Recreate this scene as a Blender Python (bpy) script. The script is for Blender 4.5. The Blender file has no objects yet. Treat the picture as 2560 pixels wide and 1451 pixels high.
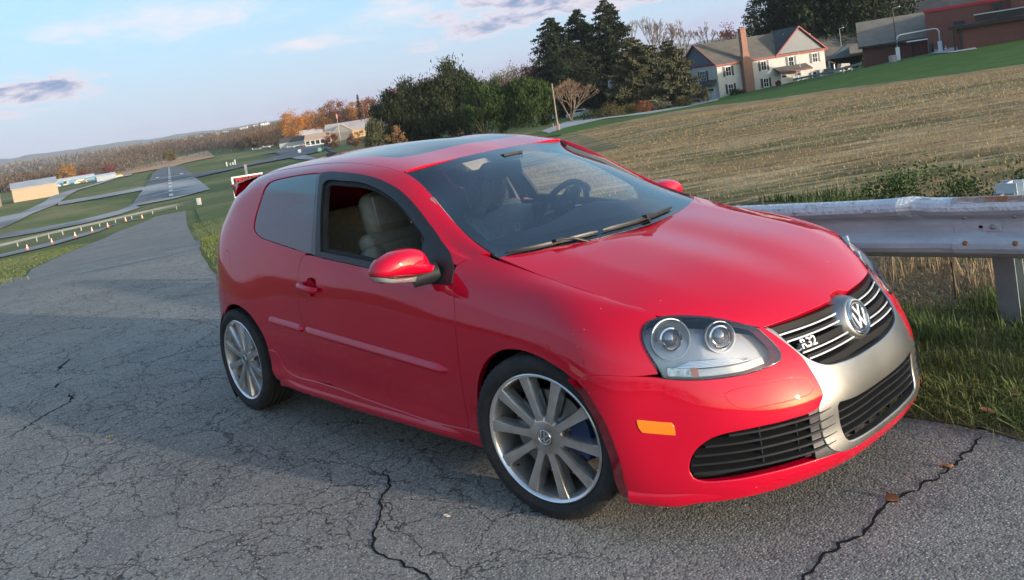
import bpy, bmesh, math, random
import numpy as np
from mathutils import Vector, Matrix, noise
from mathutils.geometry import delaunay_2d_cdt
from bpy import data as D
COL=bpy.context.scene.collection
SC=bpy.context.scene
# ---------------- camera, sky, sun, exposure ----------------
CAM_POS=(2.2058,-2.8822,1.6111)
cam=D.cameras.new('camera');cam_ob=D.objects.new('camera',cam);COL.objects.link(cam_ob);SC.camera=cam_ob
_r=Vector((.63902,.75428,-.15071)).normalized();_f=Vector((-.76886,.63213,-.09628)).normalized();_u=_r.cross(_f).normalized();_r=_f.cross(_u)
cam_ob.matrix_world=Matrix(((_r.x,_u.x,-_f.x,CAM_POS[0]),(_r.y,_u.y,-_f.y,CAM_POS[1]),(_r.z,_u.z,-_f.z,CAM_POS[2]),(0,0,0,1)))
cam.sensor_fit='HORIZONTAL';cam.sensor_width=36;cam.lens=36*2073.5/2560
cam.shift_x=131.3/2560;cam.shift_y=-272.2/2560
cam.clip_start=.05;cam.clip_end=30000
SUN_EL=math.radians(8);SUN_AZ=math.atan2(.20,.98)      # azimuth measured from +x towards +y
sun_dir=Vector((math.cos(SUN_EL)*math.cos(SUN_AZ),math.cos(SUN_EL)*math.sin(SUN_AZ),math.sin(SUN_EL)))
world=D.worlds.new('World');SC.world=world;world.use_nodes=True
def N_(nt,t,loc=None,**k):
    n=nt.nodes.new(t)
    for a,b in k.items():
        if hasattr(n,a): setattr(n,a,b)
    return n
def sky_world():
    nt=world.node_tree;nt.nodes.clear();L=nt.links.new
    out=N_(nt,'ShaderNodeOutputWorld');bg=N_(nt,'ShaderNodeBackground')
    sky=N_(nt,'ShaderNodeTexSky',sky_type='NISHITA');sky.sun_disc=False
    sky.sun_elevation=SUN_EL;sky.sun_rotation=math.pi/2-SUN_AZ;sky.air_density=1.0;sky.dust_density=1.2;sky.ozone_density=1.6
    tc=N_(nt,'ShaderNodeTexCoord');sep=N_(nt,'ShaderNodeSeparateXYZ');L(tc.outputs['Generated'],sep.inputs[0])
    def M(op,a,b=None,c=None,clamp=False):
        n=N_(nt,'ShaderNodeMath',operation=op,use_clamp=clamp)
        for i,v in enumerate((a,b,c)):
            if v is None: continue
            if isinstance(v,(int,float)): n.inputs[i].default_value=v
            else: L(v,n.inputs[i])
        return n.outputs[0]
    # cloud plane coordinates (clouds high above the ground, foreshortened towards the horizon)
    zz=M('MAXIMUM',M('ADD',sep.outputs[2],.06),.02)
    cx=M('DIVIDE',sep.outputs[0],zz);cy=M('DIVIDE',sep.outputs[1],zz)
    comb=N_(nt,'ShaderNodeCombineXYZ');L(cx,comb.inputs[0]);L(cy,comb.inputs[1])
    def clouds(scale,lo,hi,detail,rot,sx,seed,dist=0.):
        mp=N_(nt,'ShaderNodeMapping');L(comb.outputs[0],mp.inputs[0]);mp.inputs['Rotation'].default_value=(0,0,rot);mp.inputs['Scale'].default_value=(sx,1,1);mp.inputs['Location'].default_value=(seed,seed*.37,seed)
        n=N_(nt,'ShaderNodeTexNoise');L(mp.outputs[0],n.inputs['Vector']);n.inputs['Scale'].default_value=scale;n.inputs['Detail'].default_value=detail;n.inputs['Roughness'].default_value=.58;n.inputs['Distortion'].default_value=dist
        r=N_(nt,'ShaderNodeMapRange');r.interpolation_type='SMOOTHSTEP';L(n.outputs[0],r.inputs[0]);r.inputs[1].default_value=lo;r.inputs[2].default_value=hi
        return r.outputs[0]
    hsv=N_(nt,'ShaderNodeHueSaturation');L(sky.outputs[0],hsv.inputs['Color']);hsv.inputs['Saturation'].default_value=SKY_SAT;hsv.inputs['Value'].default_value=1
    def mix(fac,a,b,bt='MIX'):
        m=N_(nt,'ShaderNodeMix',data_type='RGBA',blend_type=bt)
        for i,v in ((0,fac),(6,a),(7,b)):
            if isinstance(v,(int,float)): m.inputs[i].default_value=v
            elif isinstance(v,tuple): m.inputs[i].default_value=v
            else: L(v,m.inputs[i])
        return m.outputs[2]
    el0=M('MULTIPLY',M('ARCSINE',sep.outputs[2]),180/math.pi)
    def sm0(x,a,b):
        r=N_(nt,'ShaderNodeMapRange');r.interpolation_type='SMOOTHSTEP';L(x,r.inputs[0]);r.inputs[1].default_value=a;r.inputs[2].default_value=b;return r.outputs[0]
    # pale band of far haze near the horizon, all round
    hz=M('POWER',M('SUBTRACT',1.0,M('ABSOLUTE',sep.outputs[2]),clamp=True),9.0)
    sd=N_(nt,'ShaderNodeVectorMath',operation='DOT_PRODUCT');L(tc.outputs['Generated'],sd.inputs[0]);sd.inputs[1].default_value=tuple(sun_dir)
    away=sm0(sd.outputs['Value'],.75,.0)
    col=mix(M('MULTIPLY',M('MULTIPLY',.78,sm0(el0,40.,12.)),away),hsv.outputs[0],BLUE)
    col=mix(M('MULTIPLY',M('MULTIPLY',hz,.9),away),col,HORIZON)
    az=M('MULTIPLY',M('ARCTAN2',sep.outputs[1],sep.outputs[0]),180/math.pi);el=M('MULTIPLY',M('ARCSINE',sep.outputs[2]),180/math.pi)
    cb2=N_(nt,'ShaderNodeCombineXYZ');L(az,cb2.inputs[0]);L(M('MULTIPLY',el,3.2),cb2.inputs[1])
    def nz(scale,detail,seed,dist=0,rough=.6):
        mp=N_(nt,'ShaderNodeMapping');L(cb2.outputs[0],mp.inputs[0]);mp.inputs['Location'].default_value=(seed,seed*.7,0);n=N_(nt,'ShaderNodeTexNoise');L(mp.outputs[0],n.inputs['Vector']);n.inputs['Scale'].default_value=scale;n.inputs['Detail'].default_value=detail;n.inputs['Roughness'].default_value=rough;n.inputs['Distortion'].default_value=dist;return n.outputs[0]
    def lobe(a0,e0,sa,se,tilt=0.):
        da=M('SUBTRACT',az,a0);de=M('SUBTRACT',el,M('ADD',e0,M('MULTIPLY',da,tilt)));a=M('POWER',M('ABSOLUTE',M('DIVIDE',da,sa)),2.);b=M('POWER',M('ABSOLUTE',M('DIVIDE',de,se)),2.);return M('SUBTRACT',1.0,M('ADD',a,b))
    def sm(x,a,b):
        r=N_(nt,'ShaderNodeMapRange');r.interpolation_type='SMOOTHSTEP';L(x,r.inputs[0]);r.inputs[1].default_value=a;r.inputs[2].default_value=b;return r.outputs[0]
    n1=nz(.28,9,2.0,.4,.66);n2=nz(.16,9,7.0,.3,.62);n3=nz(.55,8,4.,.6,.7)
    # general sparse cirrus all round
    thin=clouds(.55,.50,.80,7,.5,.35,SEED1,.3)
    col=mix(M('MULTIPLY',M('MULTIPLY',thin,.45),sm(el,3.,9.)),col,CLOUD_LIGHT)
    wisp=None
    for a0,e0,sa,se,t in((158,7.7,8.5,1.3,0.),(149.,5.2,4.6,.6,.02),(143,6.8,5.0,1.5,-.15),(150,9.8,7,.7,0),(132,5.2,4,.35,-.08),(126,7.5,6,.7,0),(108,6,8,1.2,.05),(176,9,7,1.,0)):
        w=sm(M('ADD',lobe(a0,e0,sa,se,t),M('MULTIPLY',M('SUBTRACT',n1,.50),4.6)),-.2,1.9);wisp=w if wisp is None else M('MAXIMUM',wisp,w)
    col=mix(M('MULTIPLY',wisp,.62),col,CLOUD_LIGHT)
    # lavender bank low in the sky, higher to the right
    bank=sm(M('ADD',M('SUBTRACT',M('ADD',1.6,M('MULTIPLY',M('SUBTRACT',150.,az),.055)),el),M('MULTIPLY',M('SUBTRACT',n2,.5),4.)),-.6,1.4)
    col=mix(M('MULTIPLY',M('MULTIPLY',bank,.72),away),col,BANK)
    dk=None
    for a0,e0,sa,se,t in((168.,4.4,6.6,1.25,.02),(133.5,6.1,8.5,1.35,-.05),(137,4.7,6.0,.85,-.10),(129,4.9,5.,.8,0),(120,6.8,7,.9,0),(185,6,8,1.2,0),(100,5.5,8,1.,0)):
        w=M('ADD',lobe(a0,e0,sa,se,t),M('MULTIPLY',M('SUBTRACT',n1,.49),4.2));dk=w if dk is None else M('MAXIMUM',dk,w)
    edge=sm(dk,.0,.8);core=sm(dk,.45,1.3)
    up=sm(M('ADD',nz(.28,5,2.15,.4,.5),M('MULTIPLY',M('SUBTRACT',dk,.5),.0)),.5,.62)
    cc=mix(core,CLOUD_EDGE,CLOUD_DARK)
    col=mix(M('MULTIPLY',edge,.94),col,cc)
    L(col,bg.inputs[0]);bg.inputs[1].default_value=SKY_STRENGTH;L(bg.outputs[0],out.inputs[0])
SKY_STRENGTH=.15;SKY_SAT=1.0;SEED1=3.1;SEED2=11.7
HORIZON=(1.42,1.45,1.85,1);CLOUD_LIGHT=(2.4,2.02,2.02,1);CLOUD_EDGE=(1.95,1.75,1.95,1);CLOUD_DARK=(.50,.74,1.25,1);BANK=(1.12,1.12,1.62,1);BLUE=(.60,1.42,2.15,1)
sky_world()
sun=D.lights.new('sun','SUN');sun.energy=2.0;sun.angle=math.radians(1.0);sun.color=(1,.86,.72)
sun_ob=D.objects.new('sun',sun);COL.objects.link(sun_ob);sun_ob.rotation_euler=sun_dir.to_track_quat('Z','Y').to_euler()
SC.view_settings.view_transform='Standard';SC.view_settings.look='None';SC.view_settings.gamma=1;SC.view_settings.use_curve_mapping=False
SC.view_settings.exposure=1.62
SC.cycles.max_bounces=8;SC.cycles.transparent_max_bounces=24
import numpy as np
# ---- spline surfaces of the car body (car frame: x forward, y left, z up, metres) ----
def _card(k,t):
    """cardinal natural cubic spline basis and derivative at t for knots k"""
    k=np.asarray(k,float);n=len(k);h=np.diff(k)
    A=np.zeros((n,n));B=np.zeros((n,n));A[0,0]=A[-1,-1]=1
    for i in range(1,n-1):
        A[i,i-1]=h[i-1];A[i,i]=2*(h[i-1]+h[i]);A[i,i+1]=h[i]
        B[i,i+1]+=6/h[i];B[i,i]-=6/h[i]+6/h[i-1];B[i,i-1]+=6/h[i-1]
    M=np.linalg.solve(A,B);I=np.eye(n)
    t=np.asarray(t,float);i=np.clip(np.searchsorted(k,t)-1,0,n-2)
    hh=h[i][:,None];a=(k[i+1]-t)[:,None]/hh;b=1-a
    v=a*I[i]+b*I[i+1]+((a**3-a)*M[i]+(b**3-b)*M[i+1])*hh**2/6
    d=(I[i+1]-I[i])/hh+(-(3*a*a-1)*M[i]+(3*b*b-1)*M[i+1])*hh/6
    return v,d
class Surf:
    def __init__(s,P,flip=False):
        s.P=np.array(P,float) # [nu,nv,3]
        L=lambda Q:np.concatenate([[0],np.cumsum(np.mean(np.linalg.norm(np.diff(Q,axis=0),axis=2),axis=1))])
        s.U=L(s.P);s.V=L(np.swapaxes(s.P,0,1));s.flip=flip
    def ev(s,uv,normal=False):
        uv=np.atleast_2d(uv);bu,du=_card(s.U,uv[:,0]);bv,dv=_card(s.V,uv[:,1])
        X=np.einsum('ni,nj,ijk->nk',bu,bv,s.P,optimize=True)
        if not normal:return X
        a=np.einsum('ni,nj,ijk->nk',du,bv,s.P,optimize=True);b=np.einsum('ni,nj,ijk->nk',bu,dv,s.P,optimize=True)
        N=np.cross(a,b);N/=np.linalg.norm(N,axis=1)[:,None]+1e-12
        return X,(-N if s.flip else N)
    def grid(s,d=.02):
        if not hasattr(s,'_g'):
            u=np.linspace(s.U[0],s.U[-1],int((s.U[-1]-s.U[0])/d)+2);v=np.linspace(s.V[0],s.V[-1],int((s.V[-1]-s.V[0])/d)+2)
            G=np.stack(np.meshgrid(u,v,indexing='ij'),-1).reshape(-1,2);s._g=(G,s.ev(G))
        return s._g
    def uv(s,X):
        """nearest uv of 3D points"""
        G,Q=s.grid();out=[]
        for x in np.atleast_2d(X):
            w=G[np.argmin(((Q-x)**2).sum(1))].copy()
            for _ in range(8):
                e=1e-4;T=s.ev([w,w+[e,0],w+[0,e]]);J=np.stack([(T[1]-T[0])/e,(T[2]-T[0])/e],1)
                d,*_=np.linalg.lstsq(J,x-T[0],rcond=None);w=w+np.clip(d,-.05,.05)
                w=np.clip(w,[s.U[0],s.V[0]],[s.U[-1],s.V[-1]])
            out.append(w)
        return np.array(out)
# stations of the lower body band, nose centre -> tail centre; rows = rails bottom -> top
BAND=[
# y=0                .22              .40               corner area ...
[(0.868,0,0.165),(0.858,0.22,0.165),(0.812,0.4,0.16),(0.735,0.56,0.155),(0.63,0.69,0.15),(0.49,0.79,0.15),(0.385,0.845,0.16),(0,0.86,0.18),(-0.4,0.85,0.205),(-1,0.85,0.2),(-1.6,0.85,0.205),(-2.1,0.85,0.235),(-2.578,0.841,0.24),(-2.95,0.77,0.22),(-3.13,0.625,0.22),(-3.25,0.42,0.22),(-3.28,0,0.22)],
[(0.891,0,0.215),(0.884,0.22,0.213),(0.843,0.4,0.208),(0.76,0.56,0.2),(0.655,0.69,0.2),(0.51,0.8,0.2),(0.395,0.858,0.205),(0,0.878,0.225),(-0.4,0.87,0.245),(-1,0.872,0.24),(-1.6,0.872,0.245),(-2.1,0.872,0.275),(-2.578,0.862,0.29),(-2.95,0.79,0.28),(-3.16,0.635,0.28),(-3.3,0.42,0.28),(-3.33,0,0.28)],
[(0.886,0,0.3),(0.881,0.22,0.3),(0.842,0.4,0.295),(0.764,0.56,0.29),(0.652,0.69,0.29),(0.512,0.8,0.29),(0.397,0.866,0.29),(0,0.884,0.3),(-0.4,0.868,0.315),(-1,0.866,0.31),(-1.6,0.866,0.315),(-2.1,0.868,0.34),(-2.578,0.868,0.37),(-2.95,0.802,0.36),(-3.17,0.655,0.36),(-3.33,0.42,0.36),(-3.36,0,0.36)],
[(0.884,0,0.4),(0.88,0.22,0.4),(0.842,0.4,0.395),(0.762,0.56,0.39),(0.648,0.69,0.39),(0.512,0.795,0.39),(0.397,0.868,0.39),(0,0.886,0.41),(-0.4,0.872,0.42),(-1,0.872,0.42),(-1.6,0.872,0.425),(-2.1,0.874,0.44),(-2.578,0.874,0.47),(-2.95,0.81,0.46),(-3.18,0.665,0.46),(-3.34,0.42,0.46),(-3.37,0,0.46)],
[(0.858,0,0.5),(0.852,0.22,0.5),(0.813,0.4,0.495),(0.738,0.56,0.49),(0.635,0.685,0.49),(0.508,0.783,0.49),(0.393,0.857,0.5),(0,0.884,0.53),(-0.4,0.877,0.53),(-1,0.878,0.53),(-1.6,0.878,0.535),(-2.1,0.879,0.55),(-2.578,0.878,0.58),(-2.95,0.798,0.57),(-3.16,0.655,0.57),(-3.31,0.42,0.57),(-3.34,0,0.57)],
[(0.822,0,0.59),(0.811,0.22,0.585),(0.768,0.4,0.58),(0.692,0.56,0.585),(0.6,0.68,0.595),(0.487,0.772,0.61),(0.38,0.838,0.625),(0,0.874,0.65),(-0.4,0.876,0.64),(-1,0.879,0.64),(-1.6,0.879,0.65),(-2.1,0.879,0.67),(-2.578,0.876,0.7),(-2.95,0.79,0.69),(-3.13,0.65,0.69),(-3.26,0.42,0.69),(-3.29,0,0.69)],
[(0.782,0,0.665),(0.766,0.22,0.66),(0.713,0.4,0.655),(0.64,0.56,0.668),(0.548,0.672,0.685),(0.445,0.752,0.71),(0.343,0.805,0.735),(0,0.842,0.765),(-0.4,0.864,0.752),(-1,0.871,0.75),(-1.6,0.871,0.76),(-2.1,0.868,0.79),(-2.578,0.856,0.83),(-2.95,0.76,0.84),(-3.09,0.615,0.84),(-3.22,0.42,0.84),(-3.25,0,0.84)],
[(0.755,0,0.697),(0.738,0.22,0.69),(0.68,0.4,0.69),(0.6,0.54,0.712),(0.51,0.643,0.742),(0.41,0.705,0.775),(0.305,0.748,0.8),(0,0.777,0.852),(-0.4,0.818,0.868),(-1,0.85,0.862),(-1.6,0.852,0.875),(-2.1,0.846,0.91),(-2.578,0.826,0.95),(-2.95,0.723,0.97),(-3.05,0.585,0.96),(-3.17,0.42,0.96),(-3.2,0,0.96)],
[(0.722,0,0.715),(0.705,0.22,0.71),(0.648,0.39,0.712),(0.57,0.52,0.735),(0.47,0.608,0.766),(0.37,0.66,0.793),(0.262,0.69,0.825),(0,0.695,0.886),(-0.4,0.712,0.99),(-1,0.745,1.12),(-1.6,0.76,1.13),(-2.1,0.76,1.15),(-2.578,0.746,1.15),(-2.95,0.683,1.07),(-3.01,0.545,1.07),(-3.13,0.42,1.07),(-3.16,0,1.07)],
]
def band():
    A=np.array(BAND).swapaxes(0,1)                 # [station, rail, 3], y given as |y|
    R_=A*[1,-1,1]                                  # right side y<0
    full=np.concatenate([A[:0:-1],R_],0)  # left tail..nose..right tail
    return Surf(full,flip=True)
def right_rails():
    return Surf(np.array(BAND).swapaxes(0,1)*[1,-1,1],flip=True)
# greenhouse rails above the band (|y|): belt, glass 1/3, glass 2/3, glass top, cant rail, roof edge, roof half, centre
GREEN=[
#t0 A-post base      t1                t2                t3 header        t4                t5               t6               t7               t8             t9
[(-0.27,0.745,0.915),(-0.45,0.785,0.925),(-0.7,0.803,0.925),(-1,0.812,0.942),(-1.3,0.815,0.962),(-1.6,0.815,0.992),(-2.1,0.808,1.035),(-2.578,0.784,1.075),(-2.95,0.687,1.09),(-3.06,0.55,1.09)],
[(-0.27,0.735,0.93),(-0.46,0.765,0.96),(-0.72,0.768,1.03),(-1.01,0.765,1.07),(-1.3,0.765,1.1),(-1.6,0.765,1.12),(-2.1,0.758,1.15),(-2.56,0.738,1.175),(-2.9,0.647,1.19),(-3.02,0.52,1.19)],
[(-0.275,0.728,0.942),(-0.47,0.745,0.985),(-0.74,0.725,1.11),(-1.02,0.712,1.19),(-1.31,0.71,1.225),(-1.6,0.708,1.245),(-2.1,0.7,1.265),(-2.53,0.684,1.275),(-2.84,0.607,1.28),(-2.98,0.49,1.28)],
[(-0.28,0.718,0.952),(-0.48,0.722,1.005),(-0.77,0.678,1.18),(-1.04,0.652,1.295),(-1.32,0.645,1.35),(-1.6,0.64,1.375),(-2.1,0.634,1.38),(-2.48,0.622,1.365),(-2.78,0.557,1.34),(-2.93,0.46,1.335)],
[(-0.278,0.708,0.96),(-0.48,0.695,1.035),(-0.77,0.636,1.212),(-1.03,0.606,1.328),(-1.32,0.6,1.383),(-1.6,0.596,1.408),(-2.1,0.59,1.413),(-2.46,0.579,1.4),(-2.75,0.517,1.372),(-2.92,0.42,1.362)],
[(-0.275,0.696,0.964),(-0.47,0.667,1.047),(-0.76,0.6,1.224),(-1,0.563,1.34),(-1.32,0.552,1.4),(-1.6,0.548,1.425),(-2.1,0.542,1.43),(-2.45,0.532,1.418),(-2.74,0.472,1.392),(-2.91,0.38,1.38)],
[(-0.09,0.35,0.966),(-0.38,0.33,1.105),(-0.68,0.3,1.255),(-0.94,0.28,1.356),(-1.31,0.28,1.428),(-1.6,0.28,1.455),(-2.1,0.275,1.461),(-2.45,0.27,1.45),(-2.75,0.26,1.425),(-2.99,0.25,1.405)],
[(-0.04,0,0.966),(-0.33,0,1.115),(-0.64,0,1.262),(-0.92,0,1.36),(-1.3,0,1.438),(-1.6,0,1.466),(-2.1,0,1.473),(-2.45,0,1.463),(-2.75,0,1.438),(-3,0,1.415)],
]
def side():
    """upper+lower side from A-post to tail corner incl. roof; lower rails sampled from the band"""
    xs=[-.27,-.45,-.70,-1.0,-1.3,-1.6,-2.1,-2.578,-2.95,-3.09]
    r=right_rails();rows=[]
    for j in range(8):
        u=np.linspace(r.U[0],r.U[-1],800);Q=r.ev(np.stack([u,np.full_like(u,r.V[j])],1))
        row=[]
        for x in xs:
            # rail x decreases monotonically from nose
            i=np.argmin(abs(Q[:,0]-x));a=Q[i];row.append((x if abs(a[0]-x)<.02 else a[0],-a[1],a[2]))
        rows.append(row)
    rows+=GREEN
    return Surf(np.array(rows).swapaxes(0,1)*[1,-1,1],flip=True)
# hood: rows from nose to cowl, columns centre -> right shut line
def hood():
    # right edge points (x,y,z) from nose corner back to cowl corner
    E=[(.702,.405,.666),(.623,.490,.708),(.534,.583,.742),(.462,.660,.762),(.392,.686,.786),(.262,.692,.824),(.12,.696,.858),(0,.695,.886),(-.12,.693,.918),(-.27,.690,.960)]
    C_=[(.776,0,.676),(.722,0,.712),(.655,0,.747),(.58,0,.778),(.50,0,.806),(.38,0,.842),(.25,0,.874),(.13,0,.900),(.03,0,.920),(-.055,0,.937)]
    rows=[]
    for (ex,ey,ez),(cx,cy,cz) in zip(E,C_):
        row=[]
        for s in (0,.25,.48,.66,.74,.80,.90,1):
            x=cx+(ex-cx)*(s**2.2);y=ey*s;z=cz+(ez-cz)*s**2
            bul=.015*(1 if s<.75 else (1-s)/.25)*(min(1,s/.3+.35))*min(1,max(0,(.74-cx)/.3))*min(1,(cx+.10)/.2+.4) # bonnet crease
            row.append((x,y,z+bul))
        rows.append(row)
    A=np.array(rows)
    full=np.concatenate([A[:,:0:-1],A*[1,-1,1]],1)
    return Surf(full)
def windshield():
    # rows bottom->top, cols centre->right
    B=[[(-.04,0,.950),(-.065,.22,.951),(-.13,.45,.953),(-.20,.60,.956),(-.275,.688,.958)],
       [(-.26,0,1.075),(-.28,.21,1.074),(-.335,.42,1.062),(-.40,.57,1.046),(-.47,.655,1.03)],
       [(-.50,0,1.198),(-.515,.20,1.195),(-.56,.40,1.178),(-.62,.54,1.155),(-.68,.612,1.135)],
       [(-.72,0,1.295),(-.735,.19,1.291),(-.775,.37,1.275),(-.83,.50,1.252),(-.88,.573,1.228)],
       [(-.925,0,1.362),(-.935,.19,1.359),(-.955,.36,1.352),(-.978,.48,1.344),(-1.00,.553,1.336)]]
    A=np.array(B);full=np.concatenate([A[:,:0:-1],A*[1,-1,1]],1)
    return Surf(full,flip=False)

def roof():
    G=np.array(GREEN).swapaxes(0,1)[3:]            # t3 header -> tail, rails 4..7
    G=G[:,4:];full=np.concatenate([G[:,:-1]*[1,-1,1],G[:,::-1]],1)
    return Surf(full,flip=True)
# ---------------- helpers ----------------
MATS={}
def mat(name,col=(.5,.5,.5),rough=.5,metal=0,coat=0,spec=.5,emit=None,bump=None,coat_rough=.03,alpha=None):
    if name in MATS:return MATS[name]
    m=D.materials.new(name);m.use_nodes=True;nt=m.node_tree;b=nt.nodes['Principled BSDF']
    b.inputs['Base Color'].default_value=(*col[:3],1);b.inputs['Roughness'].default_value=rough;b.inputs['Metallic'].default_value=metal
    b.inputs['Coat Weight'].default_value=coat;b.inputs['Coat Roughness'].default_value=coat_rough;b.inputs['Specular IOR Level'].default_value=spec
    MATS[name]=m;return m
def noisy(name,c1,c2,scale=8,rough=.8,detail=5,lo=.35,hi=.65,bump=0,bscale=60,coord='Object',stretch=(1,1,1),metal=0,spec=.4,c3=None,s3=2.):
    """material mottled between two or three real colours, with fine relief"""
    if name in MATS:return MATS[name]
    m=mat(name,c1,rough,metal,spec=spec);nt=m.node_tree;b=nt.nodes['Principled BSDF'];L=nt.links.new
    tc=N_(nt,'ShaderNodeTexCoord');mp=N_(nt,'ShaderNodeMapping');L(tc.outputs[coord],mp.inputs[0]);mp.inputs['Scale'].default_value=stretch
    n=N_(nt,'ShaderNodeTexNoise');L(mp.outputs[0],n.inputs['Vector']);n.inputs['Scale'].default_value=scale;n.inputs['Detail'].default_value=detail;n.inputs['Roughness'].default_value=.6
    r=N_(nt,'ShaderNodeMapRange');L(n.outputs[0],r.inputs[0]);r.inputs[1].default_value=lo;r.inputs[2].default_value=hi
    mx=N_(nt,'ShaderNodeMix',data_type='RGBA');L(r.outputs[0],mx.inputs[0]);mx.inputs[6].default_value=(*c1,1);mx.inputs[7].default_value=(*c2,1)
    o=mx.outputs[2]
    if c3:
        n3=N_(nt,'ShaderNodeTexNoise');L(mp.outputs[0],n3.inputs['Vector']);n3.inputs['Scale'].default_value=s3;n3.inputs['Detail'].default_value=6
        r3=N_(nt,'ShaderNodeMapRange');L(n3.outputs[0],r3.inputs[0]);r3.inputs[1].default_value=.5;r3.inputs[2].default_value=.68
        m3=N_(nt,'ShaderNodeMix',data_type='RGBA');L(r3.outputs[0],m3.inputs[0]);L(o,m3.inputs[6]);m3.inputs[7].default_value=(*c3,1);o=m3.outputs[2]
    L(o,b.inputs['Base Color'])
    if bump:
        nb=N_(nt,'ShaderNodeTexNoise');L(tc.outputs[coord],nb.inputs['Vector']);nb.inputs['Scale'].default_value=bscale;nb.inputs['Detail'].default_value=4
        bp=N_(nt,'ShaderNodeBump');bp.inputs['Strength'].default_value=bump;bp.inputs['Distance'].default_value=.02;L(nb.outputs[0],bp.inputs['Height']);L(bp.outputs[0],b.inputs['Normal'])
    return m
def link(o,parent=None):
    COL.objects.link(o)
    if parent is not None:o.parent=parent
    return o
def mesh_ob(name,V,F,m,parent=None,smooth=True,normals=None,flat_angle=None):
    me=D.meshes.new(name);me.from_pydata([tuple(map(float,v)) for v in V],[],[tuple(int(i) for i in f) for f in F])
    if m is not None:
        for x in (m if isinstance(m,(list,tuple)) else [m]): me.materials.append(x)
    me.polygons.foreach_set('use_smooth',[smooth]*len(me.polygons))
    me.update()
    if normals is not None: me.normals_split_custom_set_from_vertices([tuple(n) for n in normals])
    elif smooth and flat_angle: me.set_sharp_from_angle(angle=math.radians(flat_angle))
    return link(D.objects.new(name,me),parent)
def tag(o,label=None,cat=None,group=None,kind=None):
    for k,v in (('label',label),('category',cat),('group',group),('kind',kind)):
        if v:o[k]=v
    return o
def empty(name,loc=(0,0,0),rz=0,parent=None,label=None,cat=None,group=None):
    o=D.objects.new(name,None);o.empty_display_size=.1;o.location=loc;o.rotation_euler=(0,0,rz);link(o,parent);tag(o,label,cat,group);return o
def copy_tree(o,parent=None):
    c=o.copy();COL.objects.link(c)
    c.parent=parent
    for ch in list(o.children): copy_tree(ch,c)
    return c
class MB:
    """collects simple shapes into one mesh"""
    def __init__(s):s.V=[];s.F=[];s.mi=[]
    def add(s,V,F,mi=0):
        o=len(s.V);s.V+=[tuple(v) for v in V];s.F+=[tuple(i+o for i in f) for f in F];s.mi+=[mi]*len(F);return s
    def box(s,c,d,rot=None,mi=0,taper=1.):
        V=[]
        for z in(-.5,.5):
            t=taper if z>0 else 1
            for x,y in((-.5,-.5),(.5,-.5),(.5,.5),(-.5,.5)):V.append(Vector((x*d[0]*t,y*d[1]*t,z*d[2])))
        if rot is not None:V=[rot@v for v in V]
        V=[v+Vector(c) for v in V]
        return s.add(V,[(3,2,1,0),(4,5,6,7),(0,1,5,4),(1,2,6,5),(2,3,7,6),(3,0,4,7)],mi)
    def prism(s,poly,a,b,mi=0):
        """poly: list of 3D pts; extruded by vector b-a offset"""
        n=len(poly);V=[Vector(p)+Vector(a) for p in poly]+[Vector(p)+Vector(b) for p in poly]
        F=[tuple(range(n))[::-1],tuple(range(n,2*n))]+[(i,(i+1)%n,n+(i+1)%n,n+i) for i in range(n)]
        return s.add(V,F,mi)
    def tube(s,pts,r,n=8,mi=0,cap=True,flat=1.):
        P=[Vector(p) for p in pts];R=r if hasattr(r,'__len__') else [r]*len(P);V=[];F=[];up=Vector((0,0,1))
        for i,p in enumerate(P):
            t=(P[min(i+1,len(P)-1)]-P[max(i-1,0)]).normalized()
            a=t.cross(up)
            if a.length<1e-3:a=t.cross(Vector((1,0,0)))
            a.normalize();b=a.cross(t)
            for k in range(n):
                w=2*math.pi*k/n;V.append(p+(a*math.cos(w)+b*math.sin(w)*flat)*R[i])
        for i in range(len(P)-1):
            for k in range(n):F.append((i*n+k,i*n+(k+1)%n,(i+1)*n+(k+1)%n,(i+1)*n+k))
        if cap:F+=[tuple(range(n))[::-1],tuple(range((len(P)-1)*n,len(P)*n))]
        return s.add(V,F,mi)
    def lathe(s,prof,n=32,axis='y',c=(0,0,0),mi=0,closed=False):
        """prof: [(r,h)] revolved about axis"""
        V=[];F=[]
        for r,h in prof:
            for k in range(n):
                w=2*math.pi*k/n;a,b=r*math.cos(w),r*math.sin(w)
                v={'y':(a,h,b),'z':(a,b,h),'x':(h,a,b)}[axis];V.append((v[0]+c[0],v[1]+c[1],v[2]+c[2]))
        m=len(prof)
        for i in range(m-1 if not closed else m):
            for k in range(n):
                j=(i+1)%m;F.append((i*n+k,i*n+(k+1)%n,j*n+(k+1)%n,j*n+k))
        return s.add(V,F,mi)
    def build(s,name,m,parent=None,smooth=False,ang=40):
        o=mesh_ob(name,s.V,s.F,m,parent,smooth=smooth,flat_angle=ang if smooth else None)
        if isinstance(m,(list,tuple)):o.data.polygons.foreach_set('material_index',s.mi)
        bm=bmesh.new();bm.from_mesh(o.data);bmesh.ops.recalc_face_normals(bm,faces=bm.faces);bm.to_mesh(o.data);bm.free()
        return o
def bevel(o,w=.01,seg=2,ang=35):
    md=o.modifiers.new('bevel','BEVEL');md.width=w;md.segments=seg;md.limit_method='ANGLE';md.angle_limit=math.radians(ang)
    return o
def subsurf(o,lv=2):
    md=o.modifiers.new('sub','SUBSURF');md.levels=lv;md.render_levels=lv;return o
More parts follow.
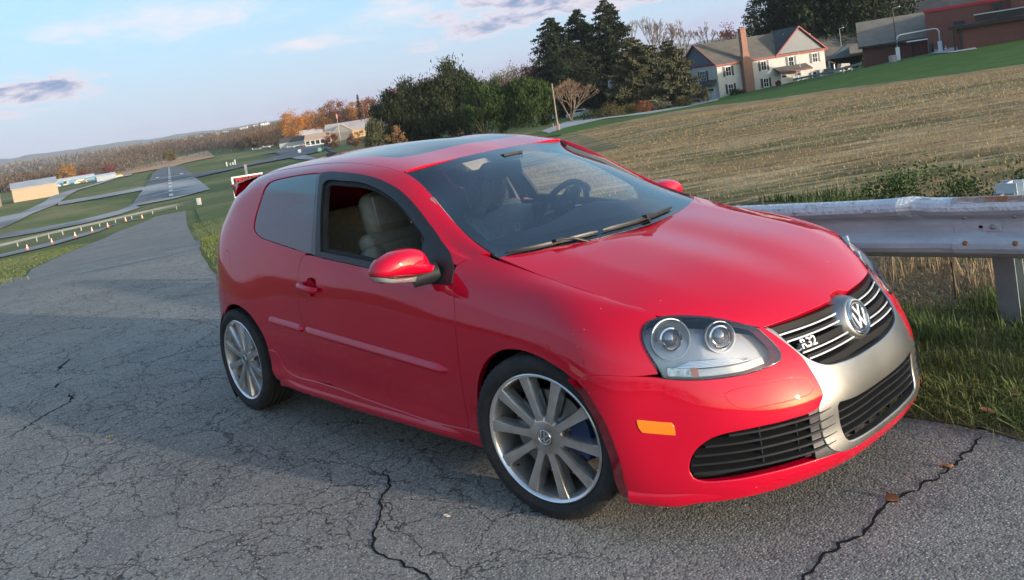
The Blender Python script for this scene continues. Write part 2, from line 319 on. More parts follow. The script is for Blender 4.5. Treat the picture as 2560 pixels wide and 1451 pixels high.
# ---------------- panels cut from spline surfaces ----------------
def smooth_closed(P,step=.012,corner=48,closed=True):
    """Catmull-Rom through the points; sharp turns stay sharp"""
    P=np.asarray(P,float);n=len(P);out=[]
    def isc(i):
        if not closed and i in(0,n-1):return True
        a=P[i]-P[(i-1)%n];b=P[(i+1)%n]-P[i];c=np.dot(a,b)/(np.linalg.norm(a)*np.linalg.norm(b)+1e-12)
        return c<math.cos(math.radians(corner))
    C=[isc(i) for i in range(n)]
    for i in range(n if closed else n-1):
        j=(i+1)%n;p1,p2=P[i],P[j]
        p0=p1-(p2-p1) if C[i] else P[(i-1)%n];p3=p2+(p2-p1) if C[j] else P[(j+1)%n]
        L=np.linalg.norm(p2-p1);k=max(1,int(L/step))
        # centripetal tangents
        d1=max(np.linalg.norm(p1-p0),1e-6)**.5;d2=max(L,1e-6)**.5;d3=max(np.linalg.norm(p3-p2),1e-6)**.5
        m1=((p1-p0)/d1-(p2-p0)/(d1+d2)+(p2-p1)/d2)*d2;m2=((p2-p1)/d2-(p3-p1)/(d2+d3)+(p3-p2)/d3)*d2
        if C[i]:m1=(p2-p1)
        if C[j]:m2=(p2-p1)
        for t in np.arange(k)/k:
            out.append((2*t**3-3*t*t+1)*p1+(t**3-2*t*t+t)*m1+(-2*t**3+3*t*t)*p2+(t**3-t*t)*m2)
    if not closed:out.append(P[-1])
    return np.array(out)
def area2(P):return .5*np.sum(P[:,0]*np.roll(P[:,1],-1)-np.roll(P[:,0],-1)*P[:,1])
def inside(P,poly):
    x,y=P[:,0],P[:,1];r=np.zeros(len(P),bool);a=poly;b=np.roll(poly,-1,0)
    for (x1,y1),(x2,y2) in zip(a,b):
        if y1==y2:continue
        c=((y1>y)!=(y2>y))&(x<(x2-x1)*(y-y1)/(y2-y1)+x1);r^=c
    return r
def offset_poly(P,d):
    """positive d moves the CCW outline inwards"""
    a=P-np.roll(P,1,0);b=np.roll(P,-1,0)-P
    na=np.stack([-a[:,1],a[:,0]],1);nb=np.stack([-b[:,1],b[:,0]],1)
    na/=np.linalg.norm(na,axis=1)[:,None]+1e-12;nb/=np.linalg.norm(nb,axis=1)[:,None]+1e-12
    m=na+nb;l=np.linalg.norm(m,axis=1)[:,None];m/=l+1e-12;cosh=np.clip((m*na).sum(1),.5,1)[:,None]
    return P+m*d/cosh
def dist_to(P,poly):
    a=poly;b=np.roll(poly,-1,0);best=np.full(len(P),9e9)
    for p,q in zip(a,b):
        d=q-p;t=np.clip(((P-p)@d)/(d@d+1e-12),0,1);best=np.minimum(best,np.linalg.norm(P-(p+t[:,None]*d),axis=1))
    return best
UVC={}
def uvof(S,X):
    return S.uv(np.array(X,float))
def panel(name,S,outline,m,parent,h=.03,holes=(),inset=.002,rim=.014,off=0.,mirror=False,round_=.0015,step=.012,corner=48,uv=False,backdir=None,slant=0.):
    O=[outline]+list(holes);L=[]
    for i,o in enumerate(O):
        q=np.array(o,float) if uv else uvof(S,o)
        q=smooth_closed(q,step,corner)
        if area2(q)<0:q=q[::-1]
        if i>0:q=offset_poly(q,-inset)[::-1]
        else:q=offset_poly(q,inset)
        L.append(q)
    lo=L[0].min(0);hi=L[0].max(0)
    gx=np.arange(lo[0],hi[0],h);gy=np.arange(lo[1],hi[1],h*.87)
    G=np.array([(x+(h/2 if j%2 else 0),y) for j,y in enumerate(gy) for x in gx]) if len(gx)*len(gy) else np.zeros((0,2))
    if len(G):
        k=inside(G,L[0])
        for q in L[1:]:k&=~inside(G,q)
        G=G[k]
        if len(G):
            k=np.ones(len(G),bool)
            for q in L:k&=dist_to(G,q)>h*.45
            G=G[k]
    pts=[];E=[];loops=[]
    for q in L:
        o=len(pts);pts+=list(q);n=len(q);loops.append((o,n));E+=[(o+i,o+(i+1)%n) for i in range(n)]
    nb=len(pts);pts+=list(G)
    co,ed,fa,ov,oe,of=delaunay_2d_cdt([Vector((float(p[0]),float(p[1]))) for p in pts],E,[],0,1e-7)
    UV=np.array([(c.x,c.y) for c in co]);F=np.array([f for f in fa if len(f)==3])
    cen=UV[F].mean(1);k=inside(cen,L[0])
    for q in L[1:]:k&=~inside(cen,q)
    F=F[k]
    X,Nn=S.ev(UV,True);X=X+Nn*off
    a,b,c=X[F[:,0]],X[F[:,1]],X[F[:,2]];fn=np.cross(b-a,c-a);flip=(fn*Nn[F[:,0]]).sum(1)<0
    F[flip]=F[flip][:,::-1]
    V=[X];NN=[Nn];FF=F.tolist();base=len(X)
    for li,q in enumerate(L):
        x,nn=S.ev(q,True);x=x+nn*off
        t=np.roll(x,-1,0)-np.roll(x,1,0);o=np.cross(t,nn);o/=np.linalg.norm(o,axis=1)[:,None]+1e-12
        # test orientation: outward (away from material)
        s=1.0
        e=q+0;mid=offset_poly(q,.003 if li==0 else .003)
        xm=S.ev(mid)+nn*off
        if np.mean(((xm-x)*o).sum(1))>0:s=-1.
        o*=s;n=len(q)
        n45=(nn+o);n45/=np.linalg.norm(n45,axis=1)[:,None]
        bd=-nn if backdir is None else np.tile(np.array(backdir,float),(n,1))
        rings=[(x,nn),(x+o*round_-nn*round_,n45),(x+o*(round_+.0002)-nn*round_*1.8,o),(x+o*(round_+slant)+bd*rim,o if slant<=0 else (nn*.7+o*.7))]
        ids=[]
        for xx,nr in rings:
            V.append(xx);NN.append(nr);ids.append(base);base+=n
        for r in range(3):
            for i in range(n):
                j=(i+1)%n;f=(ids[r]+i,ids[r]+j,ids[r+1]+j,ids[r+1]+i)
                g=np.cross(rings[r][0][j]-rings[r][0][i],rings[r+1][0][i]-rings[r][0][i])
                if i==n//3: pass
                FF.append(f if g@(rings[r+1][1][i]+rings[r][1][i])>0 else f[::-1])
    V=np.concatenate(V);NN=np.concatenate(NN)
    if mirror:
        V=V*[1,-1,1];NN=NN*[1,-1,1];FF=[tuple(f)[::-1] for f in FF]
    return mesh_ob(name,V,FF,m,parent,True,NN)
def mir(P):return [(x,-y,z) for x,y,z in P]
def strip(name,S,line,width,m,parent,off=-.012,mirror=False,closed=False,h=.02):
    """dark backing ribbon behind a seam"""
    q=smooth_closed(uvof(S,line),.03,48,closed)
    t=np.gradient(q,axis=0);t/=np.linalg.norm(t,axis=1)[:,None]+1e-12;n=np.stack([-t[:,1],t[:,0]],1)
    A,B=q+n*width/2,q-n*width/2;XA,NA=S.ev(A,True);XB,NB=S.ev(B,True);V=np.concatenate([XA+NA*off,XB+NB*off]);k=len(q)
    F=[(i,i+1,k+i+1,k+i) for i in range(k-1)]
    if mirror:V=V*[1,-1,1]
    return V,F
# ---------------- terrain height (world frame, metres) ----------------
_CP=[(x,y,.032*x-.008*y) for x in(-13,-7,0,7,13) for y in(-13,-7,0,7)]+[
(-30,10,-2.45),(-48,17,-3.9),(-70,25,-5.3),(-94,17,-6.9),(-98,30,-6.6),(-100,37.5,-7.0),(-52,5,-4.0),(-130,60,-8.0),(-125,20,-8.6),(-172,53.5,-9.9),(-166,68,-9.6),(-290,55,-9.6),(-300,140,-9.9),(-438,162,-10.6),(-441,222,-9.6),(-335,212,-9.6),(-500,160,-10.6),
(-17,64.5,-1.96),(-41,76,-3.0),(-64.5,64.8,-3.4),(-71,112,-4.25),(-54,103,-3.1),(-38,97,-1.5),(-32,96,-1.25),(-25,93,-1.2),(-109,126,-4.0),(-108,92,-5.4),(-79,86,-3.7),(-57,90,-3.6),(-12,30,-.9),(10,60,-.6),(-35,45,-2.2),(-60,45,-4.2),(0,15,-.15),
(-900,300,-6),(-700,700,-4),(-200,500,-4),(-60,300,-1),(100,200,2),(60,0,1),(0,-60,0),(-100,-60,-6),(-400,-150,-10),(-900,-100,-8)]
_CP=np.array(_CP)
def _tps():
    P=_CP[:,:2]/100;n=len(P);d2=((P[:,None]-P[None])**2).sum(-1);K=.5*d2*np.log(d2+1e-12)
    Q=np.c_[np.ones(n),P];A=np.zeros((n+3,n+3));A[:n,:n]=K+np.eye(n)*1e-5;A[:n,n:]=Q;A[n:,:n]=Q.T
    return np.linalg.solve(A,np.r_[_CP[:,2],0,0,0])
_W=_tps()
def H(x,y):
    x=np.asarray(x,float);y=np.asarray(y,float);sh=x.shape;q=np.stack([x.ravel(),y.ravel()],1)
    P=_CP[:,:2]/100;out=[]
    for i in range(0,len(q),20000):
        c=q[i:i+20000]/100;d2=((c[:,None]-P[None])**2).sum(-1)
        out.append(.5*(d2*np.log(d2+1e-12))@_W[:-3]+_W[-3]+c@_W[-2:])
    z=np.concatenate(out);r=np.hypot(q[:,0],q[:,1]);far=np.clip((r-700)/500,0,1);z=z*(1-far)+(-6)*far
    pl=.032*q[:,0]-.008*q[:,1];w=np.clip((r-7)/5,0,1);w=w*w*(3-2*w)
    return (pl*(1-w)+z*w).reshape(sh)
# ================= the red hatchback =================
PAINT=mat('red_paint',(.44,.002,.02),.5,0,coat=1,spec=.04)
def paint_nodes():
    nt=PAINT.node_tree;b=nt.nodes['Principled BSDF'];L=nt.links.new
    tc=N_(nt,'ShaderNodeTexCoord');n=N_(nt,'ShaderNodeTexNoise');L(tc.outputs['Object'],n.inputs['Vector']);n.inputs['Scale'].default_value=2.2;n.inputs['Detail'].default_value=5
    mx=N_(nt,'ShaderNodeMix',data_type='RGBA');mx.inputs[6].default_value=(.42,.0008,.018,1);mx.inputs[7].default_value=(.52,.0012,.025,1);L(n.outputs[0],mx.inputs[0])
    # road dust and stone chips
    v=N_(nt,'ShaderNodeTexVoronoi');L(tc.outputs['Object'],v.inputs['Vector']);v.inputs['Scale'].default_value=26
    r=N_(nt,'ShaderNodeMapRange');L(v.outputs['Distance'],r.inputs[0]);r.inputs[1].default_value=.075;r.inputs[2].default_value=.05
    n2=N_(nt,'ShaderNodeTexNoise');L(tc.outputs['Object'],n2.inputs['Vector']);n2.inputs['Scale'].default_value=3.1
    r2=N_(nt,'ShaderNodeMapRange');L(n2.outputs[0],r2.inputs[0]);r2.inputs[1].default_value=.56;r2.inputs[2].default_value=.66
    mu=N_(nt,'ShaderNodeMath',operation='MULTIPLY');L(r.outputs[0],mu.inputs[0]);L(r2.outputs[0],mu.inputs[1])
    m2=N_(nt,'ShaderNodeMix',data_type='RGBA');L(mu.outputs[0],m2.inputs[0]);L(mx.outputs[2],m2.inputs[6]);m2.inputs[7].default_value=(.62,.35,.33,1)
    L(m2.outputs[2],b.inputs['Base Color'])
    n3=N_(nt,'ShaderNodeTexNoise');L(tc.outputs['Object'],n3.inputs['Vector']);n3.inputs['Scale'].default_value=6;n3.inputs['Detail'].default_value=6
    r3=N_(nt,'ShaderNodeMapRange');L(n3.outputs[0],r3.inputs[0]);r3.inputs[3].default_value=.0;r3.inputs[4].default_value=.035;L(r3.outputs[0],b.inputs['Coat Roughness'])
paint_nodes();PAINT.node_tree.nodes['Principled BSDF'].inputs['Coat IOR'].default_value=1.52
BLACK=mat('black_trim',(.012,.013,.015),.42);GLOSSB=mat('gloss_black',(.008,.009,.011),.12,coat=.6)
RUBBER=noisy('rubber',(.016,.016,.017),(.030,.029,.028),14,.82,bump=.15,bscale=90);SEAMM=mat('seam_dark',(.006,.002,.002),.9,spec=.1)
CHROME=mat('chrome',(.80,.81,.83),.10,1);BRIGHT=mat('bright_trim',(.82,.84,.87),.28,.35);SATIN=noisy('satin_metal',(.28,.28,.275),(.35,.35,.34),5,.40,metal=1)
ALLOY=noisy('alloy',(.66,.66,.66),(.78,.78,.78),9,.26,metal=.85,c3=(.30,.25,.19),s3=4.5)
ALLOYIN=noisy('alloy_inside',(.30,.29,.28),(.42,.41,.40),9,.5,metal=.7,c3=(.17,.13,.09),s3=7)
LEATHER=noisy('leather',(.22,.195,.145),(.28,.25,.19),30,.42,bump=.12,bscale=220);INTER=mat('interior_plastic',(.04,.043,.047),.65);LINER=mat('headliner',(.22,.22,.21),.9);PILL=mat('pillar_trim',(.12,.105,.10),.8)
ORANGE=mat('orange_lens',(.85,.22,.01),.18,coat=.8);BLUEC=mat('blue_caliper',(.008,.025,.085),.5);STEEL=mat('brake_steel',(.25,.24,.23),.4,1)
HLGREY=mat('lamp_housing',(.56,.57,.57),.28,.35);REFL=mat('lamp_reflector',(.85,.86,.88),.12,1);STICK=mat('sticker_blue',(.25,.55,.60),.6);WHITE=mat('white_plastic',(.75,.74,.70),.5)
def glass(name,tint,refl=1.5,rough=0.0,base=.0):
    m=D.materials.new(name);m.use_nodes=True;nt=m.node_tree;nt.nodes.clear();L=nt.links.new
    o=N_(nt,'ShaderNodeOutputMaterial');t=N_(nt,'ShaderNodeBsdfTransparent');t.inputs[0].default_value=(*tint,1)
    g=N_(nt,'ShaderNodeBsdfGlossy');g.inputs['Roughness'].default_value=rough;g.inputs[0].default_value=(1,1,1,1)
    f=N_(nt,'ShaderNodeFresnel');f.inputs[0].default_value=refl
    a=N_(nt,'ShaderNodeMath',operation='MULTIPLY_ADD',use_clamp=True);L(f.outputs[0],a.inputs[0]);a.inputs[1].default_value=1-base;a.inputs[2].default_value=base
    x=N_(nt,'ShaderNodeMixShader');L(a.outputs[0],x.inputs[0]);L(t.outputs[0],x.inputs[1]);L(g.outputs[0],x.inputs[2]);L(x.outputs[0],o.inputs[0]);return m
WSG=glass('windscreen_glass',(.90,.96,1.0),1.8,.0,.11);TINT=glass('tinted_glass',(.14,.15,.16),1.75,.0,.06);CLEARG=glass('clear_glass',(.85,.88,.88),1.45);LENS=glass('lamp_lens',(.92,.92,.92),1.42,.06,.06);SUNR=glass('sunroof_glass',(.01,.012,.015),1.7,.02,.03)
S_band,S_side,S_hood,S_ws,S_roof=band(),side(),hood(),windshield(),roof()
car=empty('parked_car');car.matrix_world=Matrix(((.99949,.00026,-.032,0),(0,.99997,.008,0),(.032,-.008,.99946,0),(0,0,0,1)))
tag(car,'red three door hatchback parked at the road edge in front of the guardrail','car')
# --- shared outlines (right side, y<0) ---
HL_low=[(.526,-.752,.576),(.554,-.732,.569),(.595,-.699,.562),(.64,-.655,.556),(.681,-.604,.553),(.717,-.544,.551),(.748,-.473,.555),(.760,-.437,.560),(.760,-.42,.571),(.752,-.411,.59),(.736,-.413,.616),(.713,-.42,.646),(.692,-.428,.669)]
HL_top=[(.67,-.45,.683),(.624,-.492,.707),(.579,-.536,.727),(.535,-.585,.742),(.494,-.638,.753),(.473,-.672,.755),(.459,-.696,.751),(.451,-.718,.74),(.453,-.737,.72),(.46,-.748,.699),(.471,-.754,.677),(.492,-.756,.641),(.512,-.754,.607)]
SEAM=[(.253,-.884,.576),(.296,-.874,.591),(.359,-.854,.598),(.445,-.809,.590)]
ARCHF=[(-.337,-.872,.275),(-.339,-.868,.353),(-.321,-.873,.438),(-.292,-.876,.508),(-.248,-.876,.568),(-.187,-.875,.615),(-.116,-.873,.643),(-.038,-.874,.652),(.036,-.876,.647),(.116,-.881,.630),(.190,-.884,.605),(.253,-.884,.576)]
ARCHF2=[(.253,-.884,.576),(.294,-.883,.54),(.327,-.882,.491),(.357,-.88,.434),(.377,-.876,.362),(.386,-.87,.287),(.384,-.858,.220)]
INTAKE=[(.837,-.378,.396),(.791,-.49,.389),(.73,-.594,.388),(.658,-.681,.380),(.623,-.713,.362),(.594,-.737,.333),(.578,-.752,.297),(.576,-.756,.265),(.585,-.751,.243),(.612,-.733,.229),(.679,-.668,.225),(.757,-.569,.227),(.822,-.446,.229),(.862,-.32,.226)]
SILV=[(.702,-.402,.664),(.748,-.376,.616),(.792,-.350,.557),(.813,-.346,.513),(.833,-.343,.469),(.845,-.345,.43)]
DOORF=[(-.450,-.785,.930),(-.424,-.823,.872),(-.394,-.866,.75),(-.402,-.877,.55),(-.418,-.869,.381),(-.417,-.871,.275)]
DOORB=[(-.64,-.872,.263),(-.923,-.872,.274),(-1.247,-.869,.287),(-1.472,-.868,.301)]
DOORR=[(-1.533,-.866,.311),(-1.568,-.865,.33),(-1.588,-.867,.376),(-1.619,-.874,.442),(-1.653,-.877,.515),(-1.675,-.879,.596),(-1.686,-.878,.664),(-1.693,-.872,.751),(-1.693,-.862,.83),(-1.685,-.844,.909),(-1.674,-.831,.951),(-1.658,-.824,.968),(-1.634,-.821,.979)]
BELT=[(-1.406,-.819,.960),(-1.177,-.82,.938),(-.965,-.823,.915),(-.581,-.831,.877),(-.435,-.822,.874)]
FR_TOP=[(-1.657,-.631,1.386),(-1.583,-.626,1.388),(-1.429,-.63,1.375),(-1.288,-.632,1.359),(-1.153,-.636,1.334),(-1.04,-.643,1.304),(-.937,-.652,1.267),(-.851,-.665,1.225),(-.766,-.682,1.174),(-.683,-.701,1.117),(-.61,-.718,1.066),(-.534,-.74,1.013),(-.487,-.758,.979),(-.463,-.775,.95)]
FR_IN=[(-1.486,-.809,.998),(-1.512,-.778,1.083),(-1.562,-.714,1.23),(-1.584,-.669,1.325),(-1.556,-.661,1.343),(-1.393,-.662,1.333),(-1.254,-.662,1.319),(-1.128,-.667,1.293),(-1.021,-.677,1.258),(-.934,-.688,1.223),(-.846,-.703,1.176),(-.758,-.723,1.118),(-.688,-.741,1.071),(-.643,-.759,1.03),(-.640,-.805,.920),(-.80,-.809,.930),(-.975,-.809,.947),(-1.142,-.809,.965),(-1.32,-.808,.982)]
QWIN=[(-1.631,-.817,.99),(-1.824,-.812,1.017),(-2.043,-.803,1.048),(-2.163,-.795,1.067),(-2.239,-.785,1.091),(-2.282,-.773,1.116),(-2.299,-.757,1.149),(-2.305,-.732,1.198),(-2.300,-.697,1.264),(-2.286,-.652,1.335),(-2.262,-.641,1.362),(-2.207,-.634,1.376),(-2.071,-.631,1.386),(-1.907,-.629,1.391),(-1.77,-.629,1.392),(-1.717,-.629,1.391)]
BTRIM=[(-1.532,-.818,.977),(-1.573,-.759,1.133),(-1.618,-.692,1.282),(-1.657,-.631,1.386)]
SK_TOP=[(-2.165,-.873,.425),(-2.081,-.872,.423),(-2.057,-.869,.399),(-2.024,-.866,.343),(-1.967,-.868,.318),(-1.882,-.87,.304),(-1.679,-.868,.302)]
ARCHR=[(-2.915,-.81,.27),(-2.910,-.815,.35),(-2.896,-.824,.437),(-2.868,-.835,.487),(-2.803,-.851,.546),(-2.715,-.866,.609),(-2.626,-.875,.653),(-2.536,-.88,.675),(-2.46,-.882,.675),(-2.383,-.883,.661),(-2.314,-.884,.636),(-2.265,-.883,.601),(-2.22,-.881,.558),(-2.183,-.88,.508),(-2.165,-.874,.425)]
FUEL=[(-2.553,-.834,.922),(-2.552,-.842,.894),(-2.561,-.848,.87),(-2.577,-.851,.853),(-2.599,-.852,.847),(-2.621,-.85,.852),(-2.64,-.846,.867),(-2.653,-.841,.891),(-2.66,-.834,.919),(-2.661,-.826,.947),(-2.655,-.819,.971),(-2.643,-.814,.987),(-2.623,-.812,.993),(-2.601,-.814,.988),(-2.579,-.819,.972),(-2.562,-.826,.949)]
WASH=[(.671,-.641,.506),(.691,-.61,.515),(.731,-.546,.514),(.788,-.437,.508),(.808,-.395,.498),(.819,-.372,.480),(.824,-.368,.457),(.822,-.386,.445),(.807,-.434,.443),(.761,-.529,.446),(.716,-.601,.449),(.697,-.623,.462),(.679,-.637,.486)]
MARK=[(.452,-.83,.449),(.543,-.768,.431),(.548,-.766,.421),(.55,-.768,.393),(.465,-.827,.409),(.456,-.831,.424)]
MOLD1=[(-2.071,-.879,.632),(-1.684,-.879,.610),(-1.690,-.879,.572),(-2.052,-.879,.597)]
MOLD2=[(-1.671,-.879,.609),(-.497,-.878,.532),(-.483,-.877,.521),(-.509,-.877,.496),(-1.680,-.878,.571)]
UEDGE=S_band.V[-1]
FT=uvof(S_band,[(.471,-.668,.757),(.392,-.686,.786),(.262,-.690,.825),(.12,-.694,.858),(0,-.695,.886),(-.12,-.695,.918),(-.27,-.69,.960)])
FT[1:,1]=UEDGE
def uvs(S,P):return uvof(S,P)
def cat(*a):return np.concatenate(a)
SM=MB() # dark seam backing
def seam(S,line,w=.03,off=-.011):
    for mrr in(False,True):
        V,F=strip('x',S,line,w,None,None,off,mrr);SM.add(V,F)
def rub(x0,x1,z0,z1,h,parent,sgn,name='rub_strip'):
    """body coloured protective strip: upper face tilts up, lower face tilts down"""
    V=[];F=[];n=30
    for i in range(n):
        t=i/(n-1);x=x0+(x1-x0)*t;z=z0+(z1-z0)*t;e=min(1,(t*(abs(x1-x0))/.025)**.5,((1-t)*abs(x1-x0)/.025)**.5)
        yb=abs(S_side.ev(S_side.uv([(x,-.879,z)])[0])[0][1]) if i%4==0 or i==n-1 else yb
        for dz,dy in((.55,-.006),(.50,.004),(.40,.0085),(-.02,.0175),(-.12,.0175),(-.46,.003),(-.52,-.006)):V.append((x,sgn*(yb+dy*e if dy>0 else yb+dy),z+dz*h*max(e,.35)))
    for i in range(n-1):
        for j in range(6):F.append((i*7+j,i*7+j+1,(i+1)*7+j+1,(i+1)*7+j))
    return mesh_ob(name,V,F,PAINT,parent,True,None,22)
# fender / door / quarter panel, both sides
DH=(-1.550,-.868,.820)
hc=[(DH[0]+.040*math.cos(t),DH[1],DH[2]+.052*math.sin(t)) for t in np.linspace(0,2*math.pi,13)[:-1]]
def side_parts(mr):
    P=dict(mirror=mr)
    fo=cat(FT,uvs(S_band,[(-.335,-.708,.980),(-.445,-.775,.945)]+DOORF+[(-.418,-.871,.262),(-.340,-.872,.262)]+ARCHF+SEAM[1:]+[(.512,-.754,.590)]+HL_top[::-1][1:-7]))
    f=panel('fender',S_band,fo,PAINT,car,uv=True,rim=.03,inset=.0028,**P)
    d=panel('door',S_side,DOORF+DOORB+DOORR+BELT,PAINT,car,holes=[hc],rim=.018,inset=.003,**P)
    # handle bowl and grip
    sgn=-1 if not mr else 1
    mb=MB();mb.lathe([(.0,-.028),(.015,-.026),(.03,-.016),(.040,0)],20,'y');V=[(v[0]+DH[0],sgn*(.8675+v[1]),v[2]*1.3+DH[2]) for v in mb.V]
    mesh_ob('handle_recess',V,mb.F,PAINT,d)
    g=MB();pts=[];n=9
    for i in range(n):
        t=i/(n-1);x=-1.652+t*.182;y=.872+.030*math.sin(math.pi*t)**.5*.9;z=.837-.027*t;pts.append((x,sgn*y,z))
    g.tube(pts,[.014,.019,.020,.0195,.019,.019,.0195,.019,.014],12,flat=.85);bo=g.build('door_handle',PAINT,d,True,80)
    rub(-1.672,-.484,.5905,.516,.044,d,sgn)
    frame=panel('window_frame',S_side,[(-.463,-.775,.95),(-.435,-.822,.874)]+BELT[::-1][1:]+[(-1.532,-.818,.972)]+BTRIM[1:]+FR_TOP[1:-1],BLACK,d,holes=[FR_IN],off=.001,rim=.03,**P)
    # inner door frame step and the black mirror triangle
    panel('window_seal',S_side,[(x,y*.995,z) for x,y,z in FR_IN],RUBBER,d,holes=[[(cx+(x-cx)*.955,y,cz+(z-cz)*.93) for x,y,z in FR_IN for cx,cz in[(-1.1,1.13)]]],off=-.014,rim=.02,inset=-.006,**P)
    q=[(-1.634,-.821,.979)]+QWIN+FR_TOP+[(-.445,-.775,.945),(-.335,-.708,.980)]
    A=uvs(S_side,q);Vr=S_side.V[-3]
    edge=[(u,Vr) for u in np.linspace(uvof(S_side,[(-.30,-.69,.975)])[0][0]*0+.04,S_side.U[-1],26)]
    tail=[(S_side.U[-1],v) for v in np.linspace(Vr,S_side.V[0]+.06,12)[1:]]
    B=uvs(S_side,[(-2.915,-.79,.24)]+ARCHR+SK_TOP[1:]+DOORR[:-1])
    qo=cat(A,np.array(edge),np.array(tail),B)
    k=panel('quarter_panel',S_side,qo,PAINT,car,uv=True,holes=[uvs(S_side,FUEL)],rim=.018,**P)
    panel('fuel_flap',S_side,FUEL,PAINT,k,rim=.008,inset=.0015,**P)
    rub(-2.071,-1.686,.6155,.5915,.044,k,sgn)
    panel('quarter_window',S_side,[(-1.634,-.818,.988)]+QWIN[1:]+[(-1.690,-.63,1.389),(-1.652,-.692,1.283),(-1.612,-.760,1.134),(-1.586,-.817,.984)],TINT,car,off=-.006,rim=.006,inset=.003,**P)
    panel('pillar_trim',S_side,[(-1.583,-.817,.984)]+[(-1.609,-.760,1.134),(-1.649,-.692,1.283),(-1.690,-.63,1.389)]+BTRIM[::-1],BLACK if False else GLOSSB,car,off=-.004,rim=.01,inset=.002,**P)
    # side skirt
    s=panel('side_skirt',S_side,SK_TOP+[(-1.472,-.868,.299),(-1.247,-.87,.285),(-.923,-.872,.272),(-.641,-.872,.260),(-.421,-.872,.271),(-.345,-.872,.270),(-.348,-.85,.215),(-.38,-.845,.200),(-1,-.85,.205),(-1.6,-.85,.210),(-2.0,-.852,.235),(-2.12,-.86,.258),(-2.150,-.87,.30)],PAINT,car,off=.006,rim=.03,round_=.005,**P)
    V=[];F=[]
    prof=[(.869,.268),(.884,.250),(.890,.232),(.882,.214),(.855,.203)];xs=np.linspace(-.36,-2.10,40)
    for i,x in enumerate(xs):
        t=(x+.36)/(-1.74);w=min(1,t*9,(1-t)*7);zz=.012*t+.0*w;fl=.010*math.exp(-((t-.96)/.08)**2)
        for y,z in prof:V.append((x,sgn*(y+fl+(y-.869)*0-(1-w)*(y-.862)),z+zz+fl*1.2))
    n=len(prof)
    for i in range(len(xs)-1):
        for j in range(n-1):F.append((i*n+j,i*n+j+1,(i+1)*n+j+1,(i+1)*n+j))
    mesh_ob('sill_ledge',V,F,PAINT,s)
    # wheel wells
    for cx,r,nm in((.02,.372,'wheel_well'),(-2.540,.372,'wheel_well')):
        w=MB();prof=[(r,.50),(r,.862),(.0,.50)]
        V=[];F=[];m=26
        for (rr,y) in((.0,.50),(r,.50),(r,.855)):
            for i in range(m+1):
                a=math.radians(-4+(190 if cx>-1 else 228)*i/m);V.append((cx+rr*math.cos(a),sgn*y,.300+rr*math.sin(a)))
        for i in range(m):
            F.append((i,i+1,m+2+i,m+1+i));F.append((m+1+i,m+2+i,2*m+3+i,2*m+2+i))
        mesh_ob(nm,V,F,SEAMM,car)
for mr in(False,True):side_parts(mr)
# bonnet, roof, screens
hU=np.linspace(0,S_hood.U[-1],24);c0=S_hood.V[-1]/2;VL=S_hood.V[-1]
hx=S_hood.U[-1]
notch=[(0,c0+.105),(.012,c0+.075),(.026,c0+.062),(.032,c0+.03),(.033,c0),(.032,c0-.03),(.026,c0-.062),(.012,c0-.075),(0,c0-.105)]
ho=[(0,v) for v in np.linspace(VL,c0+.14,16)]+notch+[(0,v) for v in np.linspace(c0-.14,0,16)]+[(u,0) for u in hU[1:]]+[(hx,v) for v in np.linspace(0,VL,22)[1:]]+[(u,VL) for u in hU[::-1][1:-1]]
panel('bonnet',S_hood,ho,PAINT,car,uv=True,rim=.02,inset=.003,h=.02,corner=60)
ro=[(u,0) for u in np.linspace(.0,S_roof.U[-1],20)]+[(S_roof.U[-1],v) for v in np.linspace(0,S_roof.V[-1],14)[1:]]+[(u,S_roof.V[-1]) for u in np.linspace(0,S_roof.U[-1],20)[::-1][1:]]+[(0,v) for v in np.linspace(0,S_roof.V[-1],14)[::-1][1:-1]]
# roof only between the roof channels
def rv(frac):return frac
rc=S_roof.V[-1]/2;re=rc-(S_roof.V[-2])+rc if False else S_roof.V[1]
ro=[(u,re) for u in np.linspace(0,S_roof.U[-1],20)]+[(S_roof.U[-1],v) for v in np.linspace(re,2*rc-re,14)[1:]]+[(u,2*rc-re) for u in np.linspace(0,S_roof.U[-1],20)[::-1][1:]]+[(0,v) for v in np.linspace(re,2*rc-re,14)[::-1][1:-1]]
sr=[(-1.16,.0,1.4),(-1.165,.20,1.4),(-1.18,.37,1.4),(-1.21,.425,1.4),(-1.30,.438,1.4),(-1.7,.435,1.44),(-1.92,.43,1.44),(-1.985,.40,1.44),(-2.0,.30,1.44),(-2.005,.0,1.46)]
sr=sr+[(x,-y,z) for x,y,z in sr[::-1][1:-1]]
sr=[S_roof.ev(uvof(S_roof,[p])[0])[0] for p in sr]
rf=panel('roof',S_roof,np.array(ro),PAINT,car,uv=True,rim=.012,inset=.0012,h=.04,holes=[uvof(S_roof,sr)])
panel('sunroof',S_roof,sr,SUNR,car,off=-.001,rim=.012,inset=.003,h=.04)
for s in(-1,1):
    a=MB();a.tube([(x,s*(.560 if x>-1.1 else .5475 if x>-2.2 else .535),z) for x,z in()]or [tuple(S_side.ev([u,S_side.V[-3]])[0]*np.array([1,-s,1])+np.array([0,0,-.002])) for u in np.linspace(S_side.uv([(-1.02,-.56,1.34)])[0][0],S_side.U[-1]-.02,24)],.004,6);a.build('roof_channel',PAINT,car,True)
wE=S_ws.U[-1];wv=S_ws.V[-1]
wo=[(0,v) for v in np.linspace(0,wv,22)]+[(u,wv) for u in np.linspace(0,wE,16)[1:]]+[(wE,v) for v in np.linspace(wv,0,22)[1:]]+[(u,0) for u in np.linspace(wE,0,16)[1:-1]]
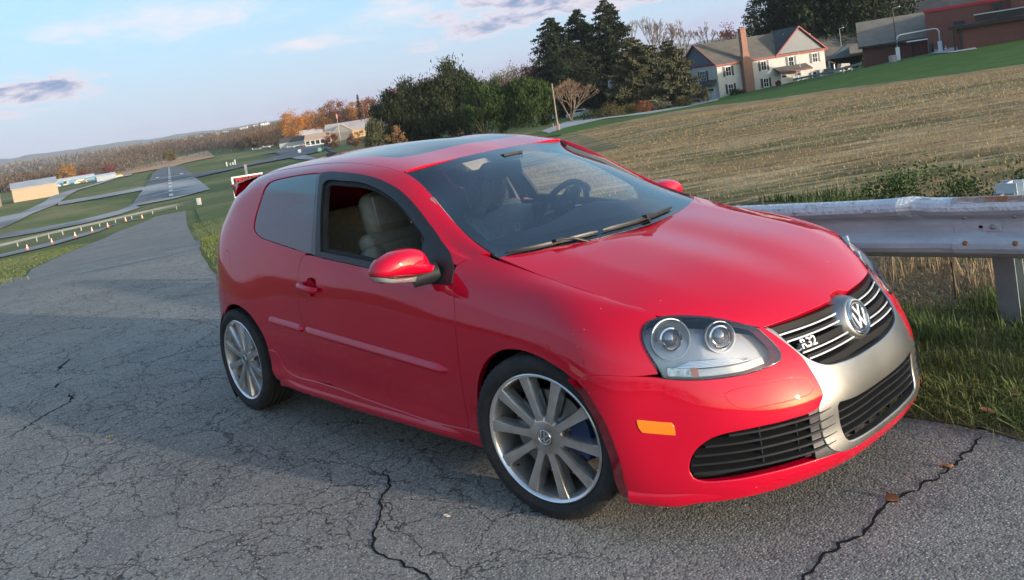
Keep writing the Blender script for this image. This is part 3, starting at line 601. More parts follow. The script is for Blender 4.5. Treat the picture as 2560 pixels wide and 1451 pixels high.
wi=[(.115,v) for v in np.linspace(.075,wv-.075,20)]+[(u,wv-.05) for u in np.linspace(.16,wE-.07,12)]+[(wE-.055,v) for v in np.linspace(wv-.07,.07,20)]+[(u,.05) for u in np.linspace(wE-.07,.16,12)]
ws=panel('windscreen',S_ws,wo,WSG,car,uv=True,off=.0,rim=.004,inset=.003,h=.05)
panel('windscreen_border',S_ws,wo,mat('frit_black',(.010,.011,.013),.25),ws,uv=True,holes=[wi],off=-.005,rim=.004,inset=.004,h=.05)
st=uvof(S_ws,[(-.25,.55,1.05)])[0]
for k,(x,y,z,w,h) in enumerate([(-.285,.565,1.035,.07,.045),(-.96,.50,1.345,.05,.02)]):
    c=uvof(S_ws,[(x,y,z)])[0];panel('inspection_sticker',S_ws,[(c[0]-h/2,c[1]-w/2),(c[0]-h/2,c[1]+w/2),(c[0]+h/2,c[1]+w/2),(c[0]+h/2,c[1]-w/2)],STICK,ws,uv=True,off=-.007,rim=.001,h=.03)
# cowl, wipers
cw=MB()
ys=np.linspace(-.70,.70,30)
V=[];F=[]
for y in ys:
    s=abs(y)/.70;x0=-.045-.225*s**2.2;z0=.925+.030*s**2
    V+=[(x0+.02,y,z0-.012),(x0-.07,y,z0-.015),(x0-.14,y,z0+.015)]
for i in range(len(ys)-1):
    for j in(0,1):F.append((i*3+j,i*3+j+1,(i+1)*3+j+1,(i+1)*3+j))
mesh_ob('cowl',V,F,BLACK,car)
def wiper(a,b,c):
    # blade from a to b lying on the screen, arm pivot at c
    uv=uvof(S_ws,[a,b]);P,Nn=S_ws.ev(np.array([uv[0]*(1-t)+uv[1]*t for t in np.linspace(0,1,12)]),True)
    m=MB();m.tube(P+Nn*.010,[.0025]+[.005]*10+[.0025],6,flat=1.8);w=m.build('wiper',BLACK,car,True)
    mid=P[6]+Nn[6]*.020
    m=MB();m.box(tuple(mid),(.03,.05,.014));m.tube([mid,Vector(c)*.5+Vector(mid)*.5+Vector((0,0,.012)),c],[.005,.006,.010],6);bevel(m.build('wiper_arm',BLACK,w,False),.003)
wiper((-.262,-.655,.966),(-.105,-.26,.962),(-.09,-.33,.945));wiper((-.098,-.235,.964),(-.105,.27,.968),(-.07,.05,.940))
# A-pillar gap seal between screen and red pillar
for s in(-1,1):
    m=MB();m.tube([tuple(np.array(p)*[1,-s,1]) for p in S_ws.ev([(u,0.002) for u in np.linspace(0.02,wE,20)])*np.array([1,1,1])],.007,6);m.build('screen_seal',BLACK,car,True)
# front bumper (one piece)
half=SEAM+HL_low+[(.700,-.410,.667)]+SILV+INTAKE+[(.888,-.15,.214)]
rt=half;lt=mir(half)[::-1]
bot=[(.868,0,.166),(.858,-.22,.166),(.812,-.40,.161),(.735,-.56,.156),(.630,-.69,.151),(.49,-.79,.151),(.388,-.842,.165)]
top=rt+[(.890,0,.211)]+lt
bo=mir(ARCHF2)+[(.388,.842,.165)]+mir(bot[1:-1])[::-1]+bot[:1]+bot[1:]+ARCHF2[::-1][:-1]
bump=panel('front_bumper',S_band,top+bo,PAINT,car,holes=[WASH,mir(WASH)],rim=.045,h=.022,round_=.004,inset=.002,backdir=(-.9,0,0))
for mr in(False,True):
    panel('washer_cover',S_band,WASH,PAINT,bump,rim=.006,inset=.001,mirror=mr)
    mk=panel('marker_lamp',S_band,MARK,ORANGE,bump,off=.003,rim=.006,inset=0,round_=.002,mirror=mr)
    # chin spoiler
    sg=1 if mr else -1
    m=MB();q=S_band.ev(uvof(S_band,[(.388,-.850,.185),(.49,-.798,.178),(.60,-.722,.176),(.68,-.64,.176)]));V=[];F=[]
    for i,p in enumerate(smooth_closed(q,.02,90,False)):
        o=Vector((p[0]-.1,p[1]*1.0,0)).normalized();t=min(1,i/8)*.0+1;w=.012*max(0,1-i/16);zd=min(1,max(.02,(17-i)/10))
        V+=[(p[0],p[1],p[2]+.022),(p[0]+o.x*w,p[1]+o.y*w,p[2]+.012),(p[0]+o.x*w,p[1]+o.y*w,p[2]+.012-.034*zd),(p[0],p[1],p[2]+.010-.040*zd)]
    nn=len(V)//4
    for i in range(nn-1):
        for j in range(3):F.append((i*4+j,i*4+j+1,(i+1)*4+j+1,(i+1)*4+j))
    V=[(x,y*(-1 if mr else 1),z) for x,y,z in V];mesh_ob('chin_spoiler',V,F,PAINT,bump)
# silver V frame
GI=[(.719,-.385,.655),(.768,-.366,.599),(.806,-.338,.548),(.827,-.307,.522),(.841,-.270,.506),(.856,-.19,.494),(.864,-.10,.487),(.865,0,.485)]
LG=[(.885,0,.372),(.881,-.2,.379),(.871,-.287,.389),(.869,-.300,.378),(.869,-.297,.303),(.875,-.288,.264),(.879,-.275,.248),(.892,-.12,.234),(.893,0,.232)]
so=[(.702,-.400,.663)]+SILV[1:]+[(.838,-.374,.394),(.838,-.376,.33),(.845,-.365,.262),(.862,-.32,.228),(.889,-.14,.215),(.890,0,.2125)]
outl=so+mir(so)[::-1][1:]+mir(GI)+GI[::-1][1:]
fr=panel('grille_frame',S_band,outl,SATIN,car,holes=[LG+mir(LG)[::-1][1:-1]],off=.003,rim=.035,h=.018,round_=.004,inset=.001,backdir=(-.85,0,.25),slant=-.006)
# upper grille: backing, blades and bright strips
bk=MB()
def sline(z,y0,y1,off,n=16,dx=0):
    ys=np.linspace(y0,y1,n);out=[]
    for y in ys:
        c=None
        out.append((y,z))
    return out
GB=S_band.grid(.02)
def bx(y,z):
    """x of the nose surface at lateral y and height z"""
    key=(round(y,3),round(z,3))
    if key in BXC:return BXC[key]
    G,Q=S_band.grid();m=Q[:,0]>.3;d=np.where(m,(Q[:,1]-y)**2+(Q[:,2]-z)**2,9);w=G[np.argmin(d)].copy()
    for _ in range(8):
        e=1e-4;T=S_band.ev([w,w+[e,0],w+[0,e]]);J=np.stack([(T[1]-T[0])[1:]/e,(T[2]-T[0])[1:]/e],1)
        w=w+np.clip(np.linalg.solve(J+np.eye(2)*1e-9,np.array([y,z])-T[0][1:]),-.04,.04)
    BXC[key]=float(S_band.ev(w)[0][0]);return BXC[key]
BXC={}
def bar(name,m,parent,z,y0,y1,depth,h1,h2,off,n=18,tz=0.,rise=.012):
    """horizontal blade following the nose: front edge height h1, back height h2"""
    V=[];F=[]
    for i in range(n):
        y=y0+(y1-y0)*i/(n-1);zz=z+tz*(y/.4)**2;x=bx(y,max(.17,min(.69,zz)))+off
        V+=[(x,y,zz+h1/2),(x,y,zz-h1/2),(x-depth,y,zz-h2/2+rise),(x-depth,y,zz+h2/2+rise)]
    for i in range(n-1):
        for j in range(4):F.append((i*4+j,i*4+(j+1)%4,(i+1)*4+(j+1)%4,(i+1)*4+j))
    F+=[(3,2,1,0),tuple((n-1)*4+j for j in range(4))]
    return mesh_ob(name,V,F,m,parent,False)
V=[];F=[];zs=np.linspace(.47,.70,6);ys=np.linspace(-.40,.40,21)
for z in zs:
    for y in ys:V.append((bx(y,min(z,.685))-.075,y,z))
for i in range(5):
    for j in range(20):F.append((i*21+j,i*21+j+1,(i+1)*21+j+1,(i+1)*21+j))
ug=mesh_ob('grille_backing',V,F,mat('grille_black',(.004,.004,.005),.7),car)
SLAT=mat('slat_black',(.012,.012,.013),.55,spec=.25)
for s in(-1,1):
    for z,ye,yi,bl in((.631,.385,.055,.030),(.607,.362,.055,.012),(.564,.333,.055,.032),(.542,.322,.03,.012)):
        a,b=s*ye,s*yi
        bar('grille_slat',SLAT,ug,z+bl*.45,a,b,.03,bl*.9,bl*.5,-.010,rise=.004)
        bar('chrome_strip',BRIGHT,ug,z,a,b,.004,.0055,.0055,-.005,rise=0)
bar('grille_slat',SLAT,ug,.508,-.31,.31,.05,.028,.02,-.014)
# emblem
EM=MB();EM_C=Vector((.832,0,.600));tilt=Matrix.Rotation(math.radians(-17),4,'Y')
def disc(r,h0,h1,n=40):
    m=MB();m.lathe([(0,h1),(r*.9,h1),(r,h1-.003),(r*1.04,h0),(0,h0)],n,'x');return m
def place(mb,c,rot):mb.V=[tuple(rot@Vector(v)+c) for v in mb.V];return mb
ped=MB();ped.lathe([(0,.0),(.066,.0),(.074,-.006),(.088,-.035),(.095,-.06)],40,'x')
ped.V=[(x,y*(1.0 if x>-.01 else 1.15),z) for x,y,z in ped.V]
e0=place(ped,EM_C,tilt).build('emblem_base',SATIN,car,True,60)
r=MB();r.lathe([(.056,.002),(.058,.009),(.063,.009),(.065,.002)],48,'x');place(r,EM_C,tilt).build('emblem_ring',CHROME,e0,True,60)
b0=MB();b0.lathe([(0,.003),(.056,.003)],40,'x');place(b0,EM_C,tilt).build('emblem_field',SLAT,e0,False)
r=MB();r.lathe([(.046,.003),(.0475,.008),(.052,.008),(.0535,.003)],48,'x');place(r,EM_C,tilt).build('emblem_ring',CHROME,e0,True,60)
def vw_strokes(R,h0,h1,w):
    m=MB()
    def stroke(p,q):
        p=Vector((0,*p));q=Vector((0,*q));d=(q-p).normalized();n=Vector((0,-d.z,d.y))*w/2
        m.prism([p+n,p-n,q-n,q+n],(h0,0,0),(h1,0,0))
    K=R*.97
    stroke((-.42*K,.88*K),(0,.10*K));stroke((.42*K,.88*K),(0,.10*K))
    stroke((-.86*K,.46*K),(-.40*K,-.82*K));stroke((.86*K,.46*K),(.40*K,-.82*K));stroke((-.40*K,-.82*K),(0,.02*K));stroke((.40*K,-.82*K),(0,.02*K))
    return m
place(vw_strokes(.047,.003,.008,.0105),EM_C,tilt).build('emblem_letters',BRIGHT,e0,False)
# R32 badge
def text(name,s,size,depth,m,parent,matrix,align='LEFT'):
    cu=D.curves.new(name,'FONT');cu.body=s;cu.size=size;cu.extrude=depth;cu.align_x=align;cu.offset=size*.012
    t=D.objects.new(name,cu);dg=bpy.context.evaluated_depsgraph_get();COL.objects.link(t);bpy.context.view_layer.update();dg=bpy.context.evaluated_depsgraph_get()
    me=D.meshes.new_from_object(t.evaluated_get(dg));COL.objects.unlink(t);D.objects.remove(t)
    me.materials.clear();me.materials.append(m);o=D.objects.new(name,me);o.matrix_local=matrix;link(o,parent);return o
bm_=Matrix(((.0,0,1,0),(1,0,0,0),(0,1,0,0),(0,0,0,1)))
yaw=Matrix.Rotation(math.radians(-14),4,'Z');px0=Vector((bx(-.31,.585)-.006,-.322,.573))
text('model_badge','R32',.046,.003,BRIGHT,ug,Matrix.Translation(px0)@yaw@Matrix.Rotation(math.radians(-22),4,'Y')@bm_)
m=MB()
for k in range(3):
    o=px0+Vector((-.004*k-.004,-.028+.010*k,.002+.004*k));m.box(o,(.006,.004,.013+.005*k))
m.tube([px0+Vector((0,-.028,.001)),px0+Vector((.001,-.006,.004))],.0028,6);m.build('badge_mark',CHROME,ug)
# lower centre grille
V=[];F=[];zs=np.linspace(.225,.395,5);ys=np.linspace(-.32,.32,17)
for z in zs:
    for y in ys:V.append((bx(y,z)-.07,y,z))
for i in range(4):
    for j in range(16):F.append((i*17+j,i*17+j+1,(i+1)*17+j+1,(i+1)*17+j))
lg=mesh_ob('lower_grille',V,F,D.materials['grille_black'],car)
for z,w in((.352,.296),(.325,.296),(.298,.293),(.272,.286)):bar('grille_slat',BLACK,lg,z,-w,w,.05,.006,.010,-.006)
for y in(-.19,-.085,0,.085,.19):
    m=MB();x=bx(y,.31);m.box((x-.045,y,.308),(.05,.004,.145));m.build('grille_rib',BLACK,lg)
# side intakes
for s in(-1,1):
    V=[];F=[];ys=[.36,.42,.48,.54,.60,.66,.70,.74,.762]
    for z in(.20,.25,.30,.35,.41):
        for y in ys:V.append((bx(-y,z)-.09,s*(y-(.03 if y>.7 else 0)),z))
    k=len(ys)
    for i in range(4):
        for j in range(k-1):F.append((i*k+j,i*k+j+1,(i+1)*k+j+1,(i+1)*k+j))
    it=mesh_ob('side_intake',V,F,D.materials['grille_black'],car)
    for z,yo,yi in((.372,.655,.335),(.343,.71,.325),(.314,.735,.322),(.285,.745,.320),(.258,.745,.335)):
        V=[];F=[];n=18
        for i in range(n):
            t=i/(n-1);y=yo+(yi-yo)*t;zz=z+.012*t**3;x=bx(-y,zz)+(.004 if t>.75 else -.006+.010*max(0,(t-.5)/.25)*.99);dep=.05 if t<.8 else .05*(1-t)/.2+.004;hh=.007*(1 if t<.8 else (1-t)/.2+.1)
            V+=[(x,s*y,zz+hh/2),(x,s*y,zz-hh/2),(x-dep,s*y,zz-.004+.010),(x-dep,s*y,zz+.004+.010)]
        for i in range(n-1):
            for j in range(4):F.append((i*4+j,i*4+(j+1)%4,(i+1)*4+(j+1)%4,(i+1)*4+j))
        mesh_ob('intake_louvre',V,F,BLACK,it,False)
    for y in(.46,.575):
        x=bx(-y,.31);m=MB();m.box((x-.035,s*y,.318),(.045,.005,.13));m.build('intake_rib',BLACK,it)
    # black inner end plate between silver leg and louvres
    P=[(.838,-.378,.398),(.835,-.42,.392),(.838,-.42,.232),(.862,-.33,.226),(.846,-.372,.262),(.839,-.384,.33)]
    panel('intake_plate',S_band,P,mat('dark_satin',(.10,.10,.11),.4,.8),it,off=-.002,rim=.02,inset=0,mirror=(s>0))
# headlights
def headlight(mr):
    sg=1 if mr else -1
    O=HL_low+HL_top
    root=panel('headlight',S_band,O,LENS,car,off=.007,rim=.006,inset=.004,round_=.003,mirror=mr,h=.02)
    panel('lamp_edge',S_band,O,GLOSSB,root,off=.0,rim=.02,inset=.001,mirror=mr,h=.02,holes=[[(x+(.60-x)*.012,y+(-.59-y)*.012,z+(.655-z)*.025) for x,y,z in O]])
    bowl=panel('lamp_bowl',S_band,O,HLGREY,root,off=-.055,rim=.004,inset=-.004,mirror=mr,h=.02)
    for (c,r,r2,tube_) in(((.525,-.668,.685),.068,.040,.03),((.628,-.535,.663),.052,.040,.0)):
        C_=Vector((c[0]-.012,sg*abs(c[1]),c[2]));ax=Matrix.Rotation(math.radians(30*sg),4,'Z')@Matrix.Rotation(math.radians(-6),4,'Y')
        m=MB();m.lathe([(r*.975,-.002),(r*.985,.004),(r*1.03,.004),(r*1.04,-.002)],44,'x');place(m,C_,ax).build('lamp_ring',mat('ring_bright',(.90,.90,.88),.35,.0,coat=1),root,True,50)
        m=MB();m.lathe([(r*1.0,0),(r*.96,-.02),(r*.80,-.035),(r*.6,-.04),(0,-.042)],40,'x');place(m,C_,ax).build('lamp_reflector',mat('lamp_bowl_metal',(.66,.67,.66),.30,.35),root,True,60)
        m=MB();m.lathe([(r2*.95,-.035),(r2*1.08,-.015),(r2,.004),(r2*.86,.006),(r2*.80,0)],36,'x');pj=place(m,C_,ax).build('projector',CHROME,root,True,60)
        m=MB();m.lathe([(0,.016),(r2*.35,.014),(r2*.65,.006),(r2*.82,-.004)],30,'x');place(m,C_,ax).build('projector_lens',mat('lens_dome',(.40,.41,.42),.08,.7,coat=1),root,True,80)
    # turn signal strip along the bottom, crystal reflector at the outer end
    def low(t0,t1,lo,hi,name,m,off):
        P=[];n=10;base=[(.54,-.744,.580),(.60,-.693,.571),(.66,-.628,.566),(.71,-.553,.565),(.742,-.480,.572)]
        b=smooth_closed(np.array(base),.01,80,False);k=len(b)
        seg=b[int(t0*k):max(int(t1*k),int(t0*k)+3)]
        O2=[(x,y,z+lo) for x,y,z in seg]+[(x,y,z+hi) for x,y,z in seg[::-1]]
        return panel(name,S_band,O2,m,root,off=off,rim=.01,inset=0,mirror=mr,h=.02)
    for k in range(5):low(.12+.03*k,.86-.05*k,.034+.0055*k,.0355+.0055*k,'bezel_rib',REFL,-.018)
    low(0,.26,.002,.030,'crystal_reflector',noisy('crystal',(.75,.72,.68),(.30,.25,.22),70,.15,metal=.9,detail=2),-.012)
    low(.27,1,.002,.026,'turn_signal',noisy('signal_strip',(.75,.73,.68),(.62,.50,.38),3,.25,metal=.5,stretch=(1,1,30)),-.012)
    low(.23,.27,.0,.032,'signal_bulb',ORANGE,-.010)
for mr in(False,True):headlight(mr)
# mirrors: outline of the housing as seen from ahead (y,z), domed forwards
MIR_A=[(-1.086, 0.969), (-1.082, 0.989), (-1.059, 1.018), (-1.003, 1.041), (-0.943, 1.048), (-0.887, 1.041), (-0.854, 1.025), (-0.835, 0.997), (-0.822, 0.961), (-0.79, 0.943), (-0.808, 0.914), (-0.884, 0.922), (-0.973, 0.936), (-1.06, 0.953), (-1.08, 0.961)]
MIR_B=[(-1.085, 0.964), (-1.06, 0.952), (-0.974, 0.935), (-0.883, 0.921), (-0.898, 0.897), (-0.979, 0.911), (-1.048, 0.927), (-1.073, 0.944)]
def dome(outl,x0,dep,sg,name,m,parent,tilt=0.,n=7,pw=.5):
    P=smooth_closed(np.array([(abs(y),z) for y,z in outl]),.008,60);c=P.mean(0);V=[];F=[];k=len(P)
    for i in range(n):
        t=i/(n-1)*math.pi/2;s=math.cos(t)**.55 if i<n-1 else 0;d=dep*math.sin(t)**.8
        for y,z in P:
            yy,zz=c[0]+(y-c[0])*s,c[1]+(z-c[1])*s;V.append((x0+d+tilt*(yy-.9),sg*yy,zz))
    for i in range(n-1):
        for q in range(k):F.append((i*k+q,i*k+(q+1)%k,(i+1)*k+(q+1)%k,(i+1)*k+q))
    o=len(V)
    for y,z in P:V.append((x0-.02+tilt*(y-.9),sg*(c[0]+(y-c[0])*.97),c[1]+(z-c[1])*.97))
    for q in range(k):F.append((q,(q+1)%k,o+(q+1)%k,o+q))
    F.append(tuple(o+q for q in range(k)))
    b=MB();b.add(V,F);return b.build(name,m,parent,True,60)
def door_mirror(sg):
    n0=len(car.children)
    o=dome(MIR_A,-.60,.085,sg,'side_mirror',PAINT,car,-.10)
    if sg>0:o.location=(-.015,-.035,-.022)
    dome(MIR_B,-.598,.055,sg,'mirror_signal',mat('mirror_lens',(.62,.62,.60),.15,.75),o,-.10,5)
    m=MB();m.tube([(-.585,sg*.905,.905),(-.565,sg*.86,.912),(-.54,sg*.80,.918)],[.026,.030,.036],12,flat=1.25);m.build('mirror_arm',BLACK,o,True,60)
    m=MB();m.lathe([(0,0),(.055,0)],24,'x');m.V=[(x-.625-.10*((y*1.7+.95)-.9),sg*(y*1.7+.95),z*.85+.965) for x,y,z in m.V];m.build('mirror_glass',CHROME,o)
for sg in(-1,1):
    door_mirror(sg)
    P=[(-.463,-.775,.95),(-.487,-.758,.979),(-.534,-.74,1.013),(-.61,-.718,1.066),(-.66,-.752,1.04),(-.655,-.808,.925),(-.59,-.83,.880),(-.435,-.822,.874)]
    panel('mirror_mount',S_side,P,BLACK,car,off=.004,rim=.02,inset=.001,mirror=sg>0)
# antenna, spoiler, tail
m=MB();m.box((-2.56,0,1.468),(.12,.045,.022),taper=.6);bevel(m.build('antenna',BLACK,car),.006,3)
an=car.children[-1];m=MB();m.tube([(-2.55,0,1.475),(-2.60,0,1.492),(-2.625,0,1.512)],[.014,.010,.006],8,flat=.5);m.build('antenna_fin',BLACK,an,True)
V=[];F=[];ys=np.linspace(-.56,.56,21)
for y in ys:
    s=abs(y)/.56;xr=-3.06+.12*s**2.5;z=1.412-.05*s**2
    V+=[(-2.86+.02*s,y,z+.018-.0*s),(-3.0+.03*s,y,z+.012),(xr,y,z-.012),(xr+.01,y,z-.055),(-2.93,y,z-.07)]
for i in range(20):
    for j in range(4):F.append((i*5+j,i*5+j+1,(i+1)*5+j+1,(i+1)*5+j))
F+=[(4,3,2,1,0),tuple(100+j for j in range(5))]
mesh_ob('roof_spoiler',V,F,PAINT,car,True)
V=[];F=[];rows=[(1.36,-2.98,.50),(1.25,-3.10,.55),(1.08,-3.22,.62),(.97,-3.25,.66),(.84,-3.30,.70),(.60,-3.34,.74),(.46,-3.42,.75),(.30,-3.41,.74),(.20,-3.34,.70)]
for z,x,w in rows:
    for k in range(13):
        t=-1+k/6;V.append((x+(-x-2.93)*abs(t)**4*.75+.03,t*w*.93,z))
for i in range(len(rows)-1):
    for k in range(12):F.append((i*13+k,i*13+k+1,(i+1)*13+k+1,(i+1)*13+k))
tg=mesh_ob('tailgate',V,F,PAINT,car)
V=[];F=[]
for z,x,w in((1.34,-3.01,.46),(1.22,-3.135,.50),(1.07,-3.235,.54)):
    for k in range(9):
        t=-1+k/4;V.append((x+abs(t)**4*.05,t*w,z))
for i in range(2):
    for k in range(8):F.append((i*9+k,i*9+k+1,(i+1)*9+k+1,(i+1)*9+k))
mesh_ob('rear_window',V,F,TINT,tg)
for s in(-1,1):
    m=MB();m.box((-3.02,s*.55,.90),(.20,.16,.18));bevel(m.build('tail_light',mat('tail_red',(.35,.01,.01),.12,coat=1),car,True),.04,4)
# seam backings and floor
seam(S_band,[(-.445,-.775,.945)]+DOORF);seam(S_side,DOORB);seam(S_side,DOORR);seam(S_band,SEAM+[(.52,-.755,.578)])
SM.build('seam_backing',SEAMM,car)
m=MB();m.box((-1.40,0,.21),(3.3,1.30,.04));m.box((-1.2,0,.26),(1.6,1.66,.10));m.box((.30,0,.30),(.50,.9,.18));m.build('underbody',SEAMM,car)
# inner blocks hiding the engine bay
m=MB();m.box((.20,0,.52),(.60,.96,.34));m.build('engine_bay',SEAMM,car)
m=MB();m.box((-2.62,0,.50),(1.0,1.0,.60));m.build('rear_chassis',SEAMM,car)
# wheels
def wheel(c,sg,steer,spin):
    w=empty('wheel');w.parent=car;w.location=c;w.rotation_euler=(0,0,steer)
    T=MB();o=sg
    prof=[(.250,.100),(.256,.108),(.275,.116),(.295,.113),(.308,.104),(.3155,.092),(.3175,.075)]
    full=[(r,y) for r,y in prof]
    for gy in(.055,.018,-.018,-.055):full+=[(.3178,gy+.006),(.310,gy+.005),(.310,gy-.005),(.3178,gy-.006)]
    full+=[(r,-y) for r,y in prof[::-1]]
    T.lathe([(r,y*o) for r,y in full],72,'y');ty=T.build('tyre',RUBBER,w,True,28)
    sh=MB() # shoulder sipes
    for k in range(64):
        a=2*math.pi*k/64;ca,sa=math.cos(a),math.sin(a)
        for yy in(.083,-.083):
            R=.3155;sh.box((ca*R,yy*o,sa*R),(.004,.030,.0065),Matrix.Rotation(-a+math.pi/2,3,'Y')@Matrix.Rotation(0,3,'Z'))
    tag(sh.build('tread_blocks',RUBBER,ty),kind='stuff')
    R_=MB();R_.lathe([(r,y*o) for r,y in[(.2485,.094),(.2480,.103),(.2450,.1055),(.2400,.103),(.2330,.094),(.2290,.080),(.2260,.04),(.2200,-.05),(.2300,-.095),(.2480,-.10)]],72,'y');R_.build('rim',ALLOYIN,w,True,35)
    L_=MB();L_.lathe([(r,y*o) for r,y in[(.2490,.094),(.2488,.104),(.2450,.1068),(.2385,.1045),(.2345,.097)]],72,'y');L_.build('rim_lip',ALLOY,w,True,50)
    n=10
    sp=MB();y0=.103
    for k in range(1):
        pts=[(.060,.0195,.088,.045),(.085,.0155,.091,.042),(.13,.0165,.094,.044),(.18,.0190,.097,.048),(.215,.0215,.099,.050),(.240,.0245,.100,.055)]
        V=[];F=[]
        for r,hw,yt,yb in pts:
            hw*=.94;V+=[(r,yb*o,-hw*1.25),(r,(yt-.004)*o,-hw*1.06),(r,yt*o,-hw*.92),(r,yt*o,hw*.92),(r,(yt-.004)*o,hw*1.06),(r,yb*o,hw*1.25)]
        for i in range(len(pts)-1):
            for j in range(6):F.append((i*6+j,i*6+(j+1)%6,(i+1)*6+(j+1)%6,(i+1)*6+j))
        F.append(tuple(range(6)));sp.add(V,F)
    s0=sp.build('spoke',ALLOY,w,True,30);s0.rotation_euler=(0,spin,0)
    for k in range(1,n):
        c2=s0.copy();COL.objects.link(c2);c2.parent=w;c2.rotation_euler=(0,spin+2*math.pi*k/n,0)
    H=MB();H.lathe([(r,y*o) for r,y in[(.0,.0905),(.040,.0905),(.052,.090),(.066,.088),(.076,.082),(.080,.06),(.078,.03)]],60,'y');H.build('hub',ALLOY,w,True,50)
    cp=MB();cp.lathe([(r,y*o) for r,y in[(0,.0935),(.030,.0935),(.033,.092),(.034,.088)]],32,'y');cc=cp.build('centre_cap',mat('cap_grey',(.16,.165,.17),.35,.6),w,True,50)
    ring=MB();ring.lathe([(r,y*o) for r,y in[(.0245,.0935),(.026,.0955),(.028,.0955),(.0295,.0935)]],32,'y');ring.build('cap_ring',CHROME,cc,True)
    lt=vw_strokes(.025,.0935,.0955,.0055);rot=Matrix.Rotation(spin+.5,4,'Y')@Matrix.Rotation(-math.pi/2*o*-1 if False else (-math.pi/2 if o<0 else math.pi/2),4,'Z')
    lt.V=[tuple(rot@Vector(v)) for v in lt.V];lt.build('cap_letters',CHROME,cc)
    br=MB();br.lathe([(r,y*o) for r,y in[(.0,.055),(.075,.055),(.078,.035),(.165,.035),(.166,.012),(.08,.012)]],48,'y');br.build('brake_disc',STEEL,w,True,30)
    ca=MB();an=np.linspace(math.radians(-28),math.radians(28),9);V=[];F=[]
    for a in an:
        for r,y in((.100,.058),(.178,.058),(.188,.03),(.188,-.02),(.10,-.02)):V.append((r*math.cos(a),y*o,r*math.sin(a)))
    for i in range(8):
        for j in range(5):F.append((i*5+j,i*5+(j+1)%5,(i+1)*5+(j+1)%5,(i+1)*5+j))
    F+=[(0,1,2,3,4),tuple(40+j for j in range(5))];cb=MB();cb.add(V,F);bevel(cb.build('caliper',BLUEC,w,True,40),.004)
    vs=MB();a=math.radians(-140);vs.tube([(.226*math.cos(a),.055*o,-.226*math.sin(a)*-1),(.212*math.cos(a),.082*o,.212*math.sin(a))],.004,8);vs.build('valve',BLACK,w)
    return w
ST=math.radians(10.4)
for (x,y,s,sp) in((0,.767,ST,.10),(-2.578,.759,0,.30)):
    for sg in(-1,1):wheel((x,sg*y,.3165),sg,s,sp if sg<0 else -sp)
# interior
dash=MB();V=[];F=[];ys=np.linspace(-.70,.70,15)
for y in ys:
    hump=.045*math.exp(-((y-.37)/.16)**2);w=.20*(abs(y)/.7)**2.2
    V+=[(-.19-w*.6,y,.920),(-.36-w*.6,y,.962+hump*.4),(-.64-w*.3,y,.962+hump),(-.76-w*.2,y,.94+hump),(-.79-w*.2,y,.80),(-.70,y,.55)]
for i in range(14):
    for j in range(5):F.append((i*6+j,i*6+j+1,(i+1)*6+j+1,(i+1)*6+j))
dsh=mesh_ob('dashboard',V,F,INTER,car)
m=MB();m.box((-1.75,0,.36),(2.6,1.50,.06));m.box((-1.0,0,.50),(1.1,.20,.26));m.build('cabin_floor',INTER,car)
for s in(-1,1):
    V=[];F=[];xs=np.linspace(-.45,-2.6,16)
    for x in xs:
        zt=.90+.07*(-x-.45)/1.0 if x>-1.6 else .985+.05*(-x-1.6)
        k=max(0,-x-2.2)*.16;V+=[(x,s*(.835-k),.30),(x,s*(.80-k),.62),(x,s*(.795-k),zt-.05),(x,s*(.812-k),zt-.008)]
    for i in range(15):
        for j in range(3):F.append((i*4+j,i*4+j+1,(i+1)*4+j+1,(i+1)*4+j))
    mesh_ob('door_trim',V,F,INTER,car)
    b=MB();b.tube([(-1.62,s*.775,.86),(-1.655,s*.735,1.05),(-1.69,s*.67,1.24),(-1.72,s*.60,1.37)],[.06,.045,.04,.05],10,flat=.5);b.build('pillar_cover',PILL,car,True)
    b=MB();b.tube([(-.40,s*.69,.96),(-.75,s*.61,1.19),(-1.02,s*.56,1.31),(-1.6,s*.56,1.385),(-2.4,s*.55,1.37)],[.018,.022,.025,.028,.028],8);b.build('pillar_cover',LINER,car,True)
V=[];F=[]
for x,z in((-1.03,1.335),(-1.3,1.405),(-1.7,1.437),(-2.2,1.44),(-2.8,1.405)):
    for y in np.linspace(-.54,.54,7):V.append((x,y,z-.07*(abs(y)/.54)**2.2))
for i in range(4):
    for j in range(6):F.append((i*7+j,i*7+j+1,(i+1)*7+j+1,(i+1)*7+j))
mesh_ob('headliner',V,F,mat('liner_dark',(.10,.10,.10),.95),car)
def sbox(name,c,d,rot,m,parent,bev=.04,lv=2):
    """soft upholstered block"""
    b=MB();V=[];F=[]
    o=b.box((0,0,0),d);ob=b.build(name,m,parent,True,180);bevel(ob,bev,3,20);ob.location=c;ob.rotation_euler=rot
    return ob
def seat(y,x=-1.08,rec=.30):
    s=empty('seat');s.parent=car;s.location=(x,y,0)
    sbox('seat_cushion',(-.02,0,.50),(.50,.36,.14),(0,-.12,0),LEATHER,s,.05)
    for k in(-1,1):sbox('seat_bolster',(-.02,k*.21,.53),(.48,.10,.19),(0,-.12,0),LEATHER,s,.045)
    sbox('backrest',(-.36,0,.73),(.13,.32,.54),(0,-rec,0),LEATHER,s,.05)
    for k in(-1,1):sbox('seat_bolster',(-.335,k*.195,.72),(.19,.125,.50),(0,-rec,k*.25),LEATHER,s,.055)
    sbox('shoulder_pad',(-.43,0,.965),(.13,.43,.13),(0,-rec,0),LEATHER,s,.06)
    h=sbox('headrest',(-.47,0,1.11),(.135,.285,.255),(0,-rec*.45,0),LEATHER,s,.065)
    sbox('headrest_panel',(.064,0,.018),(.018,.21,.165),(0,0,0),noisy('leather_light',(.26,.24,.20),(.31,.285,.24),30,.4,bump=.1,bscale=200),h,.009)
    return s
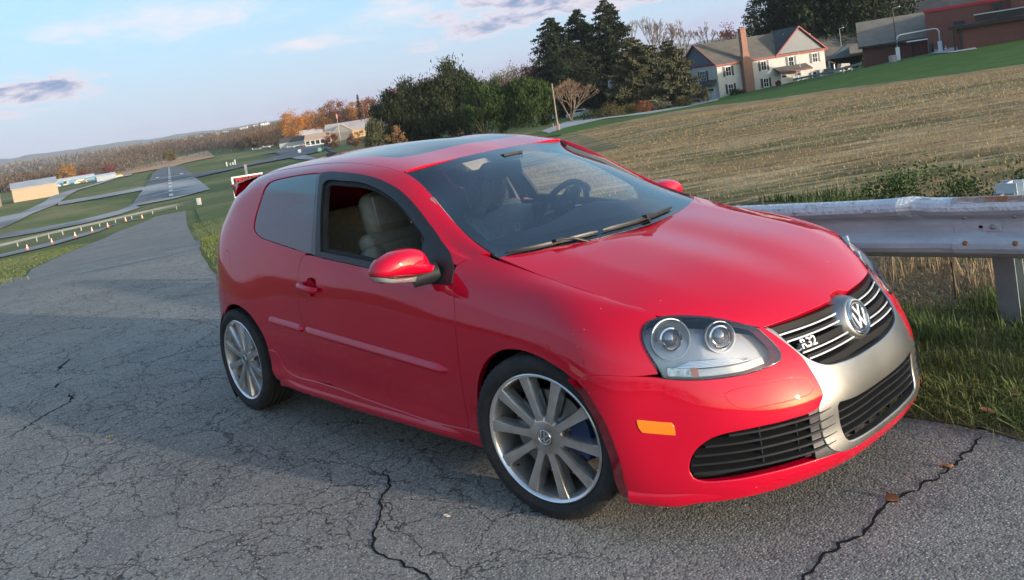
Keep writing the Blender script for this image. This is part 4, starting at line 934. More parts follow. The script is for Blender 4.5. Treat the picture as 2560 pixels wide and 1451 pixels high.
seat(-.37,-1.03);seat(.37,-1.02)
r=empty('rear_bench');r.parent=car;r.location=(-2.15,0,0)
sbox('seat_cushion',(.0,0,.60),(.50,1.25,.16),(0,-.1,0),LEATHER,r,.05);sbox('backrest',(-.28,0,.85),(.14,1.25,.52),(0,-.35,0),LEATHER,r,.05)
for y in(-.40,.40):sbox('headrest',(-.38,y,1.13),(.10,.26,.13),(0,-.3,0),LEATHER,r,.04)
sw=empty('steering_wheel');sw.parent=car;sw.location=(-.90,.38,.955);sw.rotation_euler=(0,math.radians(-60),0)
m=MB();
m.tube([(.185*math.cos(a),.185*math.sin(a),0) for a in np.linspace(0,2*math.pi,41)],.0165,10,cap=False);m.build('wheel_rim',BLACK,sw,True)
m=MB();m.lathe([(0,.03),(.05,.028),(.075,.01),(.07,-.03)],24,'z');m.build('wheel_hub',BLACK,sw,True,50)
for a in(90,-90,180):
    m=MB();a=math.radians(a);m.tube([(.06*math.cos(a),.06*math.sin(a),.005),(.175*math.cos(a),.175*math.sin(a),0)],[.024,.014],8,flat=.5);m.build('wheel_spoke',mat('spoke_silver',(.4,.4,.41),.3,.8),sw,True)
m=MB();m.box((-.895,-.01,1.252),(.035,.25,.078));im=bevel(m.build('interior_mirror',mat('mirror_back',(.10,.105,.11),.35),car,True,40),.015,3);im.rotation_euler=(0,0,0)
m=MB();m.tube([(-.88,0,1.27),(-.865,0,1.31)],.014,8);m.box((-.86,0,1.318),(.10,.13,.035));m.build('mirror_stalk',BLACK,im,True,40)
# ================= the place =================
R_=random.Random(7);RN=np.random.default_rng(11)
CX,CY=CAM_POS[0],CAM_POS[1]
def at(az,d,dz=0.):
    """point on the terrain at compass angle az (deg from +x) and distance d from the viewpoint"""
    a=math.radians(az);x,y=CX+d*math.cos(a),CY+d*math.sin(a);return Vector((x,y,float(H(x,y))+dz))
def structure(o):return tag(o,kind='structure')
def fast_mesh(name,V,F,m,parent=None,smooth=False):
    """V (n,3), F (m,k) numpy arrays"""
    me=D.meshes.new(name);V=np.asarray(V,np.float32);F=np.asarray(F,np.int32);n,k=F.shape
    me.vertices.add(len(V));me.vertices.foreach_set('co',V.ravel());me.loops.add(n*k);me.loops.foreach_set('vertex_index',F.ravel())
    me.polygons.add(n);me.polygons.foreach_set('loop_start',np.arange(0,n*k,k,dtype=np.int32));me.polygons.foreach_set('loop_total',np.full(n,k,np.int32))
    me.polygons.foreach_set('use_smooth',np.full(n,smooth));me.update(calc_edges=True);me.materials.append(m)
    return link(D.objects.new(name,me),parent)
# ---- ground materials ----
def ground_mat(name,cols,scales,rough=.95,stretch=(1,1,1),bump=.5,bs=8.,rot=0.,tex=False):
    """cols: list of (colour) mixed by successive noises"""
    m=mat(name,cols[0],rough,spec=.15);nt=m.node_tree;b=nt.nodes['Principled BSDF'];L=nt.links.new
    tc=N_(nt,'ShaderNodeTexCoord');mp=N_(nt,'ShaderNodeMapping');L(tc.outputs['Object'],mp.inputs[0]);mp.vector_type='TEXTURE' if tex else 'POINT';mp.inputs['Scale'].default_value=stretch;mp.inputs['Rotation'].default_value=(0,0,rot)
    o=None
    for i,(c,(s,lo,hi)) in enumerate(zip(cols[1:],scales)):
        n=N_(nt,'ShaderNodeTexNoise');L(mp.outputs[0],n.inputs['Vector']);n.inputs['Scale'].default_value=s;n.inputs['Detail'].default_value=9;n.inputs['Roughness'].default_value=.68
        r=N_(nt,'ShaderNodeMapRange');L(n.outputs[0],r.inputs[0]);r.inputs[1].default_value=lo;r.inputs[2].default_value=hi
        x=N_(nt,'ShaderNodeMix',data_type='RGBA');L(r.outputs[0],x.inputs[0])
        if o is None:x.inputs[6].default_value=(*cols[0],1)
        else:L(o,x.inputs[6])
        x.inputs[7].default_value=(*c,1);o=x.outputs[2]
    L(o,b.inputs['Base Color'])
    nb=N_(nt,'ShaderNodeTexNoise');L(mp.outputs[0],nb.inputs['Vector']);nb.inputs['Scale'].default_value=bs;nb.inputs['Detail'].default_value=8
    bp=N_(nt,'ShaderNodeBump');bp.inputs['Strength'].default_value=bump;bp.inputs['Distance'].default_value=.08;L(nb.outputs[0],bp.inputs['Height']);L(bp.outputs[0],b.inputs['Normal'])
    return m
GRASS=ground_mat('grass_ground',[(.165,.175,.055),(.12,.145,.042),(.30,.245,.115),(.085,.10,.032)],[(.09,.42,.6),(.035,.52,.70),(.8,.5,.8)],stretch=(1,1,1),bs=3.)
LAWN=ground_mat('lawn',[(.065,.125,.022),(.095,.165,.032),(.048,.095,.018)],[(.06,.4,.65),(.5,.45,.75)],bs=4.)
STRAW=ground_mat('straw_field',[(.38,.245,.11),(.24,.15,.068),(.095,.11,.032),(.48,.345,.18),(.10,.07,.038)],[(.30,.42,.58),(.16,.47,.58),(1.0,.46,.62),(2.6,.50,.64)],stretch=(3.2,.8,1),bs=6.,bump=1.,rot=math.radians(50),tex=True)
DRY=ground_mat('dry_mat',[(.26,.185,.095),(.15,.11,.055),(.34,.26,.15),(.07,.075,.025)],[(2.,.4,.6),(7.,.5,.7),(1.1,.56,.7)],bs=40.,bump=1.)
def asphalt():
    m=mat('asphalt',(.1,.1,.1),.85,spec=.35);nt=m.node_tree;b=nt.nodes['Principled BSDF'];L=nt.links.new
    tc=N_(nt,'ShaderNodeTexCoord')
    def noise_(s,d=6,r=.6,vec=None):
        n=N_(nt,'ShaderNodeTexNoise');L(vec or tc.outputs['Object'],n.inputs['Vector']);n.inputs['Scale'].default_value=s;n.inputs['Detail'].default_value=d;n.inputs['Roughness'].default_value=r;return n
    def rng(src,a,b_,c=0,d=1,smooth=False):
        r=N_(nt,'ShaderNodeMapRange');L(src,r.inputs[0]);r.inputs[1].default_value=a;r.inputs[2].default_value=b_;r.inputs[3].default_value=c;r.inputs[4].default_value=d
        if smooth:r.interpolation_type='SMOOTHSTEP'
        return r.outputs[0]
    def mix(f,a,b_,bt='MIX'):
        x=N_(nt,'ShaderNodeMix',data_type='RGBA',blend_type=bt)
        for i,v in ((0,f),(6,a),(7,b_)):
            if isinstance(v,(int,float)):x.inputs[i].default_value=v
            elif isinstance(v,tuple):x.inputs[i].default_value=(*v,1)
            else:L(v,x.inputs[i])
        return x.outputs[2]
    def mul(a,b_,op='MULTIPLY'):
        x=N_(nt,'ShaderNodeMath',operation=op)
        for i,v in enumerate((a,b_)):
            if isinstance(v,(int,float)):x.inputs[i].default_value=v
            else:L(v,x.inputs[i])
        return x.outputs[0]
    base=mix(rng(noise_(.35,6).outputs[0],.35,.65),(.225,.208,.182),(.30,.278,.243))
    base=mix(rng(noise_(1.6,5).outputs[0],.48,.7,0,.55),base,(.155,.150,.142))
    # stones
    v=N_(nt,'ShaderNodeTexVoronoi');L(tc.outputs['Object'],v.inputs['Vector']);v.inputs['Scale'].default_value=115;v.inputs['Randomness'].default_value=1
    sepc=N_(nt,'ShaderNodeSeparateColor');L(v.outputs['Color'],sepc.inputs[0])
    bright=mul(rng(sepc.outputs[0],.62,.98),rng(v.outputs['Distance'],.50,.22))
    base=mix(mul(bright,.95),base,(.72,.68,.60))
    dark=mul(rng(sepc.outputs[1],.55,.9),.60);base=mix(dark,base,(.045,.045,.048))
    v2=N_(nt,'ShaderNodeTexVoronoi');L(tc.outputs['Object'],v2.inputs['Vector']);v2.inputs['Scale'].default_value=48
    s2=N_(nt,'ShaderNodeSeparateColor');L(v2.outputs['Color'],s2.inputs[0]);base=mix(mul(mul(rng(s2.outputs[0],.84,.96),rng(v2.outputs['Distance'],.36,.18)),.6),base,(.46,.43,.39))
    # cracks
    def crack(scale,amp,nscale,w,seed):
        n=noise_(nscale,5,.65);sub=N_(nt,'ShaderNodeVectorMath',operation='SUBTRACT');L(n.outputs['Color'],sub.inputs[0]);sub.inputs[1].default_value=(.5,.5,.5)
        sc=N_(nt,'ShaderNodeVectorMath',operation='SCALE');L(sub.outputs[0],sc.inputs[0]);sc.inputs['Scale'].default_value=amp
        ad=N_(nt,'ShaderNodeVectorMath',operation='ADD');L(tc.outputs['Object'],ad.inputs[0]);L(sc.outputs[0],ad.inputs[1])
        fl=N_(nt,'ShaderNodeVectorMath',operation='MULTIPLY_ADD');L(ad.outputs[0],fl.inputs[0]);fl.inputs[1].default_value=(1,1,0);fl.inputs[2].default_value=(seed,seed,0)
        vo=N_(nt,'ShaderNodeTexVoronoi',feature='DISTANCE_TO_EDGE');vo.voronoi_dimensions='2D';L(fl.outputs[0],vo.inputs['Vector']);vo.inputs['Scale'].default_value=scale
        return rng(vo.outputs['Distance'],w,w*.25)
    c1=mul(crack(3.0,.40,3.,.015,3.1),rng(noise_(.9,4).outputs[0],.34,.46))
    c2=mul(crack(7.0,.18,7.,.026,7.7),rng(noise_(1.3,4).outputs[0],.44,.55))
    c3=mul(crack(.75,.7,1.6,.005,1.2),.9)
    sx=N_(nt,'ShaderNodeSeparateXYZ');L(tc.outputs['Object'],sx.inputs[0]);zone=rng(mul(sx.outputs[0],mul(noise_(.8,3).outputs[0],.9),'ADD'),1.15,.35)
    c=mul(mul(mul(c1,c2,'MAXIMUM'),c3,'MAXIMUM'),zone)
    col=mix(mul(c,.86),base,(.022,.021,.022))
    L(col,b.inputs['Base Color'])
    h=mul(mul(v.outputs['Distance'],-.35),mul(c,-2.2),'ADD')
    bp=N_(nt,'ShaderNodeBump');bp.inputs['Strength'].default_value=.75;bp.inputs['Distance'].default_value=.006;L(h,bp.inputs['Height']);L(bp.outputs[0],b.inputs['Normal'])
    return m
ASPH=asphalt()
FARASPH=noisy('far_asphalt',(.32,.315,.30),(.40,.39,.37),.08,.9,c3=(.15,.15,.155),s3=.05);DARKASPH=noisy('runway_asphalt',(.11,.115,.12),(.15,.15,.155),.1,.9)
TILLED=ground_mat('tilled_soil',[(.52,.31,.18),(.46,.27,.15),(.58,.37,.23)],[(.05,.4,.6),(.3,.5,.7)],bs=2.)
PAVEW=mat('runway_paint',(.62,.62,.60),.8)
# ---- ground sheet: polar grid about the viewpoint, reaching the horizon ----
def polar_sheet():
    rs=[0.]+list(np.geomspace(.6,9000,260));na=280
    V=[];a=np.linspace(0,2*np.pi,na,endpoint=False)
    X=np.concatenate([[CX],(CX+np.outer(rs[1:],np.cos(a))).ravel()]);Y=np.concatenate([[CY],(CY+np.outer(rs[1:],np.sin(a))).ravel()])
    r=np.hypot(X-CX,Y-CY);Z=H(X,Y)-.012-.0005*r
    F=[];n=len(rs)-1
    T=[(0,1+j,1+(j+1)%na) for j in range(na)]
    me_F=[]
    for i in range(n-1):
        o=1+i*na
        for j in range(na):
            k=(j+1)%na;T.append((o+j,o+na+j,o+na+k));T.append((o+j,o+na+k,o+k))
    return fast_mesh('ground',np.stack([X,Y,Z],1),np.array(T),GRASS,smooth=True)
structure(polar_sheet())
LAYER=[0]
def drape(name,poly,m,level=1,h=.05,smooth=True,near=False):
    """a sheet following the terrain; finer near the viewpoint"""
    P=np.array(poly,float);q=[]
    for i in range(len(P)):
        a,b=P[i],P[(i+1)%len(P)];d=min(np.hypot(*(a-(CX,CY))),np.hypot(*(b-(CX,CY))));k=max(1,int(np.linalg.norm(b-a)/max(.25,d*.05)))
        for t in np.arange(k)/k:q.append(a*(1-t)+b*t)
    q=np.array(q);dx=q-(CX,CY);L=np.stack([np.arctan2(dx[:,1],dx[:,0]),np.log(np.hypot(dx[:,0],dx[:,1]))],1)
    L[:,0]=np.where(L[:,0]<-.8,L[:,0]+2*np.pi,L[:,0])
    if near:L=q.copy()
    if area2(L)<0:L=L[::-1]
    lo,hi=L.min(0),L.max(0);G=np.array([(x+(h/2 if j%2 else 0),y) for j,y in enumerate(np.arange(lo[1],hi[1],h)) for x in np.arange(lo[0],hi[0],h)]).reshape(-1,2)
    if len(G):G=G[inside(G,L)]
    if len(G):G=G[dist_to(G,L)>h*.3]
    n=len(L);co,_,fa,_,_,_=delaunay_2d_cdt([Vector(map(float,p)) for p in list(L)+list(G)],[(i,(i+1)%n) for i in range(n)],[],0,1e-8)
    C_=np.array([(c.x,c.y) for c in co]);F=np.array([f for f in fa if len(f)==3]);F=F[inside(C_[F].mean(1),L)]
    r=np.exp(C_[:,1]);X=CX+r*np.cos(C_[:,0]);Y=CY+r*np.sin(C_[:,0])
    if near:X,Y=C_[:,0],C_[:,1];r=np.hypot(X-CX,Y-CY)
    Z=H(X,Y)+(-.012-.0009*r)*max(0,1-level*.5)*0+level*.004-.004+np.where(r<40,0,(r-40)*.00022*level)
    V=np.stack([X,Y,Z],1);a,b,c=V[F[:,0]],V[F[:,1]],V[F[:,2]];fl=np.cross(b-a,c-a)[:,2]<0;F[fl]=F[fl][:,::-1]
    return structure(fast_mesh(name,V,F,m,smooth=smooth))
# main road: right edge, far end, left edge, then out of view round the near side
road_r=[(7.5,.70),(3.,.62),(1.1,.57),(.3,.58),(-1,.62),(-3,.85),(-5.5,1.15),(-8.49,1.49),(-10.39,2.16),(-12.58,2.92),(-20,5.9),(-35.8,11.9),(-55.24,19.13),(-76.45,27.28),(-105.46,38.54)]
road_l=[(-100,33.5),(-90.06,28.31),(-80.35,21.75),(-62.98,13.84),(-43.04,6.35),(-20.06,.93),(-14,-2.2),(-11,-6),(-9,-12)]
def wob(P,amp,step,seed):
    out=[];rr=random.Random(seed)
    for i in range(len(P)-1):
        a,b=Vector(P[i]),Vector(P[i+1]);d=min((a-Vector((CX,CY))).length,(b-Vector((CX,CY))).length);k=max(1,int((b-a).length/max(step,d*.04)))
        for t in range(k):
            p=a.lerp(b,t/k);out.append((p.x+rr.uniform(-amp,amp),p.y+rr.uniform(-amp,amp)))
    out.append(tuple(P[-1]));return out
drape('road',wob(road_r[:10],.035,.14,3)+[(-13.2,3.15),(-15.5,-1.25)]+wob([(-14,-2.2),(-11,-6),(-9,-12)],.06,.5,5)+[(-4,-12),(7.5,-12)],ASPH,1,h=.35,near=True)
drape('road',wob([(-12.3,2.82)]+road_r[10:],.05,.3,6)+wob(road_l[:6],.06,.5,7)+[(-15.3,-1.35)],ASPH,1,h=.05)
drape('grass_bank',wob([(-105,39.5),(-76,28.3),(-55,20.1),(-36,12.9),(-20,6.9),(-12.5,3.9),(-8.6,2.5),(-5.5,2.1),(-3,1.8),(0,1.5),(3,1.5),(6,1.7)],.05,.3,8)+[(6,4.0),(-3,4.6),(-12,8),(-30,18),(-60,30),(-100,46)],GRASS,1,h=.08)
drape('straw_field',[(6,3.0),(3,2.8),(0,2.6),(-3,2.9),(-8,5.0),(-12,8),(-22,16),(-38,34),(-48,48),(-54.9,58.1),(-54,64.7),(-54.7,74.5),(-51.2,79),(-42,75),(-35,74),(-27.5,69.6),(-22,67.3),(-14,66.7),(20,62),(30,20),(12,4)],STRAW,2,h=.06)
drape('dry_verge',wob([(5,1.95),(2.5,1.85),(1.1,1.95),(0,1.9),(-2,2.1),(-4,2.5)],.06,.2,9)+[(-5,4.2),(-2,4.6),(2,4.8),(5,4.6)],DRY,3,h=.05)
drape('lawn',[(-54.9,58.1),(-54,64.7),(-54.7,74.5),(-51.2,79),(-42,75),(-35,74),(-27.5,69.6),(-22,67.3),(-14,66.7),(20,62),(60,70),(60,150),(-20,190),(-75,170),(-80,125),(-77,112),(-64,98),(-60,88),(-62,76),(-66,70),(-66,60)],LAWN,1,h=.05)
drape('verge_soil',wob([(4,.60),(3.,.56),(1.1,.53),(.3,.545),(-1,.59),(-3,.82),(-5.5,1.12),(-8.4,1.45)],.04,.1,21)+wob([(-8.4,1.75),(-5.5,1.45),(-3,1.15),(-1,.95),(.3,.9),(1.1,.88),(3,.95),(4,1.0)],.06,.15,22),DRY,2,h=.05,near=True)
GP={
'service_road':[(-93.0,12.1),(-94.4,14.2),(-94.3,19),(-97,25.1),(-115.5,34.8),(-112,35),(-90.9,23.3),(-85.5,17),(-84.7,12.4),(-82.8,10.4),(-80,0),(-90,0)],
'perimeter_road':[(-168.6,25.3),(-167.3,27.7),(-162.8,33.4),(-160.7,39.8),(-167.6,49.3),(-182,56.5),(-161.5,51.4),(-150.7,44),(-144.4,35.5),(-147.6,30),(-153,25),(-153.2,22.6)],
'runway_apron':[(-172.4,52.9),(-208.6,66.9),(-250.5,83.7),(-254.3,100.2),(-176.3,72.2),(-170,60.9)],
'taxiway':[(-252,58.9),(-247.8,69.3),(-248,82.2),(-230.6,77.4),(-232.4,64.7),(-235.9,55)],
'wide_taxiway':[(-226.4,35.5),(-232.2,40.2),(-234.6,45.3),(-249,51.7),(-269,59.6),(-298.7,68.9),(-338,85),(-343,90),(-388,110.9),(-442.9,137.3),(-440.3,142.7),(-418,135.2),(-412,126.5),(-359.4,102.4),(-321,83.6),(-278.5,68.7),(-241.8,55.9),(-230.7,49.7),(-220.3,44.5),(-200.7,37),(-189,31.8),(-185.9,28.3)],
'driveway_loop':[(-255,135.7),(-311.6,173.8),(-302.4,177.3),(-303.3,181.8),(-268.7,161.6),(-273.3,158.2),(-257.3,142.2),(-206,117.3),(-197.3,112),(-231,124.4)],
'house_driveway':[(-66,66.5),(-76.5,82.5),(-73,84),(-66.5,83),(-66,91.6),(-74,110),(-71.2,112.1),(-61,95.6),(-60,87.3),(-60,79),(-66,78),(-63.5,71),(-62.5,66.9),(-60.5,62.1)]}
for k,v in GP.items():drape(k,v,FARASPH,3,h=.03)
drape('taxiway',[(-272.6,106.6),(-266.8,116.2),(-280.7,135),(-307,159),(-358,183.8),(-365.4,176.9),(-381.4,198.4),(-383,205),(-343,199.4),(-291.4,174.6),(-258,149.2),(-248.5,137.2),(-251.9,129.8),(-254.7,122.2),(-246.8,107.2),(-241.7,95.5)],DARKASPH,4,h=.03)
drape('runway',[(-247.9,82.8),(-289.5,98.6),(-374.5,130),(-440.5,157),(-455.7,166),(-424.6,160.7),(-367,142),(-270.9,106.6),(-250.7,99),(-247.5,90.6)],DARKASPH,4,h=.03)
drape('tilled_field',[(-560,140),(-570,200),(-640,262),(-650,275),(-475,204),(-463,180),(-441,166),(-444,156),(-446,128)],TILLED,2,h=.02)
drape('path',[(-63,143),(-52,136),(-44,125),(-38,105),(-35,98),(-31.5,94),(-29,93.5),(-30,96),(-33,99.5),(-36,108),(-42,128),(-50,140),(-60,147)],mat('concrete_path',(.45,.44,.41),.9),4,h=.02)
# runway markings lie on the runway
ra=Vector((-180.7,64.8));rb=Vector((-435.6,160.7));rd=(rb-ra).normalized();rn=Vector((-rd.y,rd.x))
def mark(s,t,l,w,lev=6):
    c=ra+rd*s+rn*t;p=[c-rd*l/2-rn*w/2,c+rd*l/2-rn*w/2,c+rd*l/2+rn*w/2,c-rd*l/2+rn*w/2];drape('runway_marking',[tuple(q) for q in p],PAVEW,lev,h=.02)
for s in range(0,255,18):mark(s+4,0,9,.9)
mark(108,0,1.8,15)
for s in(16,36):
    for k in(-1,1):
        c=ra+rd*s;a=c+rd*3;b=c+rn*k*4.2-rd*2.;w=rd*1.2;drape('runway_marking',[tuple(a-w),tuple(a),tuple(b),tuple(b-w)],PAVEW,6,h=.02)
for t in(-4.2,4.2):mark(122,t,10,1.2)
# ---- cracks in the near road ----
def crack(pts,w,seed,name='road_crack'):
    rr=random.Random(seed);P=[]
    for i in range(len(pts)-1):
        a,b=Vector(pts[i]),Vector(pts[i+1]);k=max(2,int((b-a).length/.025))
        for j in range(k):
            t=j/k;n=Vector((-(b-a).y,(b-a).x)).normalized();P.append(a.lerp(b,t)+n*rr.uniform(-.012,.012))
    P.append(Vector(pts[-1]));V=[];F=[]
    for i,p in enumerate(P):
        t=(P[min(i+1,len(P)-1)]-P[max(i-1,0)]).normalized();n=Vector((-t.y,t.x));ww=w*(.45+.9*rr.random())*min(1,i/4+.1,(len(P)-1-i)/4+.1)
        for s in(-1,1):
            q=p+n*s*ww/2;V.append((q.x,q.y,float(H(q.x,q.y))+.0016))
    for i in range(len(P)-1):F.append((2*i,2*i+1,2*i+3,2*i+2))
    return structure(mesh_ob(name,V,F,mat('crack_dark',(.02,.019,.019),.95,spec=.1),smooth=False))
CR=[]
crack([(.995,.523),(1.014,.415),(1.009,.158),(.973,-.04),(.933,-.188),(.943,-.273),(.959,-.385),(.92,-.497),(.911,-.6),(.913,-.718),(.924,-.787),(.92,-.95)],.011,1)
crack([(-1.03,-.94),(-.836,-1.038),(-.736,-1.17),(-.6,-1.244),(-.544,-1.321),(-.445,-1.397),(-.296,-1.40),(-.113,-1.401),(.05,-1.44)],.010,2)
crack([(-3.85,-1.98),(-4.13,-1.70),(-4.29,-1.49),(-4.5,-1.40)],.014,3);crack([(-5.54,-1.28),(-5.85,-1.12),(-5.93,-1.03)],.03,4);crack([(-4.9,-1.435),(-5.08,-1.36)],.03,5);crack([(-4.57,-1.43),(-4.31,-1.454)],.02,6)
# ---- grass blades ----
def leafmat(name,c1,c2,c3=None,rough=.7,trans=0.):
    m=mat(name,c1,rough,spec=.2);nt=m.node_tree;b=nt.nodes['Principled BSDF'];L=nt.links.new
    g=N_(nt,'ShaderNodeNewGeometry');r=N_(nt,'ShaderNodeValToRGB');L(g.outputs['Random Per Island'],r.inputs[0]);e=r.color_ramp.elements
    e[0].color=(*c1,1);e[1].color=(*c2,1)
    if c3:x=e.new(.82);x.color=(*c3,1);e[1].position=1.;x2=e[1]
    L(r.outputs[0],b.inputs['Base Color']);return m
BLADE=leafmat('blade_green',(.065,.10,.022),(.44,.36,.18),(.21,.22,.07));DRYB=leafmat('blade_dry',(.36,.27,.16),(.19,.14,.08),(.28,.21,.12));DGREEN=leafmat('blade_dark',(.03,.065,.018),(.12,.16,.05))
def blades(name,P,h0,h1,w,m,lean=.5,label=None,cat='grass',windx=(0,0)):
    """P (n,2) roots; each blade two joined triangles bent over"""
    n=len(P);z=H(P[:,0],P[:,1]);a=RN.uniform(0,2*np.pi,n);h=RN.uniform(h0,h1,n)*RN.uniform(.6,1,n);l=np.abs(RN.normal(0,lean,n))*h
    dx=np.cos(a)*l+windx[0]*h;dy=np.sin(a)*l+windx[1]*h;wx=-np.sin(a+RN.uniform(-1,1,n))*w/2;wy=np.cos(a)*w/2
    b=np.stack([P[:,0],P[:,1],z-.005],1);W=np.stack([wx,wy,0*wx],1);mid=b+np.stack([dx*.35,dy*.35,h*.62],1);tip=b+np.stack([dx,dy,h*np.clip(1-.45*(l/h)**2,.25,1)],1)
    V=np.stack([b-W,b+W,mid+W*.8,mid-W*.8,tip],1).reshape(-1,3);o=np.arange(n)[:,None]*5
    F=np.concatenate([o+[0,1,2],o+[0,2,3],o+[3,2,4]],1).reshape(-1,3)
    return tag(fast_mesh(name,V,F,m),label,cat,kind='stuff')
def scatter(n,x0,x1,y0,y1,fn=None,cl=None,cs=.1):
    P=np.stack([RN.uniform(x0,x1,n),RN.uniform(y0,y1,n)],1)
    if cl:
        c=np.stack([RN.uniform(x0,x1,cl),RN.uniform(y0,y1,cl)],1);P=c[RN.integers(0,cl,n)]+RN.normal(0,cs,(n,2))
    if fn is not None:P=P[fn(P[:,0],P[:,1])]
    return P
edge=lambda x:np.interp(x,[-20,-12.58,-10.39,-8.49,-5.5,-3,-1,.3,1.1,3],[5.9,2.92,2.16,1.49,1.15,.85,.62,.58,.57,.62])
blades('verge_grass',scatter(52000,-.4,3.2,.5,2.1,lambda x,y:(y>edge(x)+np.abs(RN.normal(.06,.07,len(x))))),.03,.10,.0042,BLADE,.7,'green roadside grass between the asphalt and the guardrail')
blades('verge_grass',scatter(3800,.2,3.0,.5,.95,lambda x,y:(y>edge(x)-.02)),.06,.15,.004,BLADE,1.6,'long flattened grass hanging over the asphalt edge','grass',(.25,-.5))
blades('grass_tuft',scatter(3600,.1,2.6,1.45,2.3,None,16,.08),.07,.19,.004,DGREEN,.35,'dark wiry grass tufts below the guardrail')
blades('dry_grass',scatter(42000,-3.5,4.0,1.9,4.6),.02,.07,.006,DRYB,1.6,'dead brown grass mat behind the guardrail','dry grass')
blades('dry_grass',scatter(2600,-2.2,3.5,2.3,4.4,None,40,.07),.10,.34,.0045,DRYB,.3,'upright pale dry stems behind the guardrail','dry grass')
blades('weed_patch',scatter(16000,-3.2,3.0,4.2,6.2,lambda x,y:np.sin(x*2.1+y)+np.sin(y*3.7-x)>.1),.06,.22,.012,DGREEN,.6,'low green weeds growing beyond the dead grass','weeds')
blades('field_stubble',scatter(90000,-22,9,4.5,24,lambda x,y:y>.0-x*.62),.03,.085,.007,leafmat('stubble',(.34,.235,.115),(.13,.11,.045),(.28,.20,.095)),.9,'straw coloured stubble across the mown field','stubble')
blades('field_stubble',scatter(90000,-55,15,22,66,lambda x,y:y>-x*1.02+4),.05,.12,.016,D.materials['stubble'],.9,'straw coloured stubble far across the field','stubble')
blades('bank_grass',scatter(60000,-24,-6.5,1.2,11,lambda x,y:(y>edge(np.maximum(x,-20))+np.where(x<-20,(-20-x)*.38,0)+.05)&(y<edge(np.maximum(x,-20))+6)),.03,.09,.009,BLADE,.8,'short green and straw grass right of the road behind the car')
blades('bank_grass',scatter(30000,-60,-22,2,24,lambda x,y:abs(y-(5.9+(-20-x)*.38)-3.2)<3.0),.04,.10,.02,BLADE,.8,'short grass bank further down the road')
blades('left_grass',scatter(45000,-75,-16,-8,16,lambda x,y:(y<np.interp(x,[-80.35,-62.98,-43.04,-20.06],[21.75,13.84,6.35,.93])-.1)&(y>np.interp(x,[-80.35,-62.98,-43.04,-20.06],[21.75,13.84,6.35,.93])-9)),.05,.12,.022,BLADE,.7,'grass verge on the left side of the road')
blades('dry_grass',scatter(9000,.2,2.8,1.25,2.2),.02,.06,.005,DRYB,1.4,'brown dead grass around the guardrail post','dry grass')
# fallen leaves
LEAFB=noisy('leaf_brown',(.42,.19,.07),(.26,.12,.05),8,.7)
def fallen(x,y,s,rz,lab,m=LEAFB):
    V=[];k=9
    for i in range(k):
        t=i/(k-1);w=math.sin(math.pi*t)**.7*.36;V+=[(s*(t-.5),-s*w,s*.12*math.sin(t*5)),(s*(t-.5),0,s*.02),(s*(t-.5),s*w,s*.16*math.cos(t*3))]
    F=[]
    for i in range(k-1):
        for j in(0,1):F.append((i*3+j,i*3+j+1,i*3+4+j,i*3+3+j))
    o=mesh_ob('fallen_leaf',V,F,m);o.location=(x,y,float(H(x,y))+.006+(.035 if y>edge(x) else 0));o.rotation_euler=(R_.uniform(-.3,.3),R_.uniform(-.3,.3),rz);tag(o,lab,'leaf','fallen leaves');return o
YL=mat('leaf_yellow',(.62,.58,.16),.7)
for x,y,s,lab,m in((-3.066,-1.573,.045,'yellow leaf lying on the asphalt left of the rear wheel',YL),(-.376,-1.082,.028,'small pale leaf on the asphalt in front of the front tyre',mat('leaf_pale',(.55,.50,.42),.7)),
 (.994,.177,.045,'tan leaf caught in the crack right of the bumper',LEAFB),(.934,-.141,.06,'dry leaf scrap in the long crack',LEAFB),(1.02,.86,.045,'orange leaf in the grass beside the bumper',LEAFB),(1.28,1.12,.05,'brown leaf in the grass under the post',LEAFB),(1.34,1.24,.045,'folded orange leaf near the right picture edge',LEAFB),(.98,.66,.05,'long brown leaf low in the verge grass',LEAFB),(1.12,.75,.04,'curled leaf at the asphalt edge',LEAFB)):
    fallen(x,y,s,R_.uniform(0,6),lab,m)
# ---- the guardrail beside the car (car-frame plane y=1.8) ----
GALV=noisy('galvanised',(.40,.46,.50),(.52,.58,.62),3.5,.5,metal=.10,stretch=(1,1,6),bump=.25,bscale=30);RUSTY=noisy('rusty_edge',(.30,.12,.05),(.40,.38,.36),7,.75,lo=.42,hi=.58,metal=.2);POSTM=noisy('post_galvanised',(.19,.22,.22),(.27,.30,.30),6,.55,metal=.4)
PEEL=noisy('peeling_galvanised',(.60,.64,.67),(.36,.31,.26),16,.55,lo=.55,hi=.66,metal=.05,bump=.6,bscale=40)
gr=empty('guardrail',(0,0,0),0,None,'dented weathered steel guardrail with rusty bolts behind the red car','guardrail')
gr.matrix_world=car.matrix_world.copy()
WPROF=[(.0,.712),(-.028,.706),(-.052,.692),(-.064,.668),(-.064,.650),(-.052,.628),(-.012,.600),(-.006,.585),(-.004,.550),(-.006,.525),(-.040,.500),(-.064,.478),(-.066,.452),(-.056,.428),(-.030,.408),(-.010,.398),(.0,.392)]
